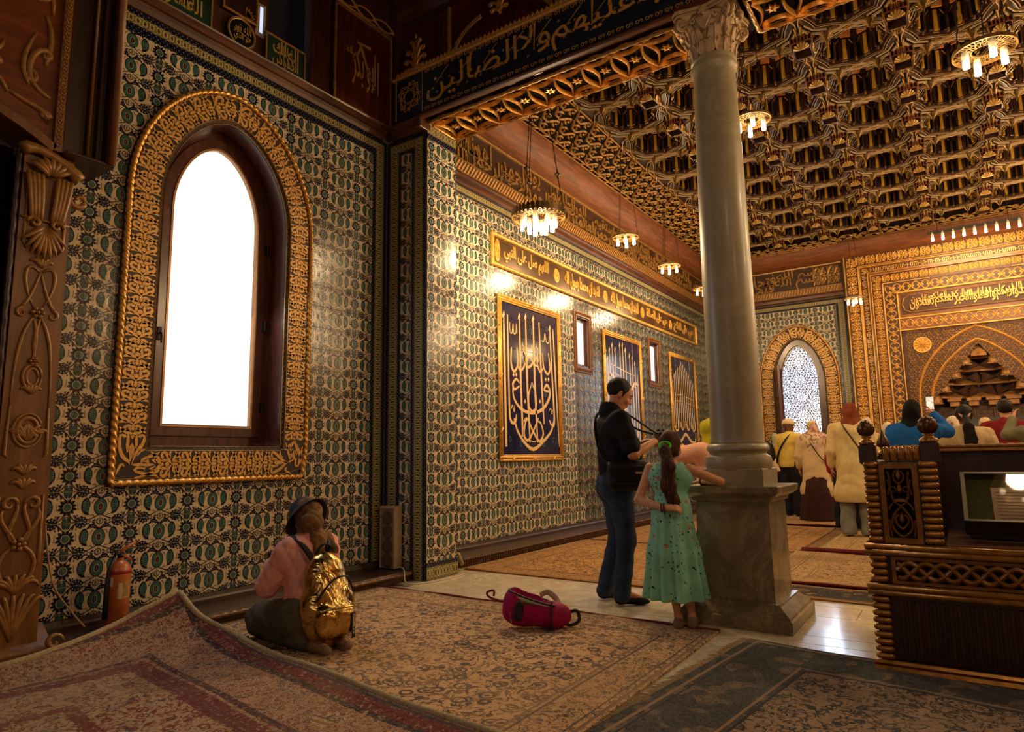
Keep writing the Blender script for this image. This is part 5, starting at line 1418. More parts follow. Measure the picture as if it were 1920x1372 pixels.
def flower(y, z, r, n=6):
    fl_ = MB()
    for k in range(n): a = 2*PI*k/n; fl_.ell((QX+.012, y+r*cos(a), z+r*sin(a)), (.012, r*.55, r*.5), 8, 5)
    fl_.ell((QX+.018, y, z), (.012, r*.4, r*.4), 8, 5); put(fl_, 'carved_flower', m_prl, pt, True)
flower(yc, 2.075, .026); flower(yc, 1.775, .018); flower(yc, .70, .028, 5)
def palm(y, z, h, n=5, sp=1.1, up=1):
    c = []
    for k in range(n):
        a = (k-(n-1)/2)/(n-1)*2*sp; c.append((bez((y, z), (y+sin(a)*h*.3, z+up*h*.5), (y+sin(a)*h*.8, z+up*h*.9*cos(a*.5)), (y+sin(a)*h*1.0, z+up*h*cos(a)*.85), 6), .012))
    return c
for q in ((yc, 2.36, .07), (yc, 1.58, .06), (yc, 1.10, .07), (yc, 1.02, .07), (yc, 1.30, .12, 5, 1.2), (yc, 1.40, .10, 5, 1.2, -1), (yc, .16, .30, 7, .55), (yc, .42, .13, 7, 1.3)): relief('palmette', palm(*q))
relief('cartouche', [(circ(yc, 1.36, .055, 18, .075)+[(yc+.055, 1.36)], .012), (circ(yc, 1.36, .075, 18, .10, .2)+[(yc+.074, 1.38)], .008)])
L = []
for c in (spiral(yc-.06, .93, .045, .01, 0, 6.5, 14), bez((yc-.02, .93), (yc-.0, .85), (yc-.10, .78), (yc-.02, .70), 9), bez((yc, .70), (yc+.13, .64), (yc+.10, .52), (yc+.03, .46), 9), bez((yc-.09, .90), (yc-.13, .82), (yc-.0, .74), (yc-.02, .70), 8)): L += both(c)
relief('knot_scroll', L, .011, single=True)
# capital with drooping volutes and acanthus
cp = MB(); cp.tube([MP(y, z, .03) for y, z in bez((1.49, 3.07), (1.55, 3.13), (1.74, 3.06), (1.815, 2.97), 10)], [.035, .04, .034, .03, .03, .03, .03, .032, .036, .042, .038], 10)
for k in range(7):
    a = (k-3)*.34; cp.tube([MP(yc+sin(a)*r*1.1, 2.98-.04+cos(a)*r, .03+.02*sin(PI*r/.14)) for r in (.01, .05, .09, .125)], [.012, .018, .017, .006], 7)
for sg in (1, -1):
    for j, off in enumerate((.12, .095, .07, .045)):
        cp.tube([MP(yc+sg*(off*(1-.35*t)), 2.94-.30*t, .03-.012*t+.014*sin(PI*t)) for t in np.linspace(0, 1, 8)], [.014]*7+[.006], 6)
    cp.tube([MP(yc+sg*(.09+u-.03), 2.63+v, .02) for u, v in spiral(0, 0, .04, .006, 0, 6.6, 14)], .011, 6)
for k in range(9):
    a = (k-4)*.26; cp.tube([MP(yc+sin(a)*r*.8, 2.62-cos(a)*r*1.25, .028) for r in (.02, .07, .13, .17)], [.01, .017, .014, .004], 6)
cp.tube([MP(yc-.13, 2.655, .01), MP(yc+.13, 2.655, .01)], .008, 6)
put(cp, 'pilaster_capital', m_prl, pt, True)
cs = MB(); cs.tube([MP(1.84+u, 2.86+v, -.03) for u, v in spiral(0, 0, .06, .012, PI*.9, PI*.9+6.6, 16)], [.020]*8+[.013]*9, 8); put(cs, 'side_bracket', m_prl, pt, True)
# doorway jamb
put(MB().rope([(QX-.02, 1.495, .1), (QX-.02, 1.495, 3.1)], .022, .12, 8, 0, .3, 1, .03), 'rope_jamb', m_pdk, pt, True)
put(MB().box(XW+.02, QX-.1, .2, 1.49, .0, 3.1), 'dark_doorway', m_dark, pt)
# lintel board, curved lower edge, carved strip and stepped mouldings
LX = QX+.0; ML2 = MX(LX)
arcp = [(.3, 3.36)]+bez((.9, 3.42), (1.2, 3.30), (1.45, 3.26), (1.66, 3.12), 12)
put(MB().ext(arcp+[(1.66, 6.2), (.3, 6.2)], ML2, -.3, 0), 'lintel_board', wood('lintel_wood', (92, 44, 18), (128, 66, 28), .35, 'Y', 4), pt)
put(MB().rib([(u, v+.012) for u, v in arcp[1:]], .055, ML2, 0, .03), 'curved_edge', m_pw, pt)
put(MB().box(LX-.3, LX+.03, 1.655, 1.705, 3.12, 6.2), 'carved_strip', m_pw, pt)
mb = MB(); z = 3.15
while z < 4.9:
    for sg in (1, -1): mb.tube([MX(LX+.03)(1.68+sg*.014*sin(t), z+.02*t/1.5, .002) for t in (0, .8, 1.6, 2.4, 3.1)], .005, 5)
    mb.ell((LX+.034, 1.68, z+.03), (.006, .008, .008), 6, 4); z += .05
put(mb, 'strip_carving', m_prl, pt, True, kind='stuff')
st_ = [(1.705, .0), (1.705, .035), (1.715, .035), (1.715, .012), (1.83, .012), (1.835, .05), (1.845, .055), (1.85, .045), (1.86, .03), (1.875, .03), (1.88, .07), (1.895, .075), (1.905, .06), (1.91, .03), (1.93, .03), (1.935, .09), (1.95, .115), (1.975, .12), (1.985, .10), (1.985, -.3)]
mb = MB(); n = len(st_); mb.add([(LX+w, y, z) for z in (3.12, 6.2) for y, w in st_]+[(LX-.3, 1.705, 3.12), (LX-.3, 1.705, 6.2)], [(i, i+1, n+i+1, n+i) for i in range(n-1)]+[tuple(range(n))+(2*n,)])
put(mb, 'stepped_moulding', m_pdk, pt)
put(MB().tube([(LX+.112, 1.965, 3.115), (LX+.112, 1.965, 6.2)], .024, 12).tube([(LX+.05, 1.84, 3.115), (LX+.05, 1.84, 6.2)], .010, 8), 'bright_edge_moulding', m_pw, pt, True)  # light caught on the edge put into a paler wood than the steps
put(MB().cbox(LX-.28, LX+.10, 1.70, 1.99, 3.10, 3.125, .006), 'moulding_foot', m_pdk, pt)
roc = [(bez((1.02, 3.56), (1.16, 3.40), (1.30, 3.62), (1.40, 3.40), 10), .022), (bez((1.16, 3.50), (1.25, 3.66), (1.34, 3.60), (1.36, 3.72), 8), .018), (spiral(1.12, 3.48, .07, .015, 0, 6.4, 14), .018),
       (bez((1.40, 3.42), (1.50, 3.36), (1.60, 3.40), (1.62, 3.30), 8)+spiral(1.60, 3.33, .03, .008, 0, 5, 8), .018), (bez((1.62, 3.46), (1.42, 3.50), (1.50, 3.80), (1.60, 3.76), 10)+spiral(1.58, 3.73, .03, .006, 1.2, -4, 8), .018),
       (bez((1.58, 3.66), (1.62, 3.8), (1.60, 3.95), (1.56, 4.0), 8), .014), (bez((1.08, 4.5), (1.22, 4.36), (1.30, 4.34), (1.36, 4.16), 10), .024), (bez((1.36, 4.5), (1.40, 4.3), (1.62, 4.28), (1.60, 4.02), 10), .018),
       (spiral(1.46, 4.38, .08, .02, 2, 8, 14), .016), (bez((1.05, 3.44), (1.10, 3.62), (1.22, 3.72), (1.18, 3.84), 8), .016), (spiral(1.50, 3.56, .05, .01, 2, -4.5, 12), .014), (bez((1.50, 3.50), (1.44, 3.60), (1.46, 3.70), (1.52, 3.86), 7), .014), (bez((1.44, 4.10), (1.52, 4.05), (1.60, 4.12), (1.62, 4.22), 6), .014), (spiral(1.28, 4.46, .05, .01, 0, 5.5, 10), .014), (bez((1.36, 4.18), (1.34, 4.1), (1.38, 4.06), (1.38, 4.0), 6), .014)]
relief('rocaille_scroll', roc, .02, ML2, True)
mb = MB()
for y, z in ((1.27, 3.60), (1.21, 3.57), (1.25, 3.67), (1.30, 3.65), (1.33, 3.57), (1.26, 4.34), (1.32, 4.30), (1.30, 4.38)): mb.ell((LX+.02, y, z), (.02, .03, .026), 8, 6)
put(mb, 'carved_blossoms', m_prl, pt, True)
put(MB().cbox(XW+.01, -4.54, .2, 1.86, .0, .055, .006).mold([(.05, 0), (.05, .19), (.09, .20), (.10, .17), (.04, .165), (.07, .19), (.10, .18), (.11, .16), (.21, 0)], MX(QX-.13), .2, 1.86), 'portal_base', m_pw, pt)
relief('base_end_scroll', [(spiral(1.85, .12, .05, .01, 0, 7, 16), .012), (spiral(1.87, .05, .035, .008, 1, 7, 12), .01)], .01, MX(-4.53))

# ================================================================ framed script boards on the cornice ledge
m_green = mat('green_board', (22, 50, 34), .4, 0, .15, 10); m_gs = mat('gold_script', (196, 160, 84), .4, .3, .1)
LXX = XW+.055
def script_board(y0, y1, z0, z1, text, label, extra):
    o = empty('framed_script', (LXX, (y0+y1)/2, z0), label, 'frame', 'framed script boards on the cornice ledge')
    put(MB().box(LXX-.015, LXX, y0, y1, z0, z1), 'green_panel', m_green, o)
    mb = MB(); M = MX(LXX)
    for i, t in enumerate(text):
        h = (z1-z0)*.8/len(text); a = z0+(z1-z0)*.1+i*h; text_on(mb, t, y0+(y1-y0)*.18, y1-(y1-y0)*.18, a, a+h*1.1, M, 0, .003, weight=.01)
    for k in range(4): mb.rib([(y0+(y1-y0)*(.36+.1*k), z0+(z1-z0)*.25), (y0+(y1-y0)*(.34+.1*k), z0+(z1-z0)*.85)], .008, M, 0, .003)
    put(mb, 'gold_lettering', m_gs, o)
    for p in ((y0, y0+.016, z0, z1), (y1-.016, y1, z0, z1), (y0+.016, y1-.016, z0, z0+.016), (y0+.016, y1-.016, z1-.016, z1)): put(MB().cbox(LXX-.02, LXX+.012, *p, .003), 'frame_rail', m_gold2, o)
    return o
script_board(3.32, 3.755, CZ+.119, 5.0, ['القدوس', 'الملك'], 'green board with tangled gold script in a thin gilt frame, right of the round medallion', 0)
script_board(2.33, 2.81, CZ+.119, 5.10, ['القهار', 'هو القوي'], 'green gold-script board in gilt frame at the top edge, left of the medallion', 0)
md = empty('round_medallion', (LXX, 3.075, 4.70), 'black round medallion with gold script leaning on the cornice ledge between two boards', 'medallion')
put(MB().lathe([(.135, 0), (.135, .03), (0, .03)], n=36, M=lambda x, y, z: (LXX-.01+z, 3.075+x, 4.825+y)), 'disc', mat('black_lacquer', (22, 18, 14), .3, 0, .1), md, 'auto')
mb = MB(); Mm = MX(LXX+.02); mb.rib(circ(3.075, 4.825, .122, 36), .010, Mm, 0, .006, 0, True, True); mb.rib(circ(3.075, 4.825, .133, 36), .006, Mm, 0, .006, 0, True, True)
text_on(mb, 'هو الذي', 3.0, 3.16, 4.74, 4.82, Mm, 0, .003, weight=.012); text_on(mb, 'الله نور', 3.0, 3.16, 4.81, 4.91, Mm, 0, .003, weight=.012); mb.rib([(3.0, 4.84), (3.16, 4.80)], .007, Mm, 0, .003)
put(mb, 'gold_lettering', m_gs, md)
hf = empty('hanging_frame', (LXX, 3.1, 4.99), 'gilt frame with a gold leaf ornament hanging above the round medallion', 'frame')
put(MB().box(LXX-.03, LXX-.01, 2.90, 3.235, 4.985, 5.5), 'brown_panel', m_pdk, hf)
for p in ((2.9, 2.918, 4.985, 5.5), (3.217, 3.235, 4.985, 5.5), (2.918, 3.217, 4.985, 5.003)): put(MB().cbox(LXX-.032, LXX+.008, *p, .003), 'frame_rail', m_gold, hf)
mb = MB()
for k in range(6): a = -.2+k*.36; mb.ext(leaf((3.13, 5.03), (3.13+.09*cos(a), 5.03+.09*sin(a)), .014), MX(LXX-.01), 0, .004)
put(mb, 'gold_leaf_ornament', m_gold, hf)

# ================================================================ chandeliers
m_brass = mat('chandelier_brass', (150, 116, 62), .4, .3, .2, 30); m_chain = mat('chain_iron', (52, 38, 24), .5, .6, .2)
m_tube = Sh('lamp_glass'); m_tube.set('Base Color', (.9, .8, .6)).set('Roughness', .25).set('Transmission Weight', .6).set('Emission Color', (1, .75, .38)).set('Emission Strength', .28); m_tube = m_tube.m
m_bulb = Sh('lit_lamp'); m_bulb.set('Base Color', (1, .9, .7)).set('Emission Color', (1, .83, .50)).set('Emission Strength', 7.0); m_bulb = m_bulb.m
m_pierce = mat('pierced_brass', (112, 84, 44), .45, .3, .2)
def lamp_tube(o, x, y, z, r=.022, h=.12):
    t = put(MB().lathe([(r, .03), (r*1.05, -h*.5)], (x, y, z), 12), 'lamp_tube', m_tube, o, True)
    put(MB().lathe([(0, -h*.5), (r*.8, -h*.5), (r*1.0, -h*.55), (r*1.0, -h*.98), (r*.75, -h), (0, -h)], (x, y, z), 12), 'lit_end', m_bulb, o, True, under=t)
def chandelier(x, y, z, D, n, label, group=None, ceil=5.86, crown=False, power=20):
    o = empty('ring_chandelier', (x, y, z), label, 'chandelier', group); R = D/2
    mb = MB(); mb.lathe([(R, -.015), (R, .012), (R-.012, .012), (R-.012, -.015)], (x, y, z), 40, ring=True); mb.lathe([(R*.42, -.006), (R*.42, .006), (R*.38, .006), (R*.38, -.006)], (x, y, z), 24, ring=True)
    for k in range(20):
        a = 2*PI*k/20; P = lambda r, t: (x+r*cos(a+t), y+r*sin(a+t))
        for sg in (1, -1): mb.rib([P(R*.4, 0), P(R*.6, sg*.13), P(R*.8, sg*.06), P(R*.98, sg*.15)], R*.035, MZ(z), -.003, .003)
        mb.rib([P(R*.62, -.05), P(R*.70, 0), P(R*.62, .05)], R*.035, MZ(z), -.003, .003)
    put(mb, 'pierced_ring', m_pierce, o)
    if crown:
        mb = MB()
        for k in range(36):
            a = 2*PI*k/36; c, s = cos(a), sin(a); T = lambda t, q: (x+(R+.002)*c-t*s, y+(R+.002)*s+t*c, z+q)
            mb.add([T(-.022, -.0), T(.022, 0), T(.026, .03), T(.018, .06), T(0, .075), T(-.018, .06), T(-.026, .03)], [tuple(range(7))]); mb.add([T(-.02, -.01), T(.02, -.01), T(0, -.045)], [(0, 1, 2)])
        put(mb, 'crown_plates', mat('dark_brass', (84, 64, 34), .4, .6, .2), o)
    for k in range(n):
        a = 2*PI*k/n+.35; lamp_tube(o, x+R*.62*cos(a), y+R*.62*sin(a), z-.005, .022*(1 if D < .5 else 1.15), .12 if D < .5 else .15)
    if crown:
        for k in range(5): a = 2*PI*k/5; lamp_tube(o, x+R*.34*cos(a), y+R*.34*sin(a), z-.05, .025, .15)
        put(MB().ell((x, y, z-.13), (.04, .04, .05), 12, 8), 'centre_bulb', m_bulb, o, True)
    for k in range(3):
        a = 2*PI*k/3+.5; mb = MB(); p0 = Vector((x+R*.94*cos(a), y+R*.94*sin(a), z+.01)); p1 = Vector((x+R*.15*cos(a), y+R*.15*sin(a), ceil)); Lc = (p1-p0).length; m = int(Lc/.045)
        if crown or D > .38:
            for i in range(m):
                q = p0.lerp(p1, (i+.5)/m); mb.tube([(q.x, q.y, q.z-.026), (q.x+.007*(i % 2), q.y+.007*((i+1) % 2), q.z), (q.x, q.y, q.z+.026)], .0045, 4)
        mb.tube([p0, p1], .0035, 4)
        if crown:
            for t in (.25, .62): q = p0.lerp(p1, t); mb.ell(q, (.035, .035, .02), 8, 5); mb.ell(q, (.012, .012, .06), 6, 5)
        put(mb, 'chain', m_chain, o)
    light('chandelier_light', 'POINT', (x, y, z-.30), power, WARM, .09)
    return o
G = 'small ring chandeliers along the far wall'
chandelier(-3.79, 6.23, 3.90, .62, 8, 'large crowned ring chandelier with many lit lamps and dark chains, nearest the tiled wall', None, 5.86, True, 150)
chandelier(-3.78, 8.65, 4.32, .38, 4, 'small ring chandelier, next behind the large crowned one', G, 5.86, power=85)
chandelier(-3.80, 10.45, 4.32, .38, 4, 'small ring chandelier, second behind the large crowned one', G, 5.86, power=85)
chandelier(-3.82, 12.3, 4.31, .38, 4, 'small ring chandelier, half hidden by the column at its left edge', G, 5.86, power=85)
chandelier(-1.47, 6.62, 4.52, .38, 4, 'ring chandelier with three lit tubes just right of the column top', None, 5.84, power=70)
chandelier(.40, 5.62, 4.03, .40, 4, 'ring chandelier with three lit tubes at the upper right corner', None, 5.84, power=50)
chandelier(-1.36, 13.2, 3.93, .34, 4, 'small dim chandelier hanging before the left jamb of the gilt niche wall', None, 5.84, power=30)
bl = empty('bar_chandelier', (.55, 14.75, 5.3), 'long straight bar chandelier with a row of lit lamps above the gilt niche wall', 'chandelier')
put(MB().box(-.17, 1.30, 14.73, 14.77, 5.30, 5.335), 'bar', mat('verdigris_metal', (52, 56, 52), .5, .3, .2), bl)
mb = MB()
for k in range(34): x = -.15+k*.043; mb.add([(x-.018, 14.725, 5.335), (x+.018, 14.725, 5.335), (x, 14.725, 5.375)], [(0, 1, 2)])
put(mb, 'crested_edge', mat('verdigris_metal', (52, 56, 52)), bl)
for k in range(9): lamp_tube(bl, -.09+k*.168, 14.75, 5.30, .024, .14)
for x in (0, 1.1): put(MB().tube([(x, 14.75, 5.33), (x, 14.75, 5.84)], .006, 6), 'hanging_rod', m_chain, bl)
light('bar_chandelier_light', 'AREA', (.55, 14.75, 5.12), 70, WARM, 1.4, (.5, 15.8, 3.2), .1)

# ================================================================ carpets
def rug_mat(name, ground, dark, accent, field, hx, hy, bw=.34, sc=1.0, contrast=1.0, bands=None):
    s = Sh(name); x, y, z = s.coord(); d = (hx-x.abs()).min(hy-y.abs()); v = s.vec(x*sc, y*sc, 0)
    def floral(k, seed):
        vv = s.vec(x*sc+seed, y*sc+seed*.7, 0)
        n = s.noise(6.5*k, 5, vv, 1.8); vine = (n-.5).abs().lt(.022*contrast)
        w = s.voro(7.5*k, vv)+s.noise(30*k, 2, vv)*.12; fl = ((w-.34).abs().lt(.05))+(w.lt(.17))
        lf = s.noise(26*k, 3, vv, 1.2).gt(.57)
        return (vine+fl).min(1).max(lf*.8)
    A = floral(1.0, 0); B = floral(1.9, 3.3)
    fx, fy = (x*sc*2.2).ping(1.0), (y*sc*2.2).ping(1.0)
    C = s.mix(A, lin(field), lin(dark)); acc = s.noise(7*sc, 1, None, .5).gt(.62)
    C = s.mix(acc*A*.9, C, lin(accent))
    big = s.voro(1.5*sc, v).lt(.22)
    C = s.mix(big*.5, C, s.mix(B, lin(accent), lin(ground)))
    Bd = s.mix(B, lin(ground), lin(dark)); Bd = s.mix(s.noise(5*sc, 1, None).gt(.58)*B*.8, Bd, lin(accent))
    C = s.mix(d.lt(bw), C, Bd)
    for a, b in ((.03, .05), (.075, .085), (bw-.05, bw-.035), (bw-.015, bw)):
        C = s.mix(d.gt(a)*d.lt(b), C, lin(dark) if (a*100) % 2 > 1 else lin(accent))
    for a, b, c in (bands or ()): C = s.mix(d.gt(a)*d.lt(b)*s.noise(34, 3, None, 1).step(.33, .5), C, lin(c))
    mot = s.noise(55, 3); C = s.mix(mot.step(.3, .7)*.35, C, s.mix(.5, C, lin(ground)))
    wear = s.noise(1.1, 3); C = s.mix(wear.step(.45, .7)*.25, C, lin(ground))
    s.set('Base Color', C).set('Roughness', .95).set('Specular IOR Level', .1).set('Sheen Weight', .08)
    s.bump(s.noise(260, 2), .5, .004); return s.m
m_rededge = mat('red_selvedge', (104, 22, 20), .9, 0, .2); m_fr = mat('fringe_wool', (176, 150, 108), .95, 0, .2, 60)
def carpet(name, cx, cy, hx, hy, m, label, rz=0, z=0, edge=None, fringe='', th=.010, group='patterned carpets on the hall floor'):
    o = empty(name, (cx, cy, z), label, 'carpet', group, None, rz)
    mb = MB(); nx, ny = max(2, int(hx*2/.12)), max(2, int(hy*2/.12)); rng = random.Random(int(cx*100)+int(cy*37))
    ph = rng.uniform(0, 6)
    H = lambda x, y: th+.0035*(1+sin(3.1*x+ph)*sin(2.3*y+ph))+.003*sin(7*x+2*y)
    G_ = [(-hx+2*hx*i/nx, -hy+2*hy*j/ny) for j in range(ny+1) for i in range(nx+1)]
    mb.add([(x, y, H(x, y)) for x, y in G_], [(j*(nx+1)+i, j*(nx+1)+i+1, (j+1)*(nx+1)+i+1, (j+1)*(nx+1)+i) for j in range(ny) for i in range(nx)])
    per = [(x, -hy) for x in np.linspace(-hx, hx, nx+1)][:-1]+[(hx, y) for y in np.linspace(-hy, hy, ny+1)][:-1]+[(x, hy) for x in np.linspace(hx, -hx, nx+1)][:-1]+[(-hx, y) for y in np.linspace(hy, -hy, ny+1)][:-1]
    k = len(per); mb.add([(x, y, H(x, y)) for x, y in per]+[(x, y, 0) for x, y in per], [(i, (i+1) % k, k+(i+1) % k, k+i) for i in range(k)])
    mb.build('pile', m, o, True)
    for side in (edge or ''):
        P = {'N': [(-hx, hy), (hx, hy)], 'S': [(-hx, -hy), (hx, -hy)], 'E': [(hx, -hy), (hx, hy)], 'W': [(-hx, -hy), (-hx, hy)]}[side]
        n = 24; MB().tube([(P[0][0]+(P[1][0]-P[0][0])*i/n, P[0][1]+(P[1][1]-P[0][1])*i/n, .012+.003*sin(i*1.3)) for i in range(n+1)], .012, 6).build('bound_edge', m_rededge, o, True)
    for side in fringe:
        mb = MB(); L = hy if side in 'EW' else hx; sg = 1 if side in 'EN' else -1; t = -L
        while t < L:
            j = rng.uniform(-.02, .02); ln = rng.uniform(.035, .08)
            p = [(hx*sg, t), (hx*sg+sg*ln*.5, t+j*.5), (hx*sg+sg*ln, t+j)] if side in 'EW' else [(t, hy*sg), (t+j*.5, hy*sg+sg*ln*.5), (t+j, hy*sg+sg*ln)]
            mb.tube([(p[0][0], p[0][1], .010), (p[1][0], p[1][1], .012), (p[2][0], p[2][1], .004)], [.004, .003, .0015], 4, cap=False); t += rng.uniform(.008, .016)
        mb.build('fringe', m_fr, o, kind='stuff')
    return o
m_rA = rug_mat('beige_carpet', (196, 158, 112), (62, 58, 66), (122, 96, 78), (202, 162, 116), 1.55, 1.22)
m_rB = rug_mat('grey_carpet', (84, 82, 76), (46, 48, 50), (150, 122, 96), (156, 128, 102), 1.9, 1.45, .45, 1.5, 1.3)
m_rC = rug_mat('golden_carpet', (178, 134, 78), (64, 48, 36), (138, 84, 48), (184, 138, 80), 1.3, 1.4, .34, 1.3)
m_rD = rug_mat('fine_golden_carpet', (190, 154, 100), (70, 58, 48), (140, 104, 66), (180, 144, 92), 1.1, 1.0, .3, 1.5)
m_rE = rug_mat('dark_runner_carpet', (70, 64, 60), (30, 30, 36), (168, 122, 66), (58, 54, 54), .8, .3, .1, 1.4)
carpet('patterned_carpet', -2.95, 3.25, 1.54, 1.22, m_rA, 'large beige and charcoal floral carpet under the kneeling woman and the pink bag', 0, .001, 'N', 'W')
carpet('patterned_carpet', .54, 2.70, 1.92, 1.45, m_rB, 'grey and pale floral carpet at the lower right, in front of the gilt stand', math.radians(-7), .003, '', 'W')
carpet('patterned_carpet', -3.12, 6.98, 1.30, 1.36, m_rC, 'golden brown carpet behind the standing man, along the side wall bench', 0, .001, '', 'W')
carpet('patterned_carpet', -3.05, 9.9, 1.35, 1.45, m_rC, 'golden carpet behind the first one along the side wall', 0, .0, '', '')
carpet('dark_runner', -.62, 6.08, 1.1, .27, m_rE, 'dark striped runner rug lying on the marble between the column and the gilt stand', 0, .001, '', '')
carpet('patterned_carpet', -.45, 7.40, 1.25, 1.0, m_rD, 'fine golden carpet with rolled front edge, seen between the column and the stand', 0, .012, 'S', '')
carpet('patterned_carpet', -.20, 9.75, 1.25, 1.12, m_rD, 'fine golden carpet under the woman in the long cream coat', 0, .018, 'S', 'W')
carpet('patterned_carpet', -1.9, 12.6, 1.4, 1.1, m_rD, 'golden carpet under the man in the yellow shirt and the woman in pink scarf', 0, .018, 'S', '')
carpet('patterned_carpet', 1.9, 12.95, 2.0, 1.95, m_rC, 'golden carpet before the prayer niche under the crowd', 0, .0, '', '')
MB().tube([(-1.65, 8.47, .04), (-.2, 8.45, .045), (.8, 8.44, .04)], .028, 8).build('rolled_edge', m_rededge, None, True)
o = COL.objects['rolled_edge']; o.name = 'rolled_carpet_edge'; tag(o, 'dark red rolled rug edge crossing the golden carpets in the gap', 'rug')
# floor under the hall carpets
MB().box(-4.9, 5.8, 6.2, 15.8, -.05, -.002).build('carpet_underlay', mat('underlay', (120, 88, 50), .95, 0, .3, 20), fl)

# the red-bordered carpet whose corner is folded up against the bench
m_rR = rug_mat('red_carpet', (172, 142, 110), (112, 32, 38), (56, 52, 66), (174, 146, 114), 1.7, 1.5, .62, 1.5, 1.0, ((.05, .13, (96, 22, 34)), (.13, .17, (40, 30, 40)), (.52, .64, (96, 24, 40)), (.46, .50, (60, 30, 44)), (1.0, 1.06, (104, 30, 40))))
s_ = m_rR
rr = empty('folded_carpet', (-4.4, 2.6, 0), 'cream carpet with crimson borders, its far corner folded up against the wall bench', 'carpet')
ang = math.radians(-8.0); ex = Vector((cos(ang), sin(ang), 0)); ey = Vector((sin(ang), -cos(ang), 0)); O = Vector((-4.44, 2.70, 0))
Lx, Ly = 3.4, 3.0; NXR, NYR = 80, 60
def rh(a, b):
    e = min(a, b)
    h = .17*math.exp(-(a/.40)**1.3)*math.exp(-(b/.55)**1.3)+.085*math.exp(-(a/.17)**2)*math.exp(-max(0, b-.3)/1.0)+.02*math.exp(-(b/.1)**2)
    return .022+h+.006*sin(5*a+3*b)
vs = []; mb = MB()
for j in range(NYR+1):
    for i in range(NXR+1):
        a = Lx*(i/NXR)**1.3; b = Ly*(j/NYR)**1.3; sh_ = .05*math.exp(-(a/.2)**2-(b/.4)**2)
        g_ = math.exp(-(a/.35)**2-(b/.4)**2); p = O+ex*(a+.04*g_+.16*math.exp(-(a/.4)**2)*math.exp(-((b-1.1)/.6)**2))+ey*(b+.16*g_); vs.append((p.x, p.y, rh(a, b)))
n1 = NXR+1; NV = len(vs); fs = [(j*n1+i, j*n1+i+1, (j+1)*n1+i+1, (j+1)*n1+i) for j in range(NYR) for i in range(NXR)]
low = [(x, y, z-.012) for x, y, z in vs]; per = [i for i in range(n1)]+[j*n1+NXR for j in range(1, NYR+1)]+[NYR*n1+i for i in range(NXR-1, -1, -1)]+[j*n1 for j in range(NYR-1, 0, -1)]
mb.add(vs+low, fs+[tuple(NV+i for i in f[::-1]) for f in fs]+[(per[k], per[(k+1) % len(per)], NV+per[(k+1) % len(per)], NV+per[k]) for k in range(len(per))])
# local frame so that the border shader follows the cloth
M_ = Matrix.Identity(4); c0 = O+ex*1.7+ey*1.5
for i in range(3): M_[i][0] = ex[i]; M_[i][1] = -ey[i]; M_[i][2] = (0, 0, 1)[i]; M_[i][3] = c0[i]
Mi_ = M_.inverted(); mb.V = [tuple(Mi_ @ Vector(v)) for v in mb.V]
pl = mb.build('pile', m_rR, rr, True); pl.matrix_local = Matrix.Translation(-rr.location) @ M_
eb = MB()
for seq in ([vs[i] for i in range(n1)], [vs[j*n1] for j in range(NYR+1)]): eb.tube([(x-rr.location.x, y-rr.location.y, z-.004) for x, y, z in seq], .024, 7, flat=.8)
eb.build('cream_selvedge', mat('cream_selvedge', (186, 164, 124), .95, 0, .2, 80, bump=.5, bscale=200), rr, True)

# ================================================================ gilt carved stand at the right
ks = empty('gilt_stand', (-.30, 4.5, 0), 'dark wooden stand with gilt bobbin columns, braided band and onion finials at right', 'stand')
m_kd = wood('stand_dark_wood', (34, 14, 8), (58, 24, 12), .35, 'Z', 5, .3); m_kg = mat('bobbin_gilt', (168, 118, 54), .28, .55, .25, 20, bump=.08); m_kb = mat('carved_gold_brown', (140, 96, 42), .38, .4, .2, 20)
KF = 4.16; MK = MY(KF)
put(MB().box(-.455, 1.4, KF+.02, 5.12, .05, .62), 'body', m_kd, ks)
for z0, z1, d in ((0, .035, .035), (.035, .06, .02)): put(MB().mold([(z0, 0), (z0, d), ((z0+z1)/2, d+.012), (z1, d), (z1, 0)], MK, -.485, 1.4), 'base_moulding', m_kg, ks, 'auto')
for z in (.405, .435, .615, .645): put(MB().tube([MK(-.485, z, .01), MK(1.4, z, .01)], .0165, 10), 'gilt_rail', m_kg, ks, True)
for z in (.405, .435, .615, .645): put(MB().tube([(-.475, KF, z), (-.475, 5.1, z)], .0165, 10), 'gilt_rail', m_kg, ks, True)
def bobbin(x0, x1, z, y=KF, r=.0165, vert=False):
    L = x1-x0; prof = [(0, 0), (r*.5, .002), (r*.95, .010), (r, .018), (r, L-.018), (r*.95, L-.010), (r*.5, L-.002), (0, L)]
    mb = MB(); mb.lathe(prof, (0, 0, 0), 10, 0, (lambda a, b, c: (x0+c, y-.004-b*1.0, z+a)) if not vert else (lambda a, b, c: (x0+a, y-.004-b, z+c)))
    put(mb, 'bobbin', m_kg, ks, True)
for i in range(9): bobbin(-.475, -.385, .078+i*.0365)
for i in range(4): bobbin(-.468, -.382, .475+i*.0365)
for i in range(12): bobbin(-.462, -.39, .685+i*.0362, r=.0155); bobbin(-.200, -.112, .685+i*.0362, r=.0155)
put(MB().box(-.365, 1.4, KF-.002, KF+.02, .07, .39), 'louvre_back', m_kd, ks)
for i in range(46):
    x = -.345+i*.036; put(MB().cbox(x, x+.022, KF-.012, KF, .085, .375, .004), 'upright_slat', m_kd, ks)
put(MB().box(-.365, 1.4, KF-.008, KF+.02, .455, .595), 'braid_ground', m_kb, ks); put(MB().box(-.345, 1.4, KF-.010, KF-.008, .472, .578), 'braid_recess', m_dark, ks)
mb = MB(); MB_ = MY(KF-.010)
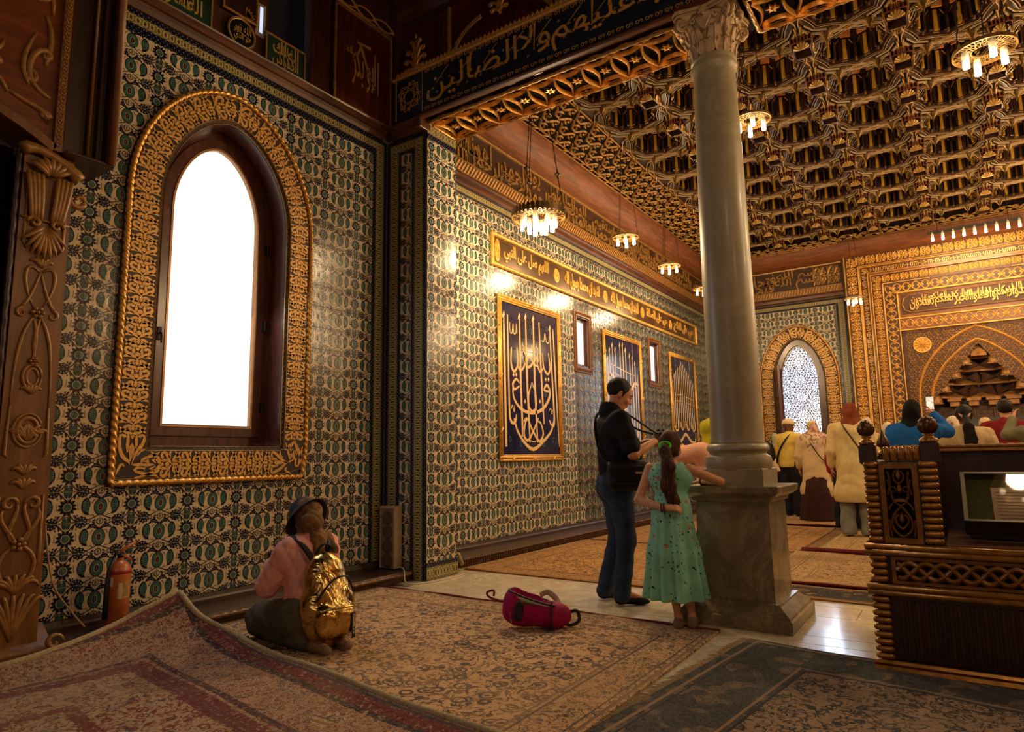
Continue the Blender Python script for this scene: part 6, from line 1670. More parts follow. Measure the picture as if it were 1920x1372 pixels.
for ph in range(3):
    pts = [(-.34+.006*i, .525+.040*sin(2*PI*(i/38+ph/3))) for i in range(280)]; mb.rib(pts, .025, MB_, 0, .012+.002*ph, 0, True)
for i in range(22): mb.ext(star(-.30+i*.076, .525+(.0 if i % 2 else .0), .013, .005, 4), MB_, 0, .006)
put(mb, 'braided_relief', m_kb, ks)
# upper end pier
put(MB().box(-.455, -.112, KF+.012, KF+.075, .66, 1.09), 'end_pier', m_kd, ks); put(MB().box(-.385, -.205, KF-.004, KF+.02, .665, 1.085), 'carved_panel_frame', m_kb, ks); put(MB().box(-.36, -.232, KF-.006, KF-.004, .695, 1.06), 'panel_recess', m_dark, ks)
mb = MB(); MQ = MY(KF-.006); xc = -.296
for sg in (1, -1):
    m_ = lambda pts, sg=sg: [(xc+sg*u, v) for u, v in pts]
    for pts, w in ((bez((0, .70), (.05, .72), (.075, .78), (.0, .86), 9), .012), (bez((.0, .86), (.06, .90), (.03, .95), (.055, 1.0), 8), .012), (bez((.055, .92), (.05, .96), (.03, .98), (.05, 1.045), 7), .010), (spiral(.028, .945, .022, .006, 0, 5.5, 9), .008), (bez((.0, .74), (.03, .76), (.045, .80), (.012, .815), 7), .012), (bez((.0, .90), (.03, .88), (.05, .87), (.055, .84), 6), .010), (bez((.01, 1.05), (.03, 1.03), (.03, .99), (.0, .98), 6), .010), (bez((.05, .70), (.06, .73), (.055, .76), (.058, .79), 5), .009)): mb.rib(m_(pts), w, MQ, 0, .010, 0, True)
for z in (.80, .955, 1.03): mb.ext(leaf((xc, z-.03), (xc, z+.03), .012), MQ, 0, .010, 0, .4)
mb.ext([(xc-.03, .885), (xc+.03, .885), (xc+.02, .90), (xc-.02, .90)], MQ, 0, .010)
put(mb, 'carved_arabesque', m_kb, ks)
for i in range(5): bobbin(-.345+i*.034, 1, 1.10, y=KF+.01, r=.0165, vert=True) if False else put(MB().lathe([(0, 0), (.010, .002), (.0165, .012), (.0165, .068), (.010, .078), (0, .08)], (-.345+i*.036, KF+.012, 1.10), 10), 'bobbin', m_kg, ks, True)
def post(x, y, z0, w, zf, s=1, tip=0):
    dp = put(MB().cbox(x-w, x+w, y-w, y+w, z0, zf, .008), 'dark_post', m_kd, ks)
    put(MB().lathe([(w*.95, 0), (w*1.0, .006), (w*.9, .018), (w*.55, .026), (w*.5, .034), (w*.62, .04), (w*.5, .046)], (x, y, zf), 20), 'gilt_collar', m_kg, ks, True, under=dp)
    fin = MB(); R = w*1.0; H = .095*s
    prof = [(R*.45, .0), (R*.80, .010*s), (R*1.0, .03*s), (R*1.02, .045*s), (R*.86, .067*s), (R*.55, .082*s), (R*.18, .090*s), (0, .092*s)] if not tip else [(R*.5, 0), (R*.95, .012), (R*1.0, .025), (R*.8, .05), (R*.5, .075), (R*.2, .10), (R*.07, .118), (0, .122)]
    vs = []; n = 48; m_ = len(prof)
    for i, (r, z) in enumerate(prof):
        for k in range(n): th = 2*PI*k/n; q = r*(1+.10*cos(12*(th+.25*i))); vs.append((x+q*cos(th), y+q*sin(th), zf+.044+z))
    fin.add(vs, [(i*n+k, i*n+(k+1) % n, (i+1)*n+(k+1) % n, (i+1)*n+k) for i in range(m_-1) for k in range(n)])
    put(fin, 'onion_finial', mat('finial_bronze', (92, 60, 30), .3, .4, .25, 30), ks, True, under=dp)
post(-.435, KF+.04, 1.085, .042, 1.195); post(-.140, KF+.04, 1.085, .046, 1.20, 1.05); post(-.430, 5.06, .62, .038, 1.135, 1, 1); post(1.3, 5.06, .62, .04, 1.135)
put(MB().cbox(-.465, -.41, KF+.07, 5.04, .62, 1.10, .006), 'side_screen', m_kd, ks)
put(MB().box(-.40, 1.3, 5.05, 5.09, .62, 1.14), 'back_screen', m_kd, ks)
put(MB().rope([(-.40, 5.06, 1.178), (1.3, 5.06, 1.178)], .015, .05, 8, 0, .35, 1, .0125), 'rope_crest', m_kb, ks, True); put(MB().mold([(1.14, -.02), (1.14, .03), (1.15, .04), (1.165, .03), (1.168, -.02)], MY(5.05), -.40, 1.3), 'back_rail', m_kb, ks)
put(MB().cbox(-.112, 1.3, KF+.005, 5.05, .645, .668, .004), 'seat_ledge', wood('seat_wood', (66, 38, 20), (96, 58, 30), .35, 'X'), ks)
# display case resting on the stand
vc = empty('display_case', (.20, 4.55, .668), 'tilted glass display case with pale papers on green baize, on the gilt stand', 'display case')
m_cf = mat('case_frame', (60, 50, 26), .35, .4, .2); m_baize = mat('green_baize', (70, 74, 24), .9, 0, .2, 60)
tl = math.radians(34)
def TC(x, s, h): return (x, 4.34+s*cos(tl)-h*sin(tl), .745+s*sin(tl)+h*cos(tl))
def tb(mb, x0, x1, s0, s1, h0, h1):
    return mb.add([TC(x, s, h) for h in (h0, h1) for s in (s0, s1) for x in (x0, x1)], [(0, 2, 3, 1), (4, 5, 7, 6), (0, 1, 5, 4), (2, 6, 7, 3), (0, 4, 6, 2), (1, 3, 7, 5)])
put(tb(MB(), -.02, .95, 0, .44, -.05, 0), 'case_bottom', m_kd, vc); put(tb(MB(), -.0, .93, .02, .42, 0, .004), 'baize_lining', m_baize, vc)
for a in ((-.02, .0, 0, .44), (.93, .95, 0, .44), (0, .93, 0, .015), (0, .93, .425, .44), (.30, .312, .29, .44), (.55, .562, .0, .44)): put(tb(MB(), *a, 0, .045), 'case_rail', m_cf, vc)
gs = Sh('case_glass'); gs.set('Roughness', .03).set('Transmission Weight', 1.0).set('IOR', 1.2); put(tb(MB(), -.0, .93, .015, .425, .040, .043), 'glass_lid', gs.m, vc)
put(MB().box(.0, .93, 4.55, 4.72, .668, .72), 'case_support', m_kd, vc)
pp = empty('open_papers', tuple(TC(.3, .1, .005)), 'pale sheets of writing lying inside the tilted display case', 'paper')
for a, r in (((.115, .33, .04, .34), 0), ((.345, .56, .04, .33), 0)):
    mb = MB(); tb(mb, *a, .005, .007); put(mb, 'sheet', mat('old_paper', (196, 170, 140), .8, 0, .1, 40), pp)
mb = MB()
for i in range(9):
    for j in range(2): tb(mb, .135+.23*j, .31+.23*j-.02*(i % 3), .07+.028*i, .075+.028*i, .0071, .0078)
put(mb, 'ink_lines', mat('brown_ink', (96, 66, 40), .8), pp, kind='stuff')

# ================================================================ small things on the left
ext = empty('fire_extinguisher', (-4.72, 2.29, .108), 'orange-red fire extinguisher standing on the wooden bench by the tiled wall', 'extinguisher')
ex_, ey_, ez_ = -4.72, 2.29, .108
m_ex = mat('orange_red_paint', (176, 96, 42), .35, 0, .15, 8, coat=.2); m_blk = mat('black_rubber', (18, 17, 16), .5, 0, .2)
put(MB().lathe([(.066, 0), (.07, .006), (.07, .34), (.066, .365), (.05, .39), (.03, .405), (.022, .41), (.022, .425)], (ex_, ey_, ez_), 28), 'cylinder', m_ex, ext, 'auto')
put(MB().lathe([(.0705, .325), (.0715, .328), (.0715, .345), (.0705, .348)], (ex_, ey_, ez_), 28), 'red_band', mat('signal_red', (150, 30, 20), .4), ext, True)
def wrap(a0, a1, z0, z1, m, nm, r=.0708):
    n = 10; mb = MB(); mb.add([(ex_+r*cos(a0+(a1-a0)*i/n), ey_+r*sin(a0+(a1-a0)*i/n), ez_+z) for z in (z0, z1) for i in range(n+1)], [(i, i+1, n+2+i, n+1+i) for i in range(n)]); put(mb, nm, m, ext, True)
wrap(-.55, .75, .17, .28, mat('faded_label', (168, 128, 76), .6, 0, .3, 30), 'paper_label'); wrap(-.45, -.10, .17, .27, mat('white_sticker', (206, 186, 160), .5), 'white_sticker', .0714); wrap(-1.2, -.9, .25, .31, mat('white_sticker', (206, 186, 160)), 'torn_sticker', .0714)
put(MB().lathe([(.018, .42), (.018, .45), (.012, .455)], (ex_, ey_, ez_), 12).tube([(ex_, ey_, ez_+.45), (ex_, ey_-.03, ez_+.455), (ex_+.01, ey_-.05, ez_+.42)], .01, 8), 'valve', m_iron, ext, True)
put(MB().tube([(ex_, ey_-.01, ez_+.455), (ex_, ey_+.04, ez_+.49), (ex_, ey_+.10, ez_+.52)], [.010, .012, .007], 8, flat=.5).tube([(ex_, ey_, ez_+.44), (ex_, ey_+.05, ez_+.425), (ex_, ey_+.075, ez_+.40)], [.008, .01, .006], 8, flat=.5), 'lever', m_ex, ext, True)
put(MB().tube([(ex_+.01, ey_-.04, ez_+.43), (ex_+.02, ey_-.075, ez_+.36), (ex_+.02, ey_-.085, ez_+.22), (ex_+.02, ey_-.085, ez_+.05)], [.010, .012, .013, .016], 8), 'hose', m_blk, ext, True)
sp = empty('column_speaker', (-4.73, 4.83, .105), 'slim grey column loudspeaker with four round drivers standing in the wall corner', 'speaker')
m_sp = mat('speaker_grey', (176, 152, 118), .5, 0, .1); m_cloth = mat('speaker_cloth', (128, 104, 76), .9, 0, .3, 90)
sx0, sx1, sy = -4.835, -4.63, 4.80
put(MB().cbox(sx0, sx1, sy+.005, 4.90, .105, .70, .004), 'cabinet', m_sp, sp); put(MB().box(sx0+.022, sx1-.022, sy+.001, sy+.005, .115, .675), 'grille_cloth', m_cloth, sp)
for p in ((sx0, sx0+.02, .105, .70), (sx1-.02, sx1, .105, .70), (sx0+.02, sx1-.02, .675, .70)): put(MB().cbox(p[0], p[1], sy-.006, sy+.006, p[2], p[3], .003), 'trim_rail', m_sp, sp)
for k in range(4): put(MB().lathe([(.066, 0), (.064, .004), (.05, .001), (0, .0005)], n=28, M=lambda a, b, c, k=k: ((sx0+sx1)/2+a, sy-.001-c, .185+.135*k+b)), 'driver', mat('driver_cloth', (92, 70, 50), .9, 0, .3, 90), sp, True)
cb = MB(); cb.tube(smooth([(-4.62, 4.80, .125), (-4.53, 4.79, .13), (-4.45, 4.74, .11), (-4.40, 4.70, .03), (-4.33, 4.72, .008), (-4.25, 4.86, .006), (-4.22, 5.12, .006), (-4.24, 5.36, .006), (-4.27, 5.41, .008)], 6), .006, 8)
tag(cb.build('white_cable', mat('white_cable', (196, 176, 150), .5, 0, .05), None, True), 'white cable curling from the column speaker across the marble floor', 'cable')
cb = MB(); cb.tube(smooth([(XW+.03, 1.86, 1.05), (XW+.035, 1.90, .7), (XW+.04, 1.96, .4), (XW+.08, 2.06, .22), (-4.72, 2.10, .13)], 6), .006, 8)
tag(cb.build('wall_cable', mat('pale_cable', (170, 140, 104), .5, 0, .05), None, True), 'pale cable hanging down the tiles beside the carved portal', 'cable')
bg = empty('wall_plug_bundle', (-4.55, 5.52, .03), 'crumpled pale cloth bundle tucked behind the tiled pier', 'cloth')
mb = MB(); mb.ell((-4.55, 5.55, .10), (.09, .10, .06), 12, 8).ell((-4.50, 5.50, .07), (.06, .07, .05), 12, 8).tube([(-4.62, 5.5, .12), (-4.5, 5.62, .15), (-4.42, 5.58, .06)], .025, 8); put(mb, 'crumpled_cloth', mat('pale_cloth', (150, 126, 92), .9, 0, .2, 20, bump=.4), bg, True)
# ================================================================ people: smooth-blended implicit bodies, meshed with surface nets
class Field:
    def __init__(s, lo, hi, h):
        s.lo = np.array(lo, float); s.h = h; s.n = np.ceil((np.array(hi)-s.lo)/h).astype(int)+1
        s.V = np.full(tuple(s.n), .2, np.float32)
    def _sub(s, lo, hi):
        a = np.clip(np.floor((np.array(lo)-s.lo)/s.h).astype(int), 0, s.n-1); b = np.clip(np.ceil((np.array(hi)-s.lo)/s.h).astype(int)+1, 1, s.n)
        if (b <= a).any(): return None
        g = [((np.arange(a[i], b[i])*s.h+s.lo[i]).astype(np.float32)).reshape([-1 if j == i else 1 for j in range(3)]) for i in range(3)]
        return tuple(slice(a[i], b[i]) for i in range(3)), g
    def _min(s, sl, d, k):
        A = s.V[sl]; hh = np.clip(.5+.5*(A-d)/k, 0, 1) if k > 0 else None
        s.V[sl] = (A*(1-hh)+d*hh-k*hh*(1-hh)) if k > 0 else np.minimum(A, d)
    def cap(s, p, q, r0, r1=None, k=.03, flat=None, cut=False):
        """round cone; flat=(axis, factor) squeezes it along an axis"""
        r1 = r0 if r1 is None else r1; p = np.array(p, float); q = np.array(q, float); R = max(r0, r1)+k+.03
        u = s._sub(np.minimum(p, q)-R, np.maximum(p, q)+R)
        if u is None: return s
        sl, (X, Y, Z) = u; d = q-p; L = float(d@d) or 1e-9
        t = np.clip(((X-p[0])*d[0]+(Y-p[1])*d[1]+(Z-p[2])*d[2])/L, 0, 1)
        x, y, z = X-(p[0]+t*d[0]), Y-(p[1]+t*d[1]), Z-(p[2]+t*d[2])
        if flat:
            a = np.array(flat[0], float); a /= np.linalg.norm(a); m = (x*a[0]+y*a[1]+z*a[2])*(flat[1]-1); x, y, z = x+a[0]*m, y+a[1]*m, z+a[2]*m
        D = np.sqrt(x*x+y*y+z*z)-(r0+(r1-r0)*t)
        if cut: s.V[sl] = np.maximum(s.V[sl], -D)
        else: s._min(sl, D.astype(np.float32), k)
        return s
    def ell(s, c, r, k=.03, R=None, cut=False):
        c = np.array(c, float); r = np.array(r, float); m = r.max()+k+.03
        u = s._sub(c-m, c+m)
        if u is None: return s
        sl, (X, Y, Z) = u; x, y, z = X-c[0], Y-c[1], Z-c[2]
        if R is not None: R = np.array(R); x, y, z = (R[0, 0]*x+R[1, 0]*y+R[2, 0]*z, R[0, 1]*x+R[1, 1]*y+R[2, 1]*z, R[0, 2]*x+R[1, 2]*y+R[2, 2]*z)
        q = np.sqrt((x/r[0])**2+(y/r[1])**2+(z/r[2])**2); D = (q-1)*r.min()*(.5+.5*np.minimum(q, 2)) if False else q*(q-1)/np.maximum(np.sqrt((x/r[0]**2)**2+(y/r[1]**2)**2+(z/r[2]**2)**2), 1e-4)
        if cut: s.V[sl] = np.maximum(s.V[sl], -D)
        else: s._min(sl, D.astype(np.float32), k)
        return s
    def chain(s, P, R, k=.03, flat=None):
        for i in range(len(P)-1): s.cap(P[i], P[i+1], R[i], R[i+1], k, flat)
        return s
    def disp(s, f):
        g = [((np.arange(s.n[i])*s.h+s.lo[i]).astype(np.float32)).reshape([-1 if j == i else 1 for j in range(3)]) for i in range(3)]
        s.V = s.V+f(*g).astype(np.float32); return s
    def mesh(s, name, m, smooth=1):
        V = s.V; V[0] = V[-1] = .2; V[:, 0] = V[:, -1] = .2; V[:, :, 0] = V[:, :, -1] = .2
        I = V < 0; nx, ny, nz = np.array(V.shape)-1
        acc = np.zeros((nx, ny, nz, 3), np.float32); cnt = np.zeros((nx, ny, nz), np.float32)
        C = [(0, 0, 0), (1, 0, 0), (0, 1, 0), (1, 1, 0), (0, 0, 1), (1, 0, 1), (0, 1, 1), (1, 1, 1)]
        sub = lambda A, c: A[c[0]:c[0]+nx, c[1]:c[1]+ny, c[2]:c[2]+nz]
        for a in range(8):
            for ax in range(3):
                if C[a][ax]: continue
                b = list(C[a]); b[ax] = 1; va, vb = sub(V, C[a]), sub(V, b); m_ = (va < 0) != (vb < 0)
                if not m_.any(): continue
                idx = np.nonzero(m_); t = va[idx]/(va[idx]-vb[idx])
                for i in range(3): acc[idx+(np.full(len(t), i),)] += C[a][i]+(t if i == ax else 0)
                cnt[idx] += 1
        act = cnt > 0; ids = np.full((nx, ny, nz), -1, np.int64); w = np.nonzero(act); ids[w] = np.arange(len(w[0]))
        P = (acc[w]/cnt[w][:, None]+np.stack(w, 1))*s.h+s.lo
        Q = []
        for ax in range(3):
            o = [x for x in range(3) if x != ax]; A = [slice(None)]*3; B = [slice(None)]*3
            A[ax] = slice(0, -1); B[ax] = slice(1, None); 
            for x in o: A[x] = slice(1, -1); B[x] = slice(1, -1)
            va, vb = I[tuple(A)], I[tuple(B)]; d = np.nonzero(va != vb); 
            if not len(d[0]): continue
            base = [d[0].copy(), d[1].copy(), d[2].copy()]; fl_ = va[d]
            def at(i, j):
                q = [base[0], base[1], base[2]]; q[o[0]] = q[o[0]]+i; q[o[1]] = q[o[1]]+j; return ids[tuple(q)]
            q = np.stack([at(0, 0), at(1, 0), at(1, 1), at(0, 1)], 1)
            if ax == 1: fl_ = ~fl_
            q[~fl_] = q[~fl_][:, ::-1]; Q.append(q)
        Q = np.concatenate(Q); Q = Q[(Q >= 0).all(1)]
        if smooth:
            for _ in range(smooth):
                S_ = np.zeros_like(P); c_ = np.zeros(len(P))
                for i in range(4): a, b = Q[:, i], Q[:, (i+1) % 4]; np.add.at(S_, a, P[b]); np.add.at(S_, b, P[a]); np.add.at(c_, a, 1); np.add.at(c_, b, 1)
                P = P*.5+.5*S_/np.maximum(c_, 1)[:, None]
        me = bpy.data.meshes.new(name); me.vertices.add(len(P)); me.vertices.foreach_set('co', P.astype(np.float32).ravel())
        me.loops.add(Q.size); me.loops.foreach_set('vertex_index', Q.astype(np.int32).ravel()); me.polygons.add(len(Q)); me.polygons.foreach_set('loop_start', np.arange(0, Q.size, 4, dtype=np.int32))
        me.polygons.foreach_set('use_smooth', np.ones(len(Q), bool)); me.materials.append(m); me.update(calc_edges=True); return me

V3 = lambda *a: np.array(a, float)
def lerp(a, b, t): return np.array(a)*(1-t)+np.array(b)*t
def hand(F, w, d, n, side=1, curl=.5, s=1.0, k=.006):
    """hand on field F: wrist w, pointing d, palm normal n, thumb towards side * (d x n); five separate bent fingers"""
    d = np.array(d, float); d /= np.linalg.norm(d); n = np.array(n, float); n -= d*(n@d); n /= np.linalg.norm(n); b = np.cross(d, n)*side; w = np.array(w, float)
    F.cap(w, w+d*.03*s, .021*s, .024*s, .012, (n, 1.5))
    for j, o in enumerate((.026, .009, -.009, -.025)): F.cap(w+d*.02*s+b*o*.5*s, w+d*.078*s+b*o*s, .014*s, .0115*s, .012, (n, 1.25))
    for j, (o, L) in enumerate(((.027, .066), (.0095, .076), (-.009, .070), (-.026, .054))):
        p = w+d*.082*s+b*o*s; c = curl*1.15; q = d; r_ = .0088*s
        for seg, f in enumerate((.42, .33, .25)):
            a = c*(.75 if seg == 0 else 1.0); q = q*math.cos(a)+n*math.sin(a)*1.0; q /= np.linalg.norm(q); e = p+q*L*f*s
            F.cap(p, e, r_*(1-.08*seg), r_*(1-.08*(seg+1)), k); p = e
            nn = np.cross(q, b)*1.0; n2 = n
    p = w+d*.025*s+b*.026*s; q = d*.55+b*.75+n*.35; q /= np.linalg.norm(q); e = p+q*.042*s; F.cap(p, e, .0125*s, .0105*s, .008)
    q = d*.85+b*.15+n*.5; q /= np.linalg.norm(q); F.cap(e, e+q*.034*s, .0105*s, .0085*s, k)
def head(F, c, fwd, s=1.0, k=.02, nose=True, jaw=1.0):
    """head centred at c looking along fwd (tilt included); returns rotation"""
    f = np.array(fwd, float); f /= np.linalg.norm(f); u = V3(0, 0, 1)-f*f[2]; u /= np.linalg.norm(u); r = np.cross(f, u); R = np.stack([r, f, u], 1); P = lambda x, y, z: c+R @ (V3(x, y, z)*s)
    F.ell(P(0, -.012, .03), (.074*s, .093*s, .088*s), k, R); F.ell(P(0, .022, -.025), (.060*s, .068*s, .083*s), k, R)
    F.cap(P(-.02, .055, -.088), P(.02, .055, -.088), .022*s, .022*s, .02); 
    F.ell(P(.040, .066, -.028), (.020*s, .016*s, .022*s), .012, R); F.ell(P(-.040, .066, -.028), (.020*s, .016*s, .022*s), .012, R)
    if nose:
        F.cap(P(0, .084, .012), P(0, .103, -.025), .007*s, .0115*s, .008); F.cap(P(-.011, .094, -.028), P(.011, .094, -.028), .0075*s, .0075*s, .005)
        F.cap(P(-.018, .086, -.055), P(.018, .086, -.055), .0065*s, .0065*s, .004); F.cap(P(-.015, .084, -.066), P(.015, .084, -.066), .0075*s, .0075*s, .004)
        F.cap(P(-.032, .080, .030), P(.032, .080, .030), .009*s, .009*s, .012)
        for e in (1, -1): F.ell(P(e*.031, .079, .010), (.0125*s, .008*s, .007*s), .004, R)
    for e in (1, -1):
        F.ell(P(e*.076, -.008, -.004), (.009*s, .019*s, .030*s), .006, R); F.ell(P(e*.082, .0, .002), (.006*s, .010*s, .016*s), .001, R, cut=True)
    return R, P
def face_parts(P, o, s=1.0, skin_dark=(120, 70, 48)):
    e = MB()
    for x in (1, -1):
        a = P(x*.031, .086, .010); e.ell(tuple(a), (.006*s, .006*s, .0045*s), 8, 6)
    e.build('eyes', mat('dark_eye', (24, 16, 12), .2, 0, 0), o, True)
    b = MB()
    for x in (1, -1): b.tube([tuple(P(x*.016, .0905, .027)), tuple(P(x*.033, .0885, .034)), tuple(P(x*.048, .079, .029))], [.0022, .003, .0015], 5)
    b.build('eyebrows', mat('dark_hair', (30, 20, 14)), o, True)
    MB().tube([tuple(P(-.02, .0905, -.0605)), tuple(P(0, .0945, -.060)), tuple(P(.02, .0905, -.0605))], [.0015, .003, .0015], 5).build('lips', mat('lip_tone', (140, 74, 60), .5, 0, .05), o, True)
m_skin = mat('warm_skin', (196, 134, 96), .5, 0, .08, 30, spec=.4); m_skin2 = mat('pale_skin', (206, 152, 116), .5, 0, .08, 30, spec=.4); m_skin3 = mat('brown_skin', (110, 68, 42), .5, 0, .08, 30, spec=.4)
m_hair = mat('dark_hair', (30, 20, 14), .45, 0, .3, 60); 
def hair_mat(name, c1, c2):
    s = Sh(name); x, y, z = s.coord(); n = s.noise(40, 3, s.vec(x*3, y*3, z*.25), .4); s.set('Base Color', s.mix(n.step(.35, .65), lin(c1), lin(c2))).set('Roughness', .62).set('Specular IOR Level', .25); s.bump(n, .8, .006); return s.m
m_hairb = hair_mat('brown_hair', (36, 22, 14), (92, 56, 34)); m_hairk = hair_mat('black_hair', (12, 9, 8), (42, 32, 26))
def cloth(name, c, var=.12, bump=.25, sc=14, rough=.9, extra=None):
    if name in MATS: return MATS[name]
    s = Sh(name); n = s.noise(sc, 4, None, .8); c_ = lin(c); a = s.mix(n.step(.3, .7), tuple(x*(1-var) for x in c_), tuple(min(1, x*(1+var)) for x in c_))
    if extra: a = extra(s, a)
    s.set('Base Color', a).set('Roughness', rough).set('Specular IOR Level', .2); s.bump(n*.8+s.noise(400, 2)*.15, bump, .012); MATS[name] = s.m; return s.m
def FF(lo, hi, h): return Field(lo, hi, h)
def part(F, name, m, o, smooth=1, **kw): return link(name, F.mesh(name, m, smooth), o, **kw)
def folds(amp, fx, fz, ph=0): return lambda X, Y, Z: amp*np.sin(fz*Z+2.2*np.sin(fx*X+ph)+1.7*np.cos(fx*.8*Y+ph)+ph)
def crease(amp, fx, fz, ph=0): return lambda X, Y, Z: amp*(.5-np.abs(np.sin(fz*Z+2.6*np.sin(fx*X+ph)+2.1*np.cos(fx*.8*Y+1.3*ph)+1.2*np.sin(9*Z+5*X)+ph))**.6)
def vfolds(amp, n, cx, cy, z0, z1): # vertical skirt folds growing downwards
    def f(X, Y, Z):
        t = np.clip((z0-Z)/(z0-z1), 0, 1); th = np.arctan2(Y-cy, X-cx); return amp*t*np.sin(n*th+1.2*np.sin(3*th)+.8*Z)+0*X
    return f
def person(x, y, z, deg, label, group=None):
    return empty('person', (x, y, z), label, 'person', group, None, math.radians(deg))

# ---------------------------------------------------------------- the man with the camera
o = person(-2.36, 5.02, 0, -48, 'man in black polo and dark jeans looking down at a camera he holds')
S_ = 1.0; hc = V3(0.0, .055, 1.655)
sh = {1: V3(.195, -.01, 1.445), -1: V3(-.195, -.01, 1.445)}; el = {1: V3(.265, .06, 1.16), -1: V3(-.22, .10, 1.17)}; wr = {1: V3(.135, .285, 1.265), -1: V3(-.07, .30, 1.27)}
F = FF((-.42, -.30, -.02), (.42, .52, 1.85), .0078)
R_, PH = head(F, hc, (.12, .80, -.42), 1.06); F.cap((0, -.03, 1.46), (0, .02, 1.60), .066, .060, .03)
F.cap((-.11, 0, 1.38), (.11, 0, 1.38), .09, .09, .05).cap((0, 0, 1.1), (0, 0, 1.36), .13, .13, .05).cap((0, 0, .95), (0, 0, 1.1), .14, .12, .05)
for e in (1, -1):
    F.cap(sh[e], el[e], .055, .043, .03).cap(el[e], wr[e], .043, .027, .015)
    hip = V3(e*.095, 0, .93); kn = V3(e*.11, .02, .50); an = V3(e*.115, -.03 if e > 0 else -.10, .09); F.cap(hip, kn, .085, .06, .03).cap(kn, an, .055, .036, .02).cap(an, an+V3(e*.01, .15, -.05), .036, .028, .02)
hand(F, wr[1], (-.75, .55, .05), (-.3, -.2, -.9), -1, .55, 1.05); hand(F, wr[-1], (.7, .6, .0), (.3, -.2, -.9), 1, .45, 1.05)
part(F, 'body', m_skin, o); face_parts(PH, o, 1.06)
F = FF((-.14, -.14, 1.5), (.16, .22, 1.82), .006); u = R_[:, 2]
F.ell(PH(0, -.028, .042), (.082*1.06, .098*1.06, .090*1.06), .01, R_).ell(PH(0, .058, -.035), (.085, .075, .13), .0, R_, cut=True).ell(PH(0, -.03, -.125), (.09, .12, .06), 0, R_, cut=True)
for e in (1, -1): F.cap(PH(e*.070, .012, .03), PH(e*.072, .010, -.012), .014, .008, .01)
F.disp(lambda X, Y, Z: .002*np.sin(90*X+40*Z)*np.sin(80*Y)); part(F, 'hair', m_hairk, o, 0)
m_polo = cloth('black_polo_cloth', (24, 24, 30), .2, .35, 9, .8); m_jean = cloth('dark_denim', (44, 56, 78), .22, .4, 10, .85)
F = FF((-.42, -.30, .88), (.42, .35, 1.62), .0085)
F.cap((-.10, -.015, 1.37), (.10, -.015, 1.37), .135, .135, .06, ((0, 1, 0), 1.08)).cap((0, .01, 1.12), (0, 0, 1.33), .165, .165, .06, ((0, 1, 0), 1.12)).cap((0, .02, .985), (0, .015, 1.14), .172, .168, .05, ((0, 1, 0), 1.1))
F.cap((0, -.03, 1.44), (0, -.015, 1.52), .085, .075, .04)
for e in (1, -1): F.cap(sh[e], lerp(sh[e], el[e], .35), .072, .072, .05).cap(lerp(sh[e], el[e], .3), lerp(sh[e], el[e], .78), .072, .070, .02)
F.disp(crease(.009, 8, 14)).disp(crease(.006, 19, 15, 1.1)); part(F, 'polo_shirt', m_polo, o)
F = FF((-.15, -.16, 1.46), (.15, .14, 1.62), .006); F.cap((0, -.045, 1.52), (0, -.035, 1.555), .086, .083, .01).cap((0, -.02, 1.56), (0, -.03, 1.64), .07, .075, .0, cut=True).cap((0, .09, 1.50), (0, .12, 1.6), .04, .05, 0, cut=True); part(F, 'collar', m_polo, o)
F = FF((-.32, -.30, .02), (.32, .28, 1.04), .009)
F.cap((-.05, 0, .96), (.05, 0, .96), .155, .155, .04, ((0, 1, 0), 1.12)).ell((-.07, -.075, .90), (.095, .082, .11), .05).ell((.07, -.075, .90), (.095, .082, .11), .05)
for e in (1, -1):
    hip = V3(e*.09, -.005, .90); kn = V3(e*.115, .025, .50); an = V3(e*.118, -.03 if e > 0 else -.10, .075); F.cap(hip, kn, .108, .076, .05).cap(kn, an, .074, .068, .03)
F.cap((0, .0, .70), (0, .0, .2), .012, .03, 0, ((1, 0, 0), 1.0), cut=True).disp(folds(.0022, 14, 30)).disp(folds(.002, 9, 60, .7)); F.V = np.maximum(F.V, -(np.arange(F.n[2])*F.h+F.lo[2]-.055)[None, None, :].astype(np.float32)) if False else F.V
part(F, 'jeans', m_jean, o)
for e in (1, -1):
    an = V3(e*.118, -.03 if e > 0 else -.10, .05); F = FF((an[0]-.1, an[1]-.12, -.005), (an[0]+.12, an[1]+.30, .16), .007)
    F.cap(an+V3(0, 0, .06), an+V3(0, -.01, 0), .042, .042, .02).cap(an+V3(0, -.02, -.01), an+V3(e*.02, .15, -.022), .040, .036, .02, ((0, 0, 1), 1.3)).cap(an+V3(e*.02, .14, -.024), an+V3(e*.025, .19, -.026), .038, .028, .02, ((0, 0, 1), 1.5)); part(F, 'sock', cloth('dark_sock', (34, 30, 26), .2, .3, 60), o)
st = MB(); m_strap = mat('black_webbing', (20, 19, 20), .6, 0, .2)
pk = MB().tube(smooth([(.09, .02, 1.53), (.03, -.115, 1.52), (-.07, -.07, 1.545), (-.10, .06, 1.50), (-.06, .20, 1.38), (.0, .33, 1.33)], 5), .009, 6, flat=.6); pk.tube(smooth([(.09, .02, 1.53), (.12, .12, 1.46), (.11, .24, 1.38), (.08, .33, 1.33)], 5), .008, 6, flat=.6)
pk.build('camera_neck_strap', m_strap, o, True)
st.tube(smooth([(-.15, .02, 1.545), (-.10, -.12, 1.50), (.0, -.168, 1.34), (.12, -.155, 1.15), (.215, -.06, 1.04)], 6), .015, 6, flat=.5).tube(smooth([(-.15, .02, 1.545), (-.10, .15, 1.40), (.06, .20, 1.20), (.235, .10, 1.04)], 6), .014, 6, flat=.5); st.build('shoulder_strap', m_strap, o, True)
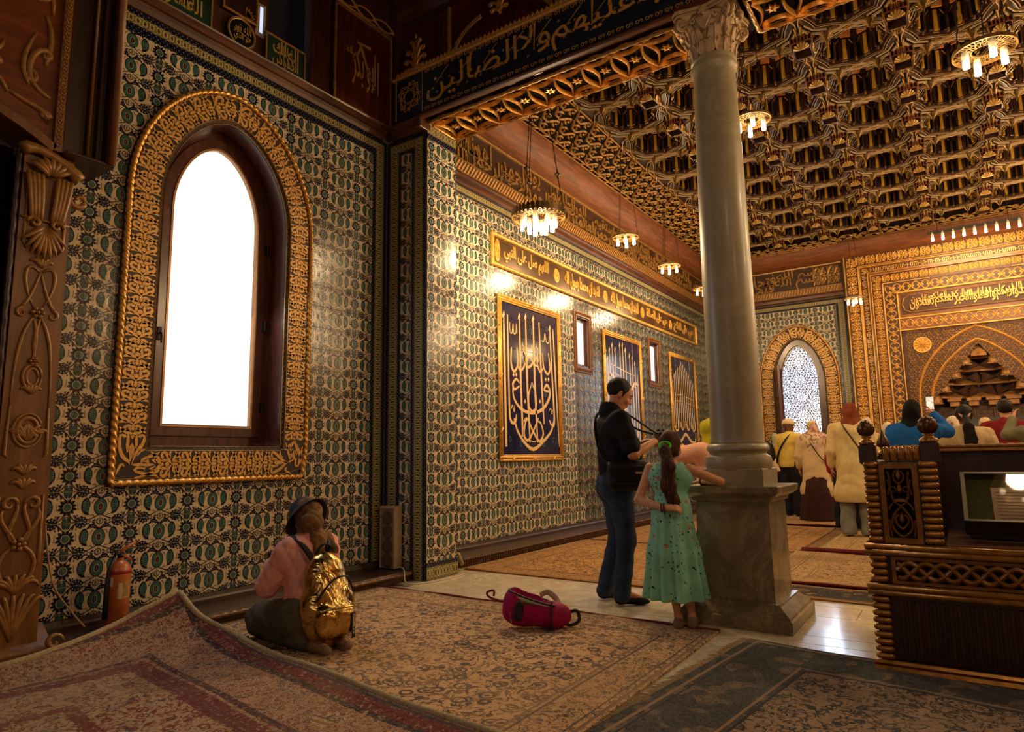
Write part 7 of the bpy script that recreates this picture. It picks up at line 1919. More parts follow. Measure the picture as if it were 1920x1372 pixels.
# his camera and shoulder bag are things of their own
M0 = Matrix.Translation((-2.36, 5.02, 0)) @ Matrix.Rotation(math.radians(-48), 4, 'Z')
def held(name, c, label, cat, deg, group=None):
    p = M0 @ Vector(c); return empty(name, tuple(p), label, cat, group, None, math.radians(deg))
cm = held('camera', (.035, .375, 1.30), 'black camera with a long lens in the hands of the man in black polo', 'camera', -48)
MB().cbox(-.07, .07, -.03, .035, -.045, .05, .012).cbox(-.03, .03, -.025, .03, .045, .075, .01).build('camera_body', m_blk, cm); MB().lathe([(.036, 0), (.038, .01), (.037, .06), (.041, .065), (.042, .12), (.040, .125), (.034, .122), (.0, .11)], (0, 0, 0), 24, 0, lambda a, b, c: (a, .03+c*.72, b-.0-c*.70)).build('lens', mat('lens_black', (26, 25, 26), .35, .1, .1), cm, 'auto')
MB().ell((.045, -.01, .055), (.012, .012, .006), 10, 6).build('dial', mat('dial_grey', (70, 70, 72), .4, .3), cm, True)
bgo = held('messenger_bag', (.255, .02, .88), 'black camera shoulder bag hanging at the hip of the man in black polo', 'bag', -48)
F = FF((-.10, -.20, -.02), (.12, .22, .26), .007); F.cap((.0, -.10, .06), (.0, .10, .06), .065, .065, .02, ((1, 0, 0), 1.1)).cap((0, -.11, .17), (0, .11, .17), .062, .062, .05, ((1, 0, 0), 1.0)); F.disp(folds(.002, 20, 20)); part(F, 'bag_body', cloth('black_nylon', (22, 21, 20), .2, .2, 20, .6), bgo)
MB().cbox(.055, .078, -.14, .14, .05, .20, .012).build('bag_flap', cloth('black_nylon', (22, 21, 20)), bgo); MB().tube([(.075, -.13, .10), (.075, .13, .10)], .003, 5).build('zip', mat('zip_grey', (90, 84, 76), .4, .5), bgo, True)
MB().box(.0785, .0795, .03, .10, .135, .15).build('yellow_logo', mat('logo_yellow', (200, 150, 50), .5), bgo); MB().cbox(-.02, .02, -.16, -.145, .16, .23, .003).build('strap_buckle', mat('buckle_metal', (120, 110, 96), .3, .8), bgo)

# ---------------------------------------------------------------- the girl in the mint dress
o = person(-1.71, 4.50, 0, 14, 'girl in sleeveless mint floral dress with long dark ponytail, leaning on the column pedestal')
hc = V3(.015, .02, 1.21); sh = {1: V3(.135, 0, 1.055), -1: V3(-.135, 0, 1.065)}
F = FF((-.34, -.30, -.02), (.52, .28, 1.40), .0072)
R_, PH = head(F, hc, (.25, .9, -.12), .93); F.cap((.0, -.01, 1.04), (.01, 0, 1.15), .045, .043, .03)
F.cap((-.08, 0, 1.02), (.08, 0, 1.02), .06, .06, .04).cap((0, 0, .8), (0, 0, 1.0), .085, .09, .05).cap((0, 0, .70), (0, 0, .8), .10, .085, .04)
elL, wrL = V3(-.215, -.05, .845), V3(-.015, -.165, .800); elR, wrR = V3(.33, .12, .962), V3(.20, .24, .962)
F.cap(sh[-1], elL, .036, .030, .02).cap(elL, wrL, .030, .021, .012); hand(F, wrL, (1, -.03, .02), (0, .6, -.7), 1, .8, .85)
F.cap(sh[1], elR, .036, .031, .02).cap(elR, wrR, .030, .021, .012); hand(F, wrR, (-.7, .6, -.1), (0, .2, -1), -1, .7, .85)
for e, an, kn in ((-1, V3(.02, -.06, .075), V3(-.03, .0, .40)), (1, V3(.11, -.05, .085), V3(.07, .02, .40))):
    F.cap((e*.06, 0, .72), kn, .06, .043, .03).cap(kn, lerp(kn, an, .45), .040, .037, .02).cap(lerp(kn, an, .45), an, .037, .024, .02).cap(an, an+V3(-e*.01, -.02, -.04), .026, .026, .015).cap(an+V3(0, -.015, -.045), an+V3(e*.01, .13, -.055), .026, .022, .015)
part(F, 'body', m_skin2, o)
F = FF((-.2, -.26, .70), (.2, .2, 1.36), .0065)
F.ell(PH(0, -.02, .034), (.079*.93, .101*.93, .092*.93), .01, R_).ell(PH(0, .068, -.05), (.055, .05, .075), 0, R_, cut=True).ell(PH(0, -.035, -.03), (.074, .075, .06), .02, R_)
F.ell(PH(.07, .0, -.01), (.012, .02, .03), 0, R_, cut=True).ell(PH(-.07, .0, -.01), (.012, .02, .03), 0, R_, cut=True)
c0 = PH(0, -.105, .0); F.chain([c0, c0+V3(-.0, -.035, -.03), V3(.01, -.135, 1.08), V3(.0, -.125, .95), V3(.03, -.115, .85), V3(.05, -.11, .77)], [.022, .034, .046, .050, .040, .012], .02, ((0, 1, 0), 1.3))
F.disp(lambda X, Y, Z: .0035*np.sin(95*X+18*np.sin(6*Z))*np.cos(30*Y)); part(F, 'hair', m_hairb, o, 0)
tie = MB(); c1 = c0+V3(0, -.012, -.008); tie.tube([tuple(c1+V3(.036*cos(t), -.008+.012*sin(t), .024*sin(t)+.004)) for t in np.linspace(0, 2*PI, 15)], .010, 7); g_ = Sh('green_scrunchie'); g_.set('Base Color', lin((90, 220, 60))).set('Roughness', .7); tie.build('green_hair_tie', g_.m, o, True)
def mint(s, a):
    x, y, z = s.coord(); q = s.noise(38, 2)*.05; vv = s.vec(x+q, y+q*.6, z-q); v = s.voro(34, vv, 'F1')+s.noise(90, 2)*.25; n = s.noise(8, 2); dk = v.lt(.36)*n.gt(.47); v2 = s.voro(13, vv, 'F1')+s.noise(60, 2)*.2; pk_ = (v2.lt(.33))*s.noise(4, 1).gt(.47)
    a = s.mix(pk_, a, lin((176, 132, 104))); a = s.mix(v2.lt(.09), a, lin((96, 40, 36))); return s.mix(dk, a, lin((40, 60, 50)))
m_mint = cloth('mint_floral_cotton', (134, 196, 170), .12, .3, 7, .85, mint)
F = FF((-.34, -.30, .16), (.40, .34, 1.14), .0085)
F.cap((-.075, 0, 1.0), (.075, 0, 1.0), .083, .083, .04, ((0, 1, 0), 1.05)).cap((0, 0, .82), (0, 0, .98), .112, .115, .05, ((0, 1, 0), 1.12))
for e in (1, -1): F.cap((e*.085, -.01, 1.02), (e*.075, -.005, 1.075), .045, .030, .02)
F.cap((0, 0, .80), (0.0, 0, .78), .118, .125, .03).cap((0, 0, .78), (.0, .0, .48), .13, .175, .04).cap((0, 0, .48), (.0, .0, .19), .175, .215, .03)
F.ell((0, 0, .0), (.3, .3, .205), 0, cut=True); F.disp(vfolds(.024, 12, 0, 0, .86, .2)); F.V[:, :, :int((.195-F.lo[2])/F.h)] = .2
part(F, 'mint_dress', m_mint, o)
for e, an in ((-1, V3(.02, -.06, .075)), (1, V3(.11, -.05, .085))):
    F = FF((an[0]-.08, an[1]-.1, -.004), (an[0]+.1, an[1]+.22, .10), .0065); F.cap(an+V3(0, -.022, -.03), an+V3(0, -.025, -.045), .034, .032, .01).cap(an+V3(0, -.015, -.05), an+V3(e*.01, .13, -.056), .031, .026, .015); part(F, 'ankle_sock', cloth('grey_beige_sock', (136, 116, 92), .1, .3, 60), o)
br = MB(); br.tube([tuple(wrL+V3(-.012, 0, 0)+V3(.0, .028*cos(t), .028*sin(t))) for t in np.linspace(0, 2*PI, 13)], .007, 6).tube([tuple(wrL+V3(-.030, 0, 0)+V3(.0, .029*cos(t), .029*sin(t))) for t in np.linspace(0, 2*PI, 13)], .005, 6); br.build('beaded_bracelet', mat('bead_brown', (70, 46, 30), .4), o, True)
br = MB(); br.tube([tuple(wrR+V3(.028*cos(t)*.6, .028*cos(t)*.7, .028*sin(t))) for t in np.linspace(0, 2*PI, 13)], .007, 6); br.build('red_bracelet', mat('bead_red', (150, 50, 60), .4), o, True)

# ---------------------------------------------------------------- the kneeling woman
o = person(-3.56, 2.90, .014, 78, 'woman in pink shirt and denim bucket hat kneeling on the beige carpet, seen from behind')
# local: y forward (towards the wall on the left), x to her right, sitting on her heels
hc = V3(.03, .10, .77); sh = {1: V3(.155, .04, .585), -1: V3(-.155, .02, .570)}
F = FF((-.36, -.42, -.02), (.36, .56, .95), .0078)
R_, PH = head(F, hc, (-.1, .85, -.45), .98); F.cap((0, .02, .58), (.02, .07, .70), .045, .045, .03)
F.cap((-.09, .02, .54), (.09, .02, .54), .065, .065, .05).cap((0, -.05, .30), (0, .0, .52), .10, .10, .05).cap((0, -.10, .22), (0, -.08, .3), .12, .10, .05)
el = {1: V3(.225, .14, .37), -1: V3(-.215, .12, .36)}; wr = {1: V3(.10, .33, .47), -1: V3(-.09, .33, .47)}
for e in (1, -1):
    F.cap(sh[e], el[e], .05, .04, .03).cap(el[e], wr[e], .038, .026, .015); hand(F, wr[e], (-e*.7, .6, .1), (-e*.3, -.3, -.8), -e, .6)
    F.cap((e*.10, -.10, .18), (e*.14, .34, .10), .085, .062, .03).cap((e*.14, .34, .085), (e*.09, -.22, .05), .055, .038, .02).cap((e*.09, -.22, .045), (e*.07, -.36, .04), .035, .028, .02)
part(F, 'body', m_skin, o)
m_pink = cloth('pink_linen', (236, 172, 158), .10, .6, 9, .95); m_khaki = cloth('dark_grey_trousers', (92, 88, 76), .18, .4, 9, .9)
F = FF((-.40, -.34, .12), (.40, .44, .72), .0085)
F.cap((-.10, .015, .550), (.10, .015, .550), .092, .092, .05, ((0, 1, 0), 1.05)).cap((0, .0, .60), (.01, .03, .65), .065, .055, .05).cap((0, -.04, .38), (0, 0, .53), .138, .140, .06, ((0, 1, 0), 1.15)).cap((0, -.09, .25), (0, -.05, .36), .158, .142, .06, ((0, 1, 0), 1.1)).cap((0, -.12, .20), (.0, -.10, .25), .185, .18, .04, ((0, 1, 0), 1.02))
for e in (1, -1): F.cap(sh[e], el[e], .066, .060, .05).cap(el[e], lerp(el[e], wr[e], .80), .058, .046, .03)
F.disp(crease(.014, 7, 13)).disp(crease(.009, 13, 24, 1.4)).disp(crease(.005, 25, 34, .6)); part(F, 'pink_shirt', m_pink, o, 0)
F = FF((-.16, -.14, .58), (.16, .16, .70), .006); F.cap((.01, .02, .625), (.02, .04, .655), .080, .072, .01).cap((.01, .03, .60), (.03, .06, .74), .062, .058, 0, cut=True); part(F, 'shirt_collar', m_pink, o)
sm_ = MB(); m_seam = mat('pink_seam', (196, 128, 118), .9, 0, .1)
for e in (1, -1): sm_.tube([tuple(V3(e*(.160+.0*t), .03+.078*math.cos(t), .578+.078*math.sin(t))) for t in np.linspace(.6, 3.9, 12)], .004, 5)
sm_.build('seam', m_seam, o, True)
for e in (1, -1):
    q = lerp(el[e], wr[e], .80); d = (wr[e]-el[e])/np.linalg.norm(wr[e]-el[e]); F = FF(q-.09, q+.09, .007); F.cap(q-d*.012, q+d*.014, .056, .052, .01); part(F, 'cuff', m_pink, o)
F = FF((-.34, -.36, .0), (.36, .52, .36), .0085)
F.cap((-.06, -.13, .19), (.06, -.13, .19), .17, .17, .05, ((0, 0, 1), 1.15))
for e in (1, -1): F.cap((e*.11, -.10, .19), (e*.155, .33, .125), .115, .095, .05).cap((e*.155, .33, .095), (e*.11, -.20, .065), .085, .060, .03)
F.disp(crease(.012, 9, 18)).disp(crease(.007, 20, 16, .4)); part(F, 'grey_trousers', m_khaki, o)
for e in (1, -1):
    F = FF((e*.08-.09, -.46, -.005), (e*.08+.09, -.16, .12), .0075); F.cap((e*.09, -.20, .055), (e*.085, -.28, .05), .046, .040, .02).cap((e*.085, -.28, .048), (e*.07, -.39, .034), .040, .030, .02, ((0, 0, 1), 1.2)); part(F, 'sock', cloth('grey_beige_sock', (136, 116, 92)), o)
# head scarf and bucket hat
m_scarf = cloth('olive_brown_scarf', (128, 98, 66), .35, .5, 12, .9)
F = FF((-.18, -.14, .52), (.24, .26, .92), .0065)
F.ell(PH(0, -.022, .02), (.086, .106, .102), .02, R_).cap((.02, .05, .70), (.01, .02, .60), .070, .075, .04).ell(PH(0, .085, -.02), (.045, .05, .07), 0, R_, cut=True)
F.ell((.02, -.085, .640), (.058, .046, .046), .03).cap((.02, -.10, .62), (.0, -.135, .575), .030, .034, .02).cap((.05, -.05, .67), (.115, -.02, .645), .030, .028, .02).cap((.115, -.02, .645), (.125, -.125, .56), .028, .020, .02).ell((.0, -.03, .75), (.07, .075, .07), .03)
F.disp(crease(.009, 16, 26)); part(F, 'head_scarf', m_scarf, o)
hat = MB(); n = 40
def hatpt(r, z, th): 
    v = V3(r*cos(th), r*1.12*sin(th), z); ca, sa = math.cos(-.42), math.sin(-.42); v = V3(v[0], v[1]*ca-v[2]*sa, v[1]*sa+v[2]*ca); return tuple(PH(0, .012, .030)+R_ @ v)
prof = [(.0, .088), (.055, .086), (.078, .074), (.088, .05), (.094, .02), (.100, -.002), (.120, -.020), (.142, -.044), (.145, -.048), (.138, -.048), (.115, -.028), (.098, -.010)]
hat.add([hatpt(r*(1+(.05*sin(3*2*PI*k/n) if i in (6, 7, 8, 9) else .01*sin(5*2*PI*k/n+i))), z, 2*PI*k/n) for i, (r, z) in enumerate(prof) for k in range(n)], [(i*n+k, i*n+(k+1) % n, (i+1)*n+(k+1) % n, (i+1)*n+k) for i in range(len(prof)-1) for k in range(n)])
hat.build('bucket_hat', cloth('navy_denim', (54, 54, 66), .2, .3, 18), o, True)
stt = MB()
for e in (1, -1):
    stt.tube(smooth([(e*.10, .115, .46), (e*.11, .115, .58), (e*.105, .03, .655), (e*.09, -.075, .620), (e*.06, -.145, .545), (e*.05, -.175, .50)], 6), .022, 8, flat=.6)
stt.tube(smooth([(.03, -.16, .55), (.05, -.19, .60), (-.01, -.20, .62), (-.04, -.17, .56)], 5), .015, 6, flat=.4)
stt.build('pack_straps', mat('black_padded_strap', (28, 28, 30), .7, 0, .2), o, True)
# gold backpack on her back
Mk = Matrix.Translation((-3.56, 2.90, .014)) @ Matrix.Rotation(math.radians(78), 4, 'Z')
bp_ = empty('gold_backpack', tuple(Mk @ Vector((.0, -.28, .08))), 'shiny metallic gold backpack worn by the kneeling woman in pink', 'backpack', None, None, math.radians(78))
m_gf = Sh('gold_foil'); n_ = m_gf.noise(7, 3, None, 1.5); m_gf.set('Base Color', lin((206, 172, 104))).set('Metallic', 1.0).set('Roughness', m_gf.mix(n_.step(.4, .6), (.16, .16, .16), (.30, .30, .30))); m_gf.bump(m_gf.noise(5, 2, None, 2.4), .6, .03); m_gf = m_gf.m
F = FF((-.22, -.18, -.06), (.24, .18, .52), .0075)
F.cap((.0, .03, .08), (.0, .02, .16), .155, .165, .04, ((0, 1, 0), 1.5)).cap((0, .02, .16), (.0, .06, .36), .165, .125, .06, ((0, 1, 0), 1.45)).cap((0, .07, .36), (0, .09, .41), .11, .075, .05, ((0, 1, 0), 1.4))
F.cap((-.06, -.085, .08), (.06, -.085, .08), .068, .068, .03, ((0, 1, 0), 1.3)).cap((-.07, -.08, .14), (.07, -.08, .14), .055, .055, .03)
F.disp(lambda X, Y, Z: .0045*np.sin(26*Z+7*np.sin(11*X)+6*Y)*np.cos(15*X+9*Z)+.002*np.sin(42*X+23*Z)); part(F, 'pack_body', m_gf, bp_)
MB().tube(smooth([(-.12, -.075, .24), (-.05, -.125, .35), (.05, -.12, .36), (.12, -.07, .26)], 6), .006, 6).build('pack_zip', m_blk, bp_, True)
MB().tube(smooth([(-.13, -.12, .18), (-.05, -.165, .195), (.05, -.165, .195), (.13, -.12, .18)], 6), .007, 6).build('pocket_edge', m_gf, bp_, True)
lg = MB(); lg.add([(.070, -.146, .00), (.070, -.146, .15), (.112, -.120, .15), (.112, -.120, .00)], [(0, 1, 2, 3)]); lg.build('black_patch', m_blk, bp_)
tg = MB(); g4 = text_geo('GOLD', False); (a, b, c, d) = g4[3]
def PL(u, v, w): t = (v)/.04; return (.070+.042*t, -.1475+.026*t-w, .14-u)
text_on(tg, 'GOLD', 0, .115, .010, .032, PL, 0, .002, 0, False, .01); tg.build('pale_letters', mat('letter_white', (206, 200, 180), .5), bp_)
cmk = empty('small_camera', tuple(Mk @ Vector((0, .44, .49))), 'black camera held in front by the kneeling woman in pink', 'camera', None, None, math.radians(78))
MB().cbox(-.065, .065, -.03, .03, -.05, .04, .012).lathe([(.034, 0), (.036, .06), (.03, .065), (0, .06)], (0, 0, 0), 20, 0, lambda a, b, c: (a, .03+c, b)).build('camera_body', m_blk, cmk, 'auto')
pf = empty('fallen_strap', (-3.62, 2.62, .015), 'black bag strap with a metal clasp lying on the carpet by her knee', 'strap')
f_ = loc(pf); mb = MB().tube(smooth([(-3.93, 2.74, .03), (-3.98, 2.66, .02), (-3.90, 2.57, .02), (-3.78, 2.56, .022), (-3.62, 2.66, .02), (-3.55, 2.70, .02)], 5), .010, 6, flat=.4); put(mb, 'strap_webbing', m_strap, pf, True); put(MB().tube([(-3.56, 2.70, .025), (-3.50, 2.715, .025)], .014, 8), 'metal_clasp', mat('clasp_pink_metal', (140, 90, 84), .3, .7), pf, True)

# ---------------------------------------------------------------- pink and black bag on the carpet
pb = empty('pink_bag', (-2.47, 3.93, .012), 'open magenta backpack with black side strap lying alone on the beige carpet', 'bag', None, None, math.radians(30))
m_mag = cloth('magenta_nylon', (158, 16, 82), .15, .3, 14, .6)
F = FF((-.26, -.20, -.02), (.26, .20, .34), .0065)
F.cap((-.13, 0, .12), (.12, 0, .085), .105, .082, .05, ((0, 1, 0), 1.15)).cap((-.15, .0, .20), (-.02, .0, .16), .07, .07, .05, ((0, 1, 0), 1.1)).cap((.12, 0, .085), (.17, 0, .08), .08, .062, .04)
F.ell((-.03, -.02, .245), (.165, .075, .095), 0, np.array([[cos(.32), 0, sin(.32)], [0, 1, 0], [-sin(.32), 0, cos(.32)]]), cut=True); F.disp(folds(.004, 16, 20)); part(F, 'bag_shell', m_mag, pb)
MB().ell((-.03, -.015, .168), (.14, .066, .02), 16, 8, 0, Matrix.Rotation(.24, 3, 'Y')).build('olive_lining', mat('olive_lining', (84, 74, 44), .8, 0, .2, 30), pb, True)
rim = MB(); rim.tube([(-.03+.158*cos(t), -.02+.080*sin(t), .205-.052*cos(t)) for t in np.linspace(0, 2*PI, 30)], .007, 6, cap=False); rim.build('black_zip_rim', m_blk, pb, True)
MB().tube(smooth([(.10, -.060, .185), (.095, -.094, .11), (.09, -.085, .03), (.088, -.05, .0)], 6), .019, 6, flat=.25).build('black_side_strap', m_strap, pb, True)
F = FF((-.2, -.16, .03), (.0, -.04, .22), .006); F.cap((-.125, -.095, .10), (-.115, -.09, .17), .035, .03, .02, ((0, 1, 0), 1.6)); part(F, 'dark_mesh_pocket', mat('mesh_purple', (40, 20, 40), .8), pb)
MB().tube(smooth([(-.17, -.055, .05), (-.178, -.075, .12), (-.165, -.06, .2), (-.15, -.05, .235)], 5), .005, 6).build('reflective_piping', mat('reflective_grey', (170, 160, 140), .4), pb, True)
MB().tube(smooth([(.21, .01, .10), (.265, .02, .11), (.28, .02, .05), (.23, .01, .02), (.18, 0, .03)], 5), .011, 6, flat=.35).build('grab_handle', m_strap, pb, True)
MB().tube(smooth([(-.20, .02, .20), (-.24, .04, .17), (-.33, .05, .195), (-.345, .06, .225), (-.30, .06, .235), (-.30, .05, .20)], 5), .008, 6).build('red_cord_loop', mat('crimson_cord', (110, 16, 30), .6), pb, True)
MB().tube(smooth([(.02, .08, .20), (.07, .11, .215), (.13, .10, .17), (.15, .06, .12)], 5), .020, 6, flat=.3).build('white_strap_pad', mat('pale_strap', (196, 170, 148), .7), pb, True)

# ---------------------------------------------------------------- the crowd in the hall, seen from behind
HIJ = {}
def back_person(x, y, H, deg, label, top, legs=None, skirt=None, hij=None, hairc=None, cap=None, tunic=0, skin=None, arms='down', strap=None, build=1.0, look=0, h=.013, pony=False, low=0.0, drape=False, scarfm=None, group=None, full=True):
    """a standing visitor; H height; look turns the head (degrees, + left)"""
    o = person(x, y, .022, deg, label, group); s = H/1.75; skin = skin or m_skin; b = build
    A = {'down': ((.235, -.02, 1.13), (.24, .08, .90)), 'up': ((.29, .10, 1.40), (.17, .22, 1.62)), 'front': ((.25, .03, 1.13), (.12, .24, 1.16))}
    arm = {}
    for e in (1, -1):
        k = arms if isinstance(arms, str) else arms[0 if e < 0 else 1]; a, w = A[k]; arm[e] = (V3(e*.185*b, 0, 1.42)*s, V3(e*a[0]*b, a[1], a[2])*s, V3(e*w[0]*b, w[1], w[2])*s, k)
    lk = math.radians(look); fw = V3(-sin(lk), cos(lk), -.05)
    F = FF(V3(-.42, -.30, -.01)*s, V3(.42, .42, 1.86)*s, h if full else h)
    R_, PH = head(F, V3(0, .01, 1.635)*s, fw, s, .02, True); F.cap(V3(0, -.02, 1.44)*s, V3(0, 0, 1.57)*s, .052*s, .05*s, .03).cap(V3(-.09, 0, 1.37)*s, V3(.09, 0, 1.37)*s, .08*s, .08*s, .04).cap(V3(0, 0, .95)*s, V3(0, 0, 1.3)*s, .13*s, .12*s, .04)
    for e in (1, -1):
        p, q, w, k = arm[e]; F.cap(p, q, .048*s, .038*s, .02).cap(q, w, .036*s, .026*s, .015); d = w-q; hand(F, w, d+V3(0, .02, 0)*0, (-e, .2, 0) if k != 'front' else (0, -.2, -1), -e, .35, s*1.0, .004)
        F.cap(V3(e*.09, 0, .92)*s, V3(e*.10, .01, .5)*s, .07*s, .055*s, .02).cap(V3(e*.10, .01, .5)*s, V3(e*.10, -.02, .09)*s, .05*s, .035*s, .02).cap(V3(e*.10, -.03, .04)*s, V3(e*.12, .14, .03)*s, .035*s, .028*s, .02)
    part(F, 'body', skin, o)
    F = FF(V3(-.44, -.34, .3)*s, V3(.44, .44, 1.78)*s, h); z1 = tunic if tunic else .90
    F.cap(V3(-.10*b, -.01, 1.38)*s, V3(.10*b, -.01, 1.38)*s, .125*s, .125*s, .05, ((0, 1, 0), 1.1)).cap(V3(0, 0, 1.12)*s, V3(0, 0, 1.33)*s, .165*b*s, .165*b*s, .06, ((0, 1, 0), 1.12)).cap(V3(0, 0, .96)*s, V3(0, 0, 1.12)*s, .178*b*s, .165*b*s, .05, ((0, 1, 0), 1.1)).cap(V3(0, -.02, 1.44)*s, V3(0, -.01, 1.49)*s, .075*s, .065*s, .03)
    if tunic: F.cap(V3(0, 0, .96)*s, V3(0, 0, tunic+.12)*s, .18*b*s, .205*b*s, .05, ((0, 1, 0), 1.08)); F.cap(V3(-.05, 0, tunic+.1)*s, V3(.05, 0, tunic+.1)*s, .20*b*s, .20*b*s, .03, ((0, 1, 0), 1.1))
    for e in (1, -1):
        p, q, w, k = arm[e]; F.cap(p, q, .075*s, .065*s, .05)
        if cap != 'short': F.cap(q, lerp(q, w, .85), .062*s, .048*s, .02)
        else: F.V = F.V
    if cap == 'short': 
        for e in (1, -1): p, q, w, k = arm[e]; F.cap(lerp(p, q, .78), w, .085*s, .085*s, 0, cut=True) if False else None
    F.disp(crease(.008, 7, 13, x)).disp(crease(.005, 20, 7, y)); 
    zc = int(((tunic if tunic else .90)*s-F.lo[2])/F.h); F.V[:, :, :max(0, zc)] = .2
    part(F, 'tunic' if tunic else 'shirt', top, o)
    if legs:
        F = FF(V3(-.30, -.26, .02)*s, V3(.30, .26, 1.02)*s, h); F.cap(V3(-.05, 0, .93)*s, V3(.05, 0, .93)*s, .15*b*s, .15*b*s, .04, ((0, 1, 0), 1.1))
        for e in (1, -1): F.cap(V3(e*.09, 0, .88)*s, V3(e*.11, .01, .5)*s, .11*s, .095*s, .03).cap(V3(e*.11, .01, .5)*s, V3(e*.12, -.02, .07)*s, .092*s, .095*s, .02)
        F.disp(folds(.006, 12, 22, x)); F.V[:, :, :int((.03-F.lo[2])/F.h)] = .2; part(F, 'trousers', legs, o)
    if skirt:
        F = FF(V3(-.38, -.36, .0)*s, V3(.38, .36, 1.0)*s, h); F.cap(V3(0, 0, .9)*s, V3(0, 0, .5)*s, .16*b*s, .22*b*s, .03).cap(V3(0, 0, .5)*s, V3(0, 0, .05)*s, .22*b*s, .27*b*s, .02); F.disp(vfolds(.016, 9, 0, 0, .9*s, 0)); F.V[:, :, :int((.012-F.lo[2])/F.h)] = .2; part(F, 'skirt', skirt, o)
    if hij:
        F = FF(V3(-.26, -.26, 1.05)*s, V3(.26, .26, 1.82)*s, h*.85); F.ell(PH(0, -.014, .02), (.088*s, .108*s, .112*s), .02, R_).cap(V3(0, -.01, 1.60)*s, V3(0, -.02, 1.45)*s, .085*s, .10*s, .05).ell(PH(0, .10, -.01), (.050*s, .05*s, .075*s), 0, R_, cut=True)
        if drape: F.cap(V3(-.12, -.02, 1.43)*s, V3(.12, -.02, 1.43)*s, .115*s, .115*s, .06, ((0, 1, 0), 1.0)).cap(V3(.02, -.12, 1.40)*s, V3(-.09, -.13, 1.08)*s, .12*s, .03*s, .05, ((0, 1, 0), 1.7)).cap(V3(.03, -.12, 1.35)*s, V3(.0, -.13, 1.2)*s, .13*s, .08*s, .05, ((0, 1, 0), 1.7))
        else: F.cap(V3(-.07, -.02, 1.435)*s, V3(.07, -.02, 1.435)*s, .085*s, .085*s, .05)
        F.disp(folds(.006, 16, 30, x*3)); part(F, 'headscarf', hij, o)
    if hairc:
        F = FF(V3(-.16, -.20, .98)*s, V3(.16, .16, 1.80)*s, h*.8); k_ = 1.03 if not pony else 1.10
        F.ell(PH(0, -.022, .040), (.083*s*k_, .100*s*k_, .094*s*k_), .01, R_).ell(PH(0, .075, -.04), (.07*s, .055*s, .09*s), 0, R_, cut=True)
        if not pony: F.ell(PH(0, -.02, -.12), (.10*s, .13*s, .07*s), 0, R_, cut=True)
        if pony: F.chain([PH(0, -.10, 0), V3(.02, -.16, 1.50)*s, V3(.03, -.185, 1.36)*s, V3(.02, -.19, 1.24)*s, V3(.03, -.18, 1.12)*s], [.03, .05, .058, .052, .02], .02)
        F.disp(lambda X, Y, Z: .005*np.sin(60*X+9*np.sin(30*Z))*np.cos(50*Y)); part(F, 'hair', hairc, o, 0)
        if pony:
            mb = MB()
            for e in (1, -1): mb.tube([tuple(PH(e*.05, -.10, .03)), tuple(PH(e*.035, -.12, .0)), tuple(PH(e*.02, -.125, -.03))], [.010, .014, .010], 6)
            mb.build('hair_ribbons', mat('pinkish_ribbon', (190, 150, 140), .7), o, True)
    if cap and cap != 'short':
        mb = MB(); n = 28; prof = [(.0, .140), (.05, .134), (.088, .105), (.100, .06), (.102, .03), (.098, .03)]
        mb.add([tuple(PH(0, -.012, 0)+R_ @ (V3(r*cos(2*PI*k/n), r*1.12*sin(2*PI*k/n), z)*s)) for r, z in prof for k in range(n)], [(i*n+k, i*n+(k+1) % n, (i+1)*n+(k+1) % n, (i+1)*n+k) for i in range(len(prof)-1) for k in range(n)])
        mb.add([tuple(PH(0, 0, 0)+R_ @ (V3(.062*math.cos(t)*q, .075+(.085*q*math.sin(t)), .038-.018*q)*s)) for q in (.0, .5, 1) for t in np.linspace(0, PI, 9)], [(i*9+k, i*9+k+1, (i+1)*9+k+1, (i+1)*9+k) for i in range(2) for k in range(8)])
        mb.build('baseball_cap', cap, o, True)
    if strap:
        mb = MB(); e = strap[1]; mb.tube([tuple(V3(*p)*s) for p in smooth([(-e*.11, .06, 1.50), (-e*.10, -.11, 1.46), (-e*.0, -.175*b-.01, 1.28), (e*.12, -.17*b, 1.08), (e*.21*b, -.07, .96)], 5)], .020, 6, flat=.3); mb.build('bag_strap', strap[0], o, True)
    return o, PH, arm, s
m_yel = cloth('yellow_polo', (214, 186, 92), .08, .3, 9); m_trk = cloth('black_trousers', (30, 32, 38), .15, .3, 12)
m_crm = cloth('cream_knit', (206, 178, 134), .08, .5, 60); m_dbr = cloth('dark_brown_skirt', (58, 34, 30), .15, .3, 9); m_ctn = cloth('cream_cotton', (206, 184, 128), .08, .3, 9)
m_ltj = cloth('pale_denim', (120, 120, 110), .12, .3, 10); m_brh = cloth('brown_headscarf_cloth', (124, 62, 38), .18, .4, 12); m_blu = cloth('blue_sweatshirt_cloth', (26, 88, 158), .12, .35, 9)
m_bkh = cloth('black_scarf_cloth', (16, 15, 16), .2, .3, 12); m_mar = cloth('maroon_shirt_cloth', (112, 24, 26), .15, .35, 10); m_be = cloth('cream_blouse', (196, 170, 128), .1, .3, 9)
m_pat = cloth('patterned_scarf', (206, 170, 150), .1, .3, 9, .9, lambda s, a: s.mix(s.noise(11, 3, None, 1.5).gt(.55), s.mix(s.noise(5, 2).gt(.5), a, lin((214, 196, 150))), lin((150, 110, 100))))
m_lace = cloth('lace_scarf', (206, 178, 140), .1, .3, 9, .9, lambda s, a: s.mix(s.voro(42, None).lt(.25), a, lin((110, 80, 60)))); m_wht = cloth('pale_scarf_cloth', (210, 190, 158), .1, .3, 9); m_grc = cloth('grey_green_jacket', (112, 108, 82), .2, .5, 12); m_strb = mat('brown_leather_strap', (70, 40, 24), .5, 0, .2)
GR = None
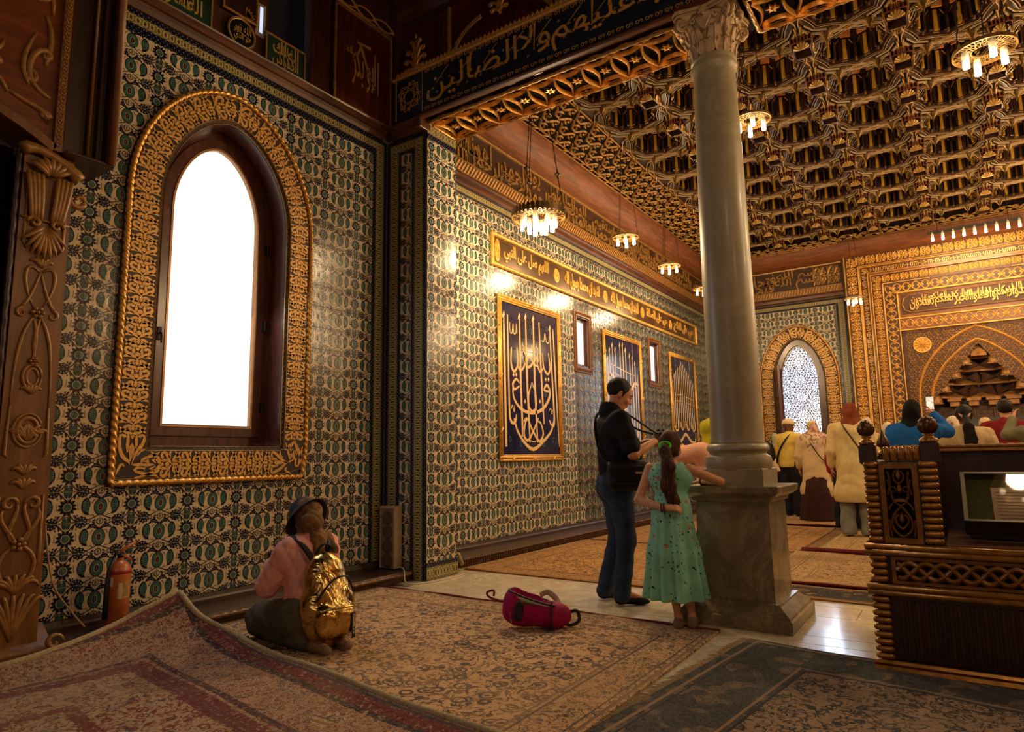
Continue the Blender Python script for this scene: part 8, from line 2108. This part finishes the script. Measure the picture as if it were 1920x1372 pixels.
o, PH, arm, s = back_person(-2.60, 12.95, 1.74, -28, 'man in yellow polo and cream cap with a black shoulder bag', m_yel, legs=m_trk, cap=mat('cream_cap', (206, 180, 140), .8, 0, .08), skin=m_skin3, strap=(m_strap, -1), look=-25, build=1.15)
b_ = empty('shoulder_bag', (-2.94, 12.93, 1.0), 'black shoulder bag at the left side of the man in yellow polo', 'bag', None, None, math.radians(-28)); F = FF((-.09, -.16, -.02), (.09, .16, .40), .011); F.cap((0, 0, .10), (0, 0, .28), .10, .075, .03, ((1, 0, 0), 1.5)); part(F, 'bag_body', m_blk, b_); MB().tube([(0, .05, .34), (.03, 0, .46), (0, -.05, .34)], .008, 6).build('bag_loop', m_strap, b_, True)
w = empty('walking_stick', (-2.26, 12.88, .022), 'pale walking stick in the right hand of the man in yellow polo', 'stick'); MB().tube([(.01, 0, .0), (0, 0, .45), (0, 0, .86)], [.012, .014, .014], 8).build('stick_shaft', mat('pale_wood_stick', (150, 120, 80), .5), w, True); MB().tube([(0, -.05, .86), (0, 0, .885), (0, .05, .87)], .016, 8).build('stick_handle', m_blk, w, True)
back_person(-2.08, 12.3, 1.68, 5, 'woman in long cream knit with a pink patterned scarf down her back and dark skirt', m_crm, skirt=m_dbr, hij=m_pat, tunic=.42, strap=(m_strb, 1), drape=True, look=-20, build=1.15)
back_person(-1.24, 10.2, 1.80, 8, 'tall woman in long cream cotton coat and brown headscarf with a diagonal brown strap', m_ctn, legs=m_ltj, hij=m_brh, tunic=.46, strap=(m_strb, 1), look=35, build=1.12)
o, PH, arm, s = back_person(-.40, 8.16, 1.66, 0, 'woman in blue sweatshirt and black headscarf holding up a phone', m_blu, legs=m_trk, hij=m_bkh, arms=('down', 'up'), build=1.1)
def phone(x, y, z, deg, label, img):
    p = empty('phone', (x, y, z), label, 'phone', None, None, math.radians(deg)); MB().cbox(-.037, .037, -.004, .004, -.075, .075, .003).build('phone_body', m_blk, p)
    sm = Sh('phone_screen'); n = sm.noise(60, 3, None, 2); sm.set('Emission Color', sm.mix(n.step(.45, .55), img[0], img[1])).set('Emission Strength', 1.1); MB().box(-.034, .034, -.0055, -.004, -.068, .068).build('lit_screen', sm.m, p); return p
phone(-.235, 8.41, 1.665, 0, 'phone with a bright screen raised by the woman in blue', ((.9, .8, .65), (.08, .05, .03)))
back_person(.06, 8.69, 1.60, 3, 'woman in cream blouse with a long dark curly ponytail and pinkish ribbons', m_be, legs=m_trk, hairc=m_hairk, pony=True, skin=m_skin3, build=1.1, arms='front')
back_person(.50, 10.3, 1.74, 0, 'man in maroon shirt with short dark hair, standing before the niche', m_mar, legs=m_trk, hairc=m_hairk, skin=m_skin2, build=1.15)
back_person(.74, 9.2, 1.62, 18, 'person in grey-green jacket raising both hands at the right edge', m_grc, legs=m_trk, hairc=m_hairk, arms='up', build=1.05)
o, PH, arm, s = back_person(-.07, 11.2, 1.60, 168, 'woman with glasses and cream headscarf facing the camera among the crowd', m_mar, legs=m_trk, hij=m_wht, look=-10, skin=m_skin2)
face_parts(PH, o, s); g = MB()
for e in (1, -1): g.tube([tuple(PH(e*.033+.021*cos(t), .098, .008+.016*sin(t))) for t in np.linspace(0, 2*PI, 13)], .0022, 5)
g.tube([tuple(PH(-.012, .101, .010)), tuple(PH(.012, .101, .010))], .002, 5); g.build('spectacles', m_blk, o, True)
back_person(.33, 11.9, 1.60, 0, 'visitor in a lace-patterned pale headscarf, between the ponytail woman and the man in maroon', m_be, legs=m_trk, hij=m_lace)
back_person(.70, 12.6, 1.58, 0, 'visitor in a plain pale headscarf right of the man in maroon', m_be, legs=m_trk, hij=m_wht)
back_person(-1.12, 10.9, 1.62, 0, 'visitor in a pale cream headscarf behind the left onion finial', m_be, legs=m_trk, hij=m_wht)
back_person(-.95, 12.2, 1.59, 0, 'visitor in a cream headscarf seen between the two left finials', m_crm, legs=m_trk, hij=m_wht)
back_person(-.70, 11.5, 1.58, 0, 'visitor with a pale green headscarf left of the woman in blue', m_be, legs=m_trk, hij=cloth('pale_green_scarf', (140, 160, 110), .1, .3, 9))
back_person(-1.50, 11.3, 1.60, 0, 'visitor in a dusty pink headscarf and red top left of the cream coat', cloth('red_top', (150, 44, 50), .1), legs=m_trk, hij=cloth('dusty_pink_scarf', (196, 150, 124), .1, .3, 9))
back_person(-3.05, 13.9, 1.52, 0, 'visitor in a patterned grey headscarf just right of the column, behind the yellow polo', m_lace, legs=m_trk, hij=cloth('grey_pattern_scarf', (150, 150, 130), .25, .3, 30))
# the visitor in pink reaching a phone out from behind the column
o = person(-2.25, 7.19, .022, 62, 'visitor in pink with yellow-green headscarf holding out a phone, half hidden by the column')
phone(-2.25-.60*sin(math.radians(62))+.0, 7.19+.60*cos(math.radians(62)), 1.31, 62, 'phone held sideways by the visitor in pink behind the column', ((.8, .85, .8), (.2, .25, .3))).rotation_euler[1] = PI/2
m_pk2 = cloth('salmon_blouse', (226, 168, 142), .1, .4, 9)
F = FF((-.36, -.30, -.01), (.40, .75, 1.62), .011); head(F, V3(0, .03, 1.40), (0, 1, -.1), .95); F.cap((0, 0, 1.2), (0, .02, 1.34), .05, .05, .03).cap((-.08, 0, 1.14), (.08, 0, 1.14), .08, .08, .04).cap((0, -.04, .8), (0, 0, 1.1), .12, .12, .04)
elb = {1: (.24, .26, 1.10), -1: (-.16, .24, 1.14)}; wri = {1: (.08, .50, 1.22), -1: (-.05, .52, 1.25)}
for e in (1, -1):
    F.cap((e*.17, 0, 1.18), elb[e], .045, .038, .02).cap(elb[e], wri[e], .036, .026, .015); hand(F, wri[e], (-e*.3, .9, .1), (-e, 0, -.2), -e, .45, .9)
    F.cap((e*.09, -.04, .85), (e*.1, 0, .45), .075, .055, .02).cap((e*.1, 0, .45), (e*.1, -.03, .05), .05, .035, .02).cap((e*.10, -.03, .04), (e*.11, .12, .03), .034, .028, .02)
part(F, 'body', m_skin2, o)
F = FF((-.42, -.32, .55), (.46, .55, 1.40), .011); F.cap((-.10, 0, 1.13), (.10, 0, 1.13), .12, .12, .05).cap((0, -.03, .8), (0, 0, 1.08), .20, .16, .06)
for e in (1, -1): F.cap((e*.17, 0, 1.17), elb[e], .09, .10, .05)
F.cap((.20, .20, 1.06), (.10, .0, .86), .12, .14, .06); F.disp(folds(.006, 10, 18)); part(F, 'salmon_blouse', m_pk2, o)
F = FF((-.30, -.24, .02), (.30, .24, .85), .012); F.cap((0, -.03, .76), (0, 0, .05), .16, .22, .03); F.disp(vfolds(.014, 9, 0, 0, .8, 0)); F.V[:, :, :3] = .2; part(F, 'skirt', m_trk, o)
F = FF((-.2, -.22, 1.05), (.2, .22, 1.58), .011); F.ell((0, .02, 1.415), (.085, .105, .108), .02).cap((0, .01, 1.36), (0, -.02, 1.22), .085, .10, .05).ell((0, .13, 1.39), (.045, .05, .07), 0, cut=True); F.disp(folds(.005, 20, 30)); part(F, 'headscarf', cloth('yellow_green_scarf', (168, 158, 34), .12, .4, 12), o)
b_ = MB(); b_.tube([(.19, .20, 1.23), (.10, -.13, 1.15), (-.12, -.16, .95)], .018, 6, flat=.3); b_.build('dark_bag_strap', m_strap, o, True)
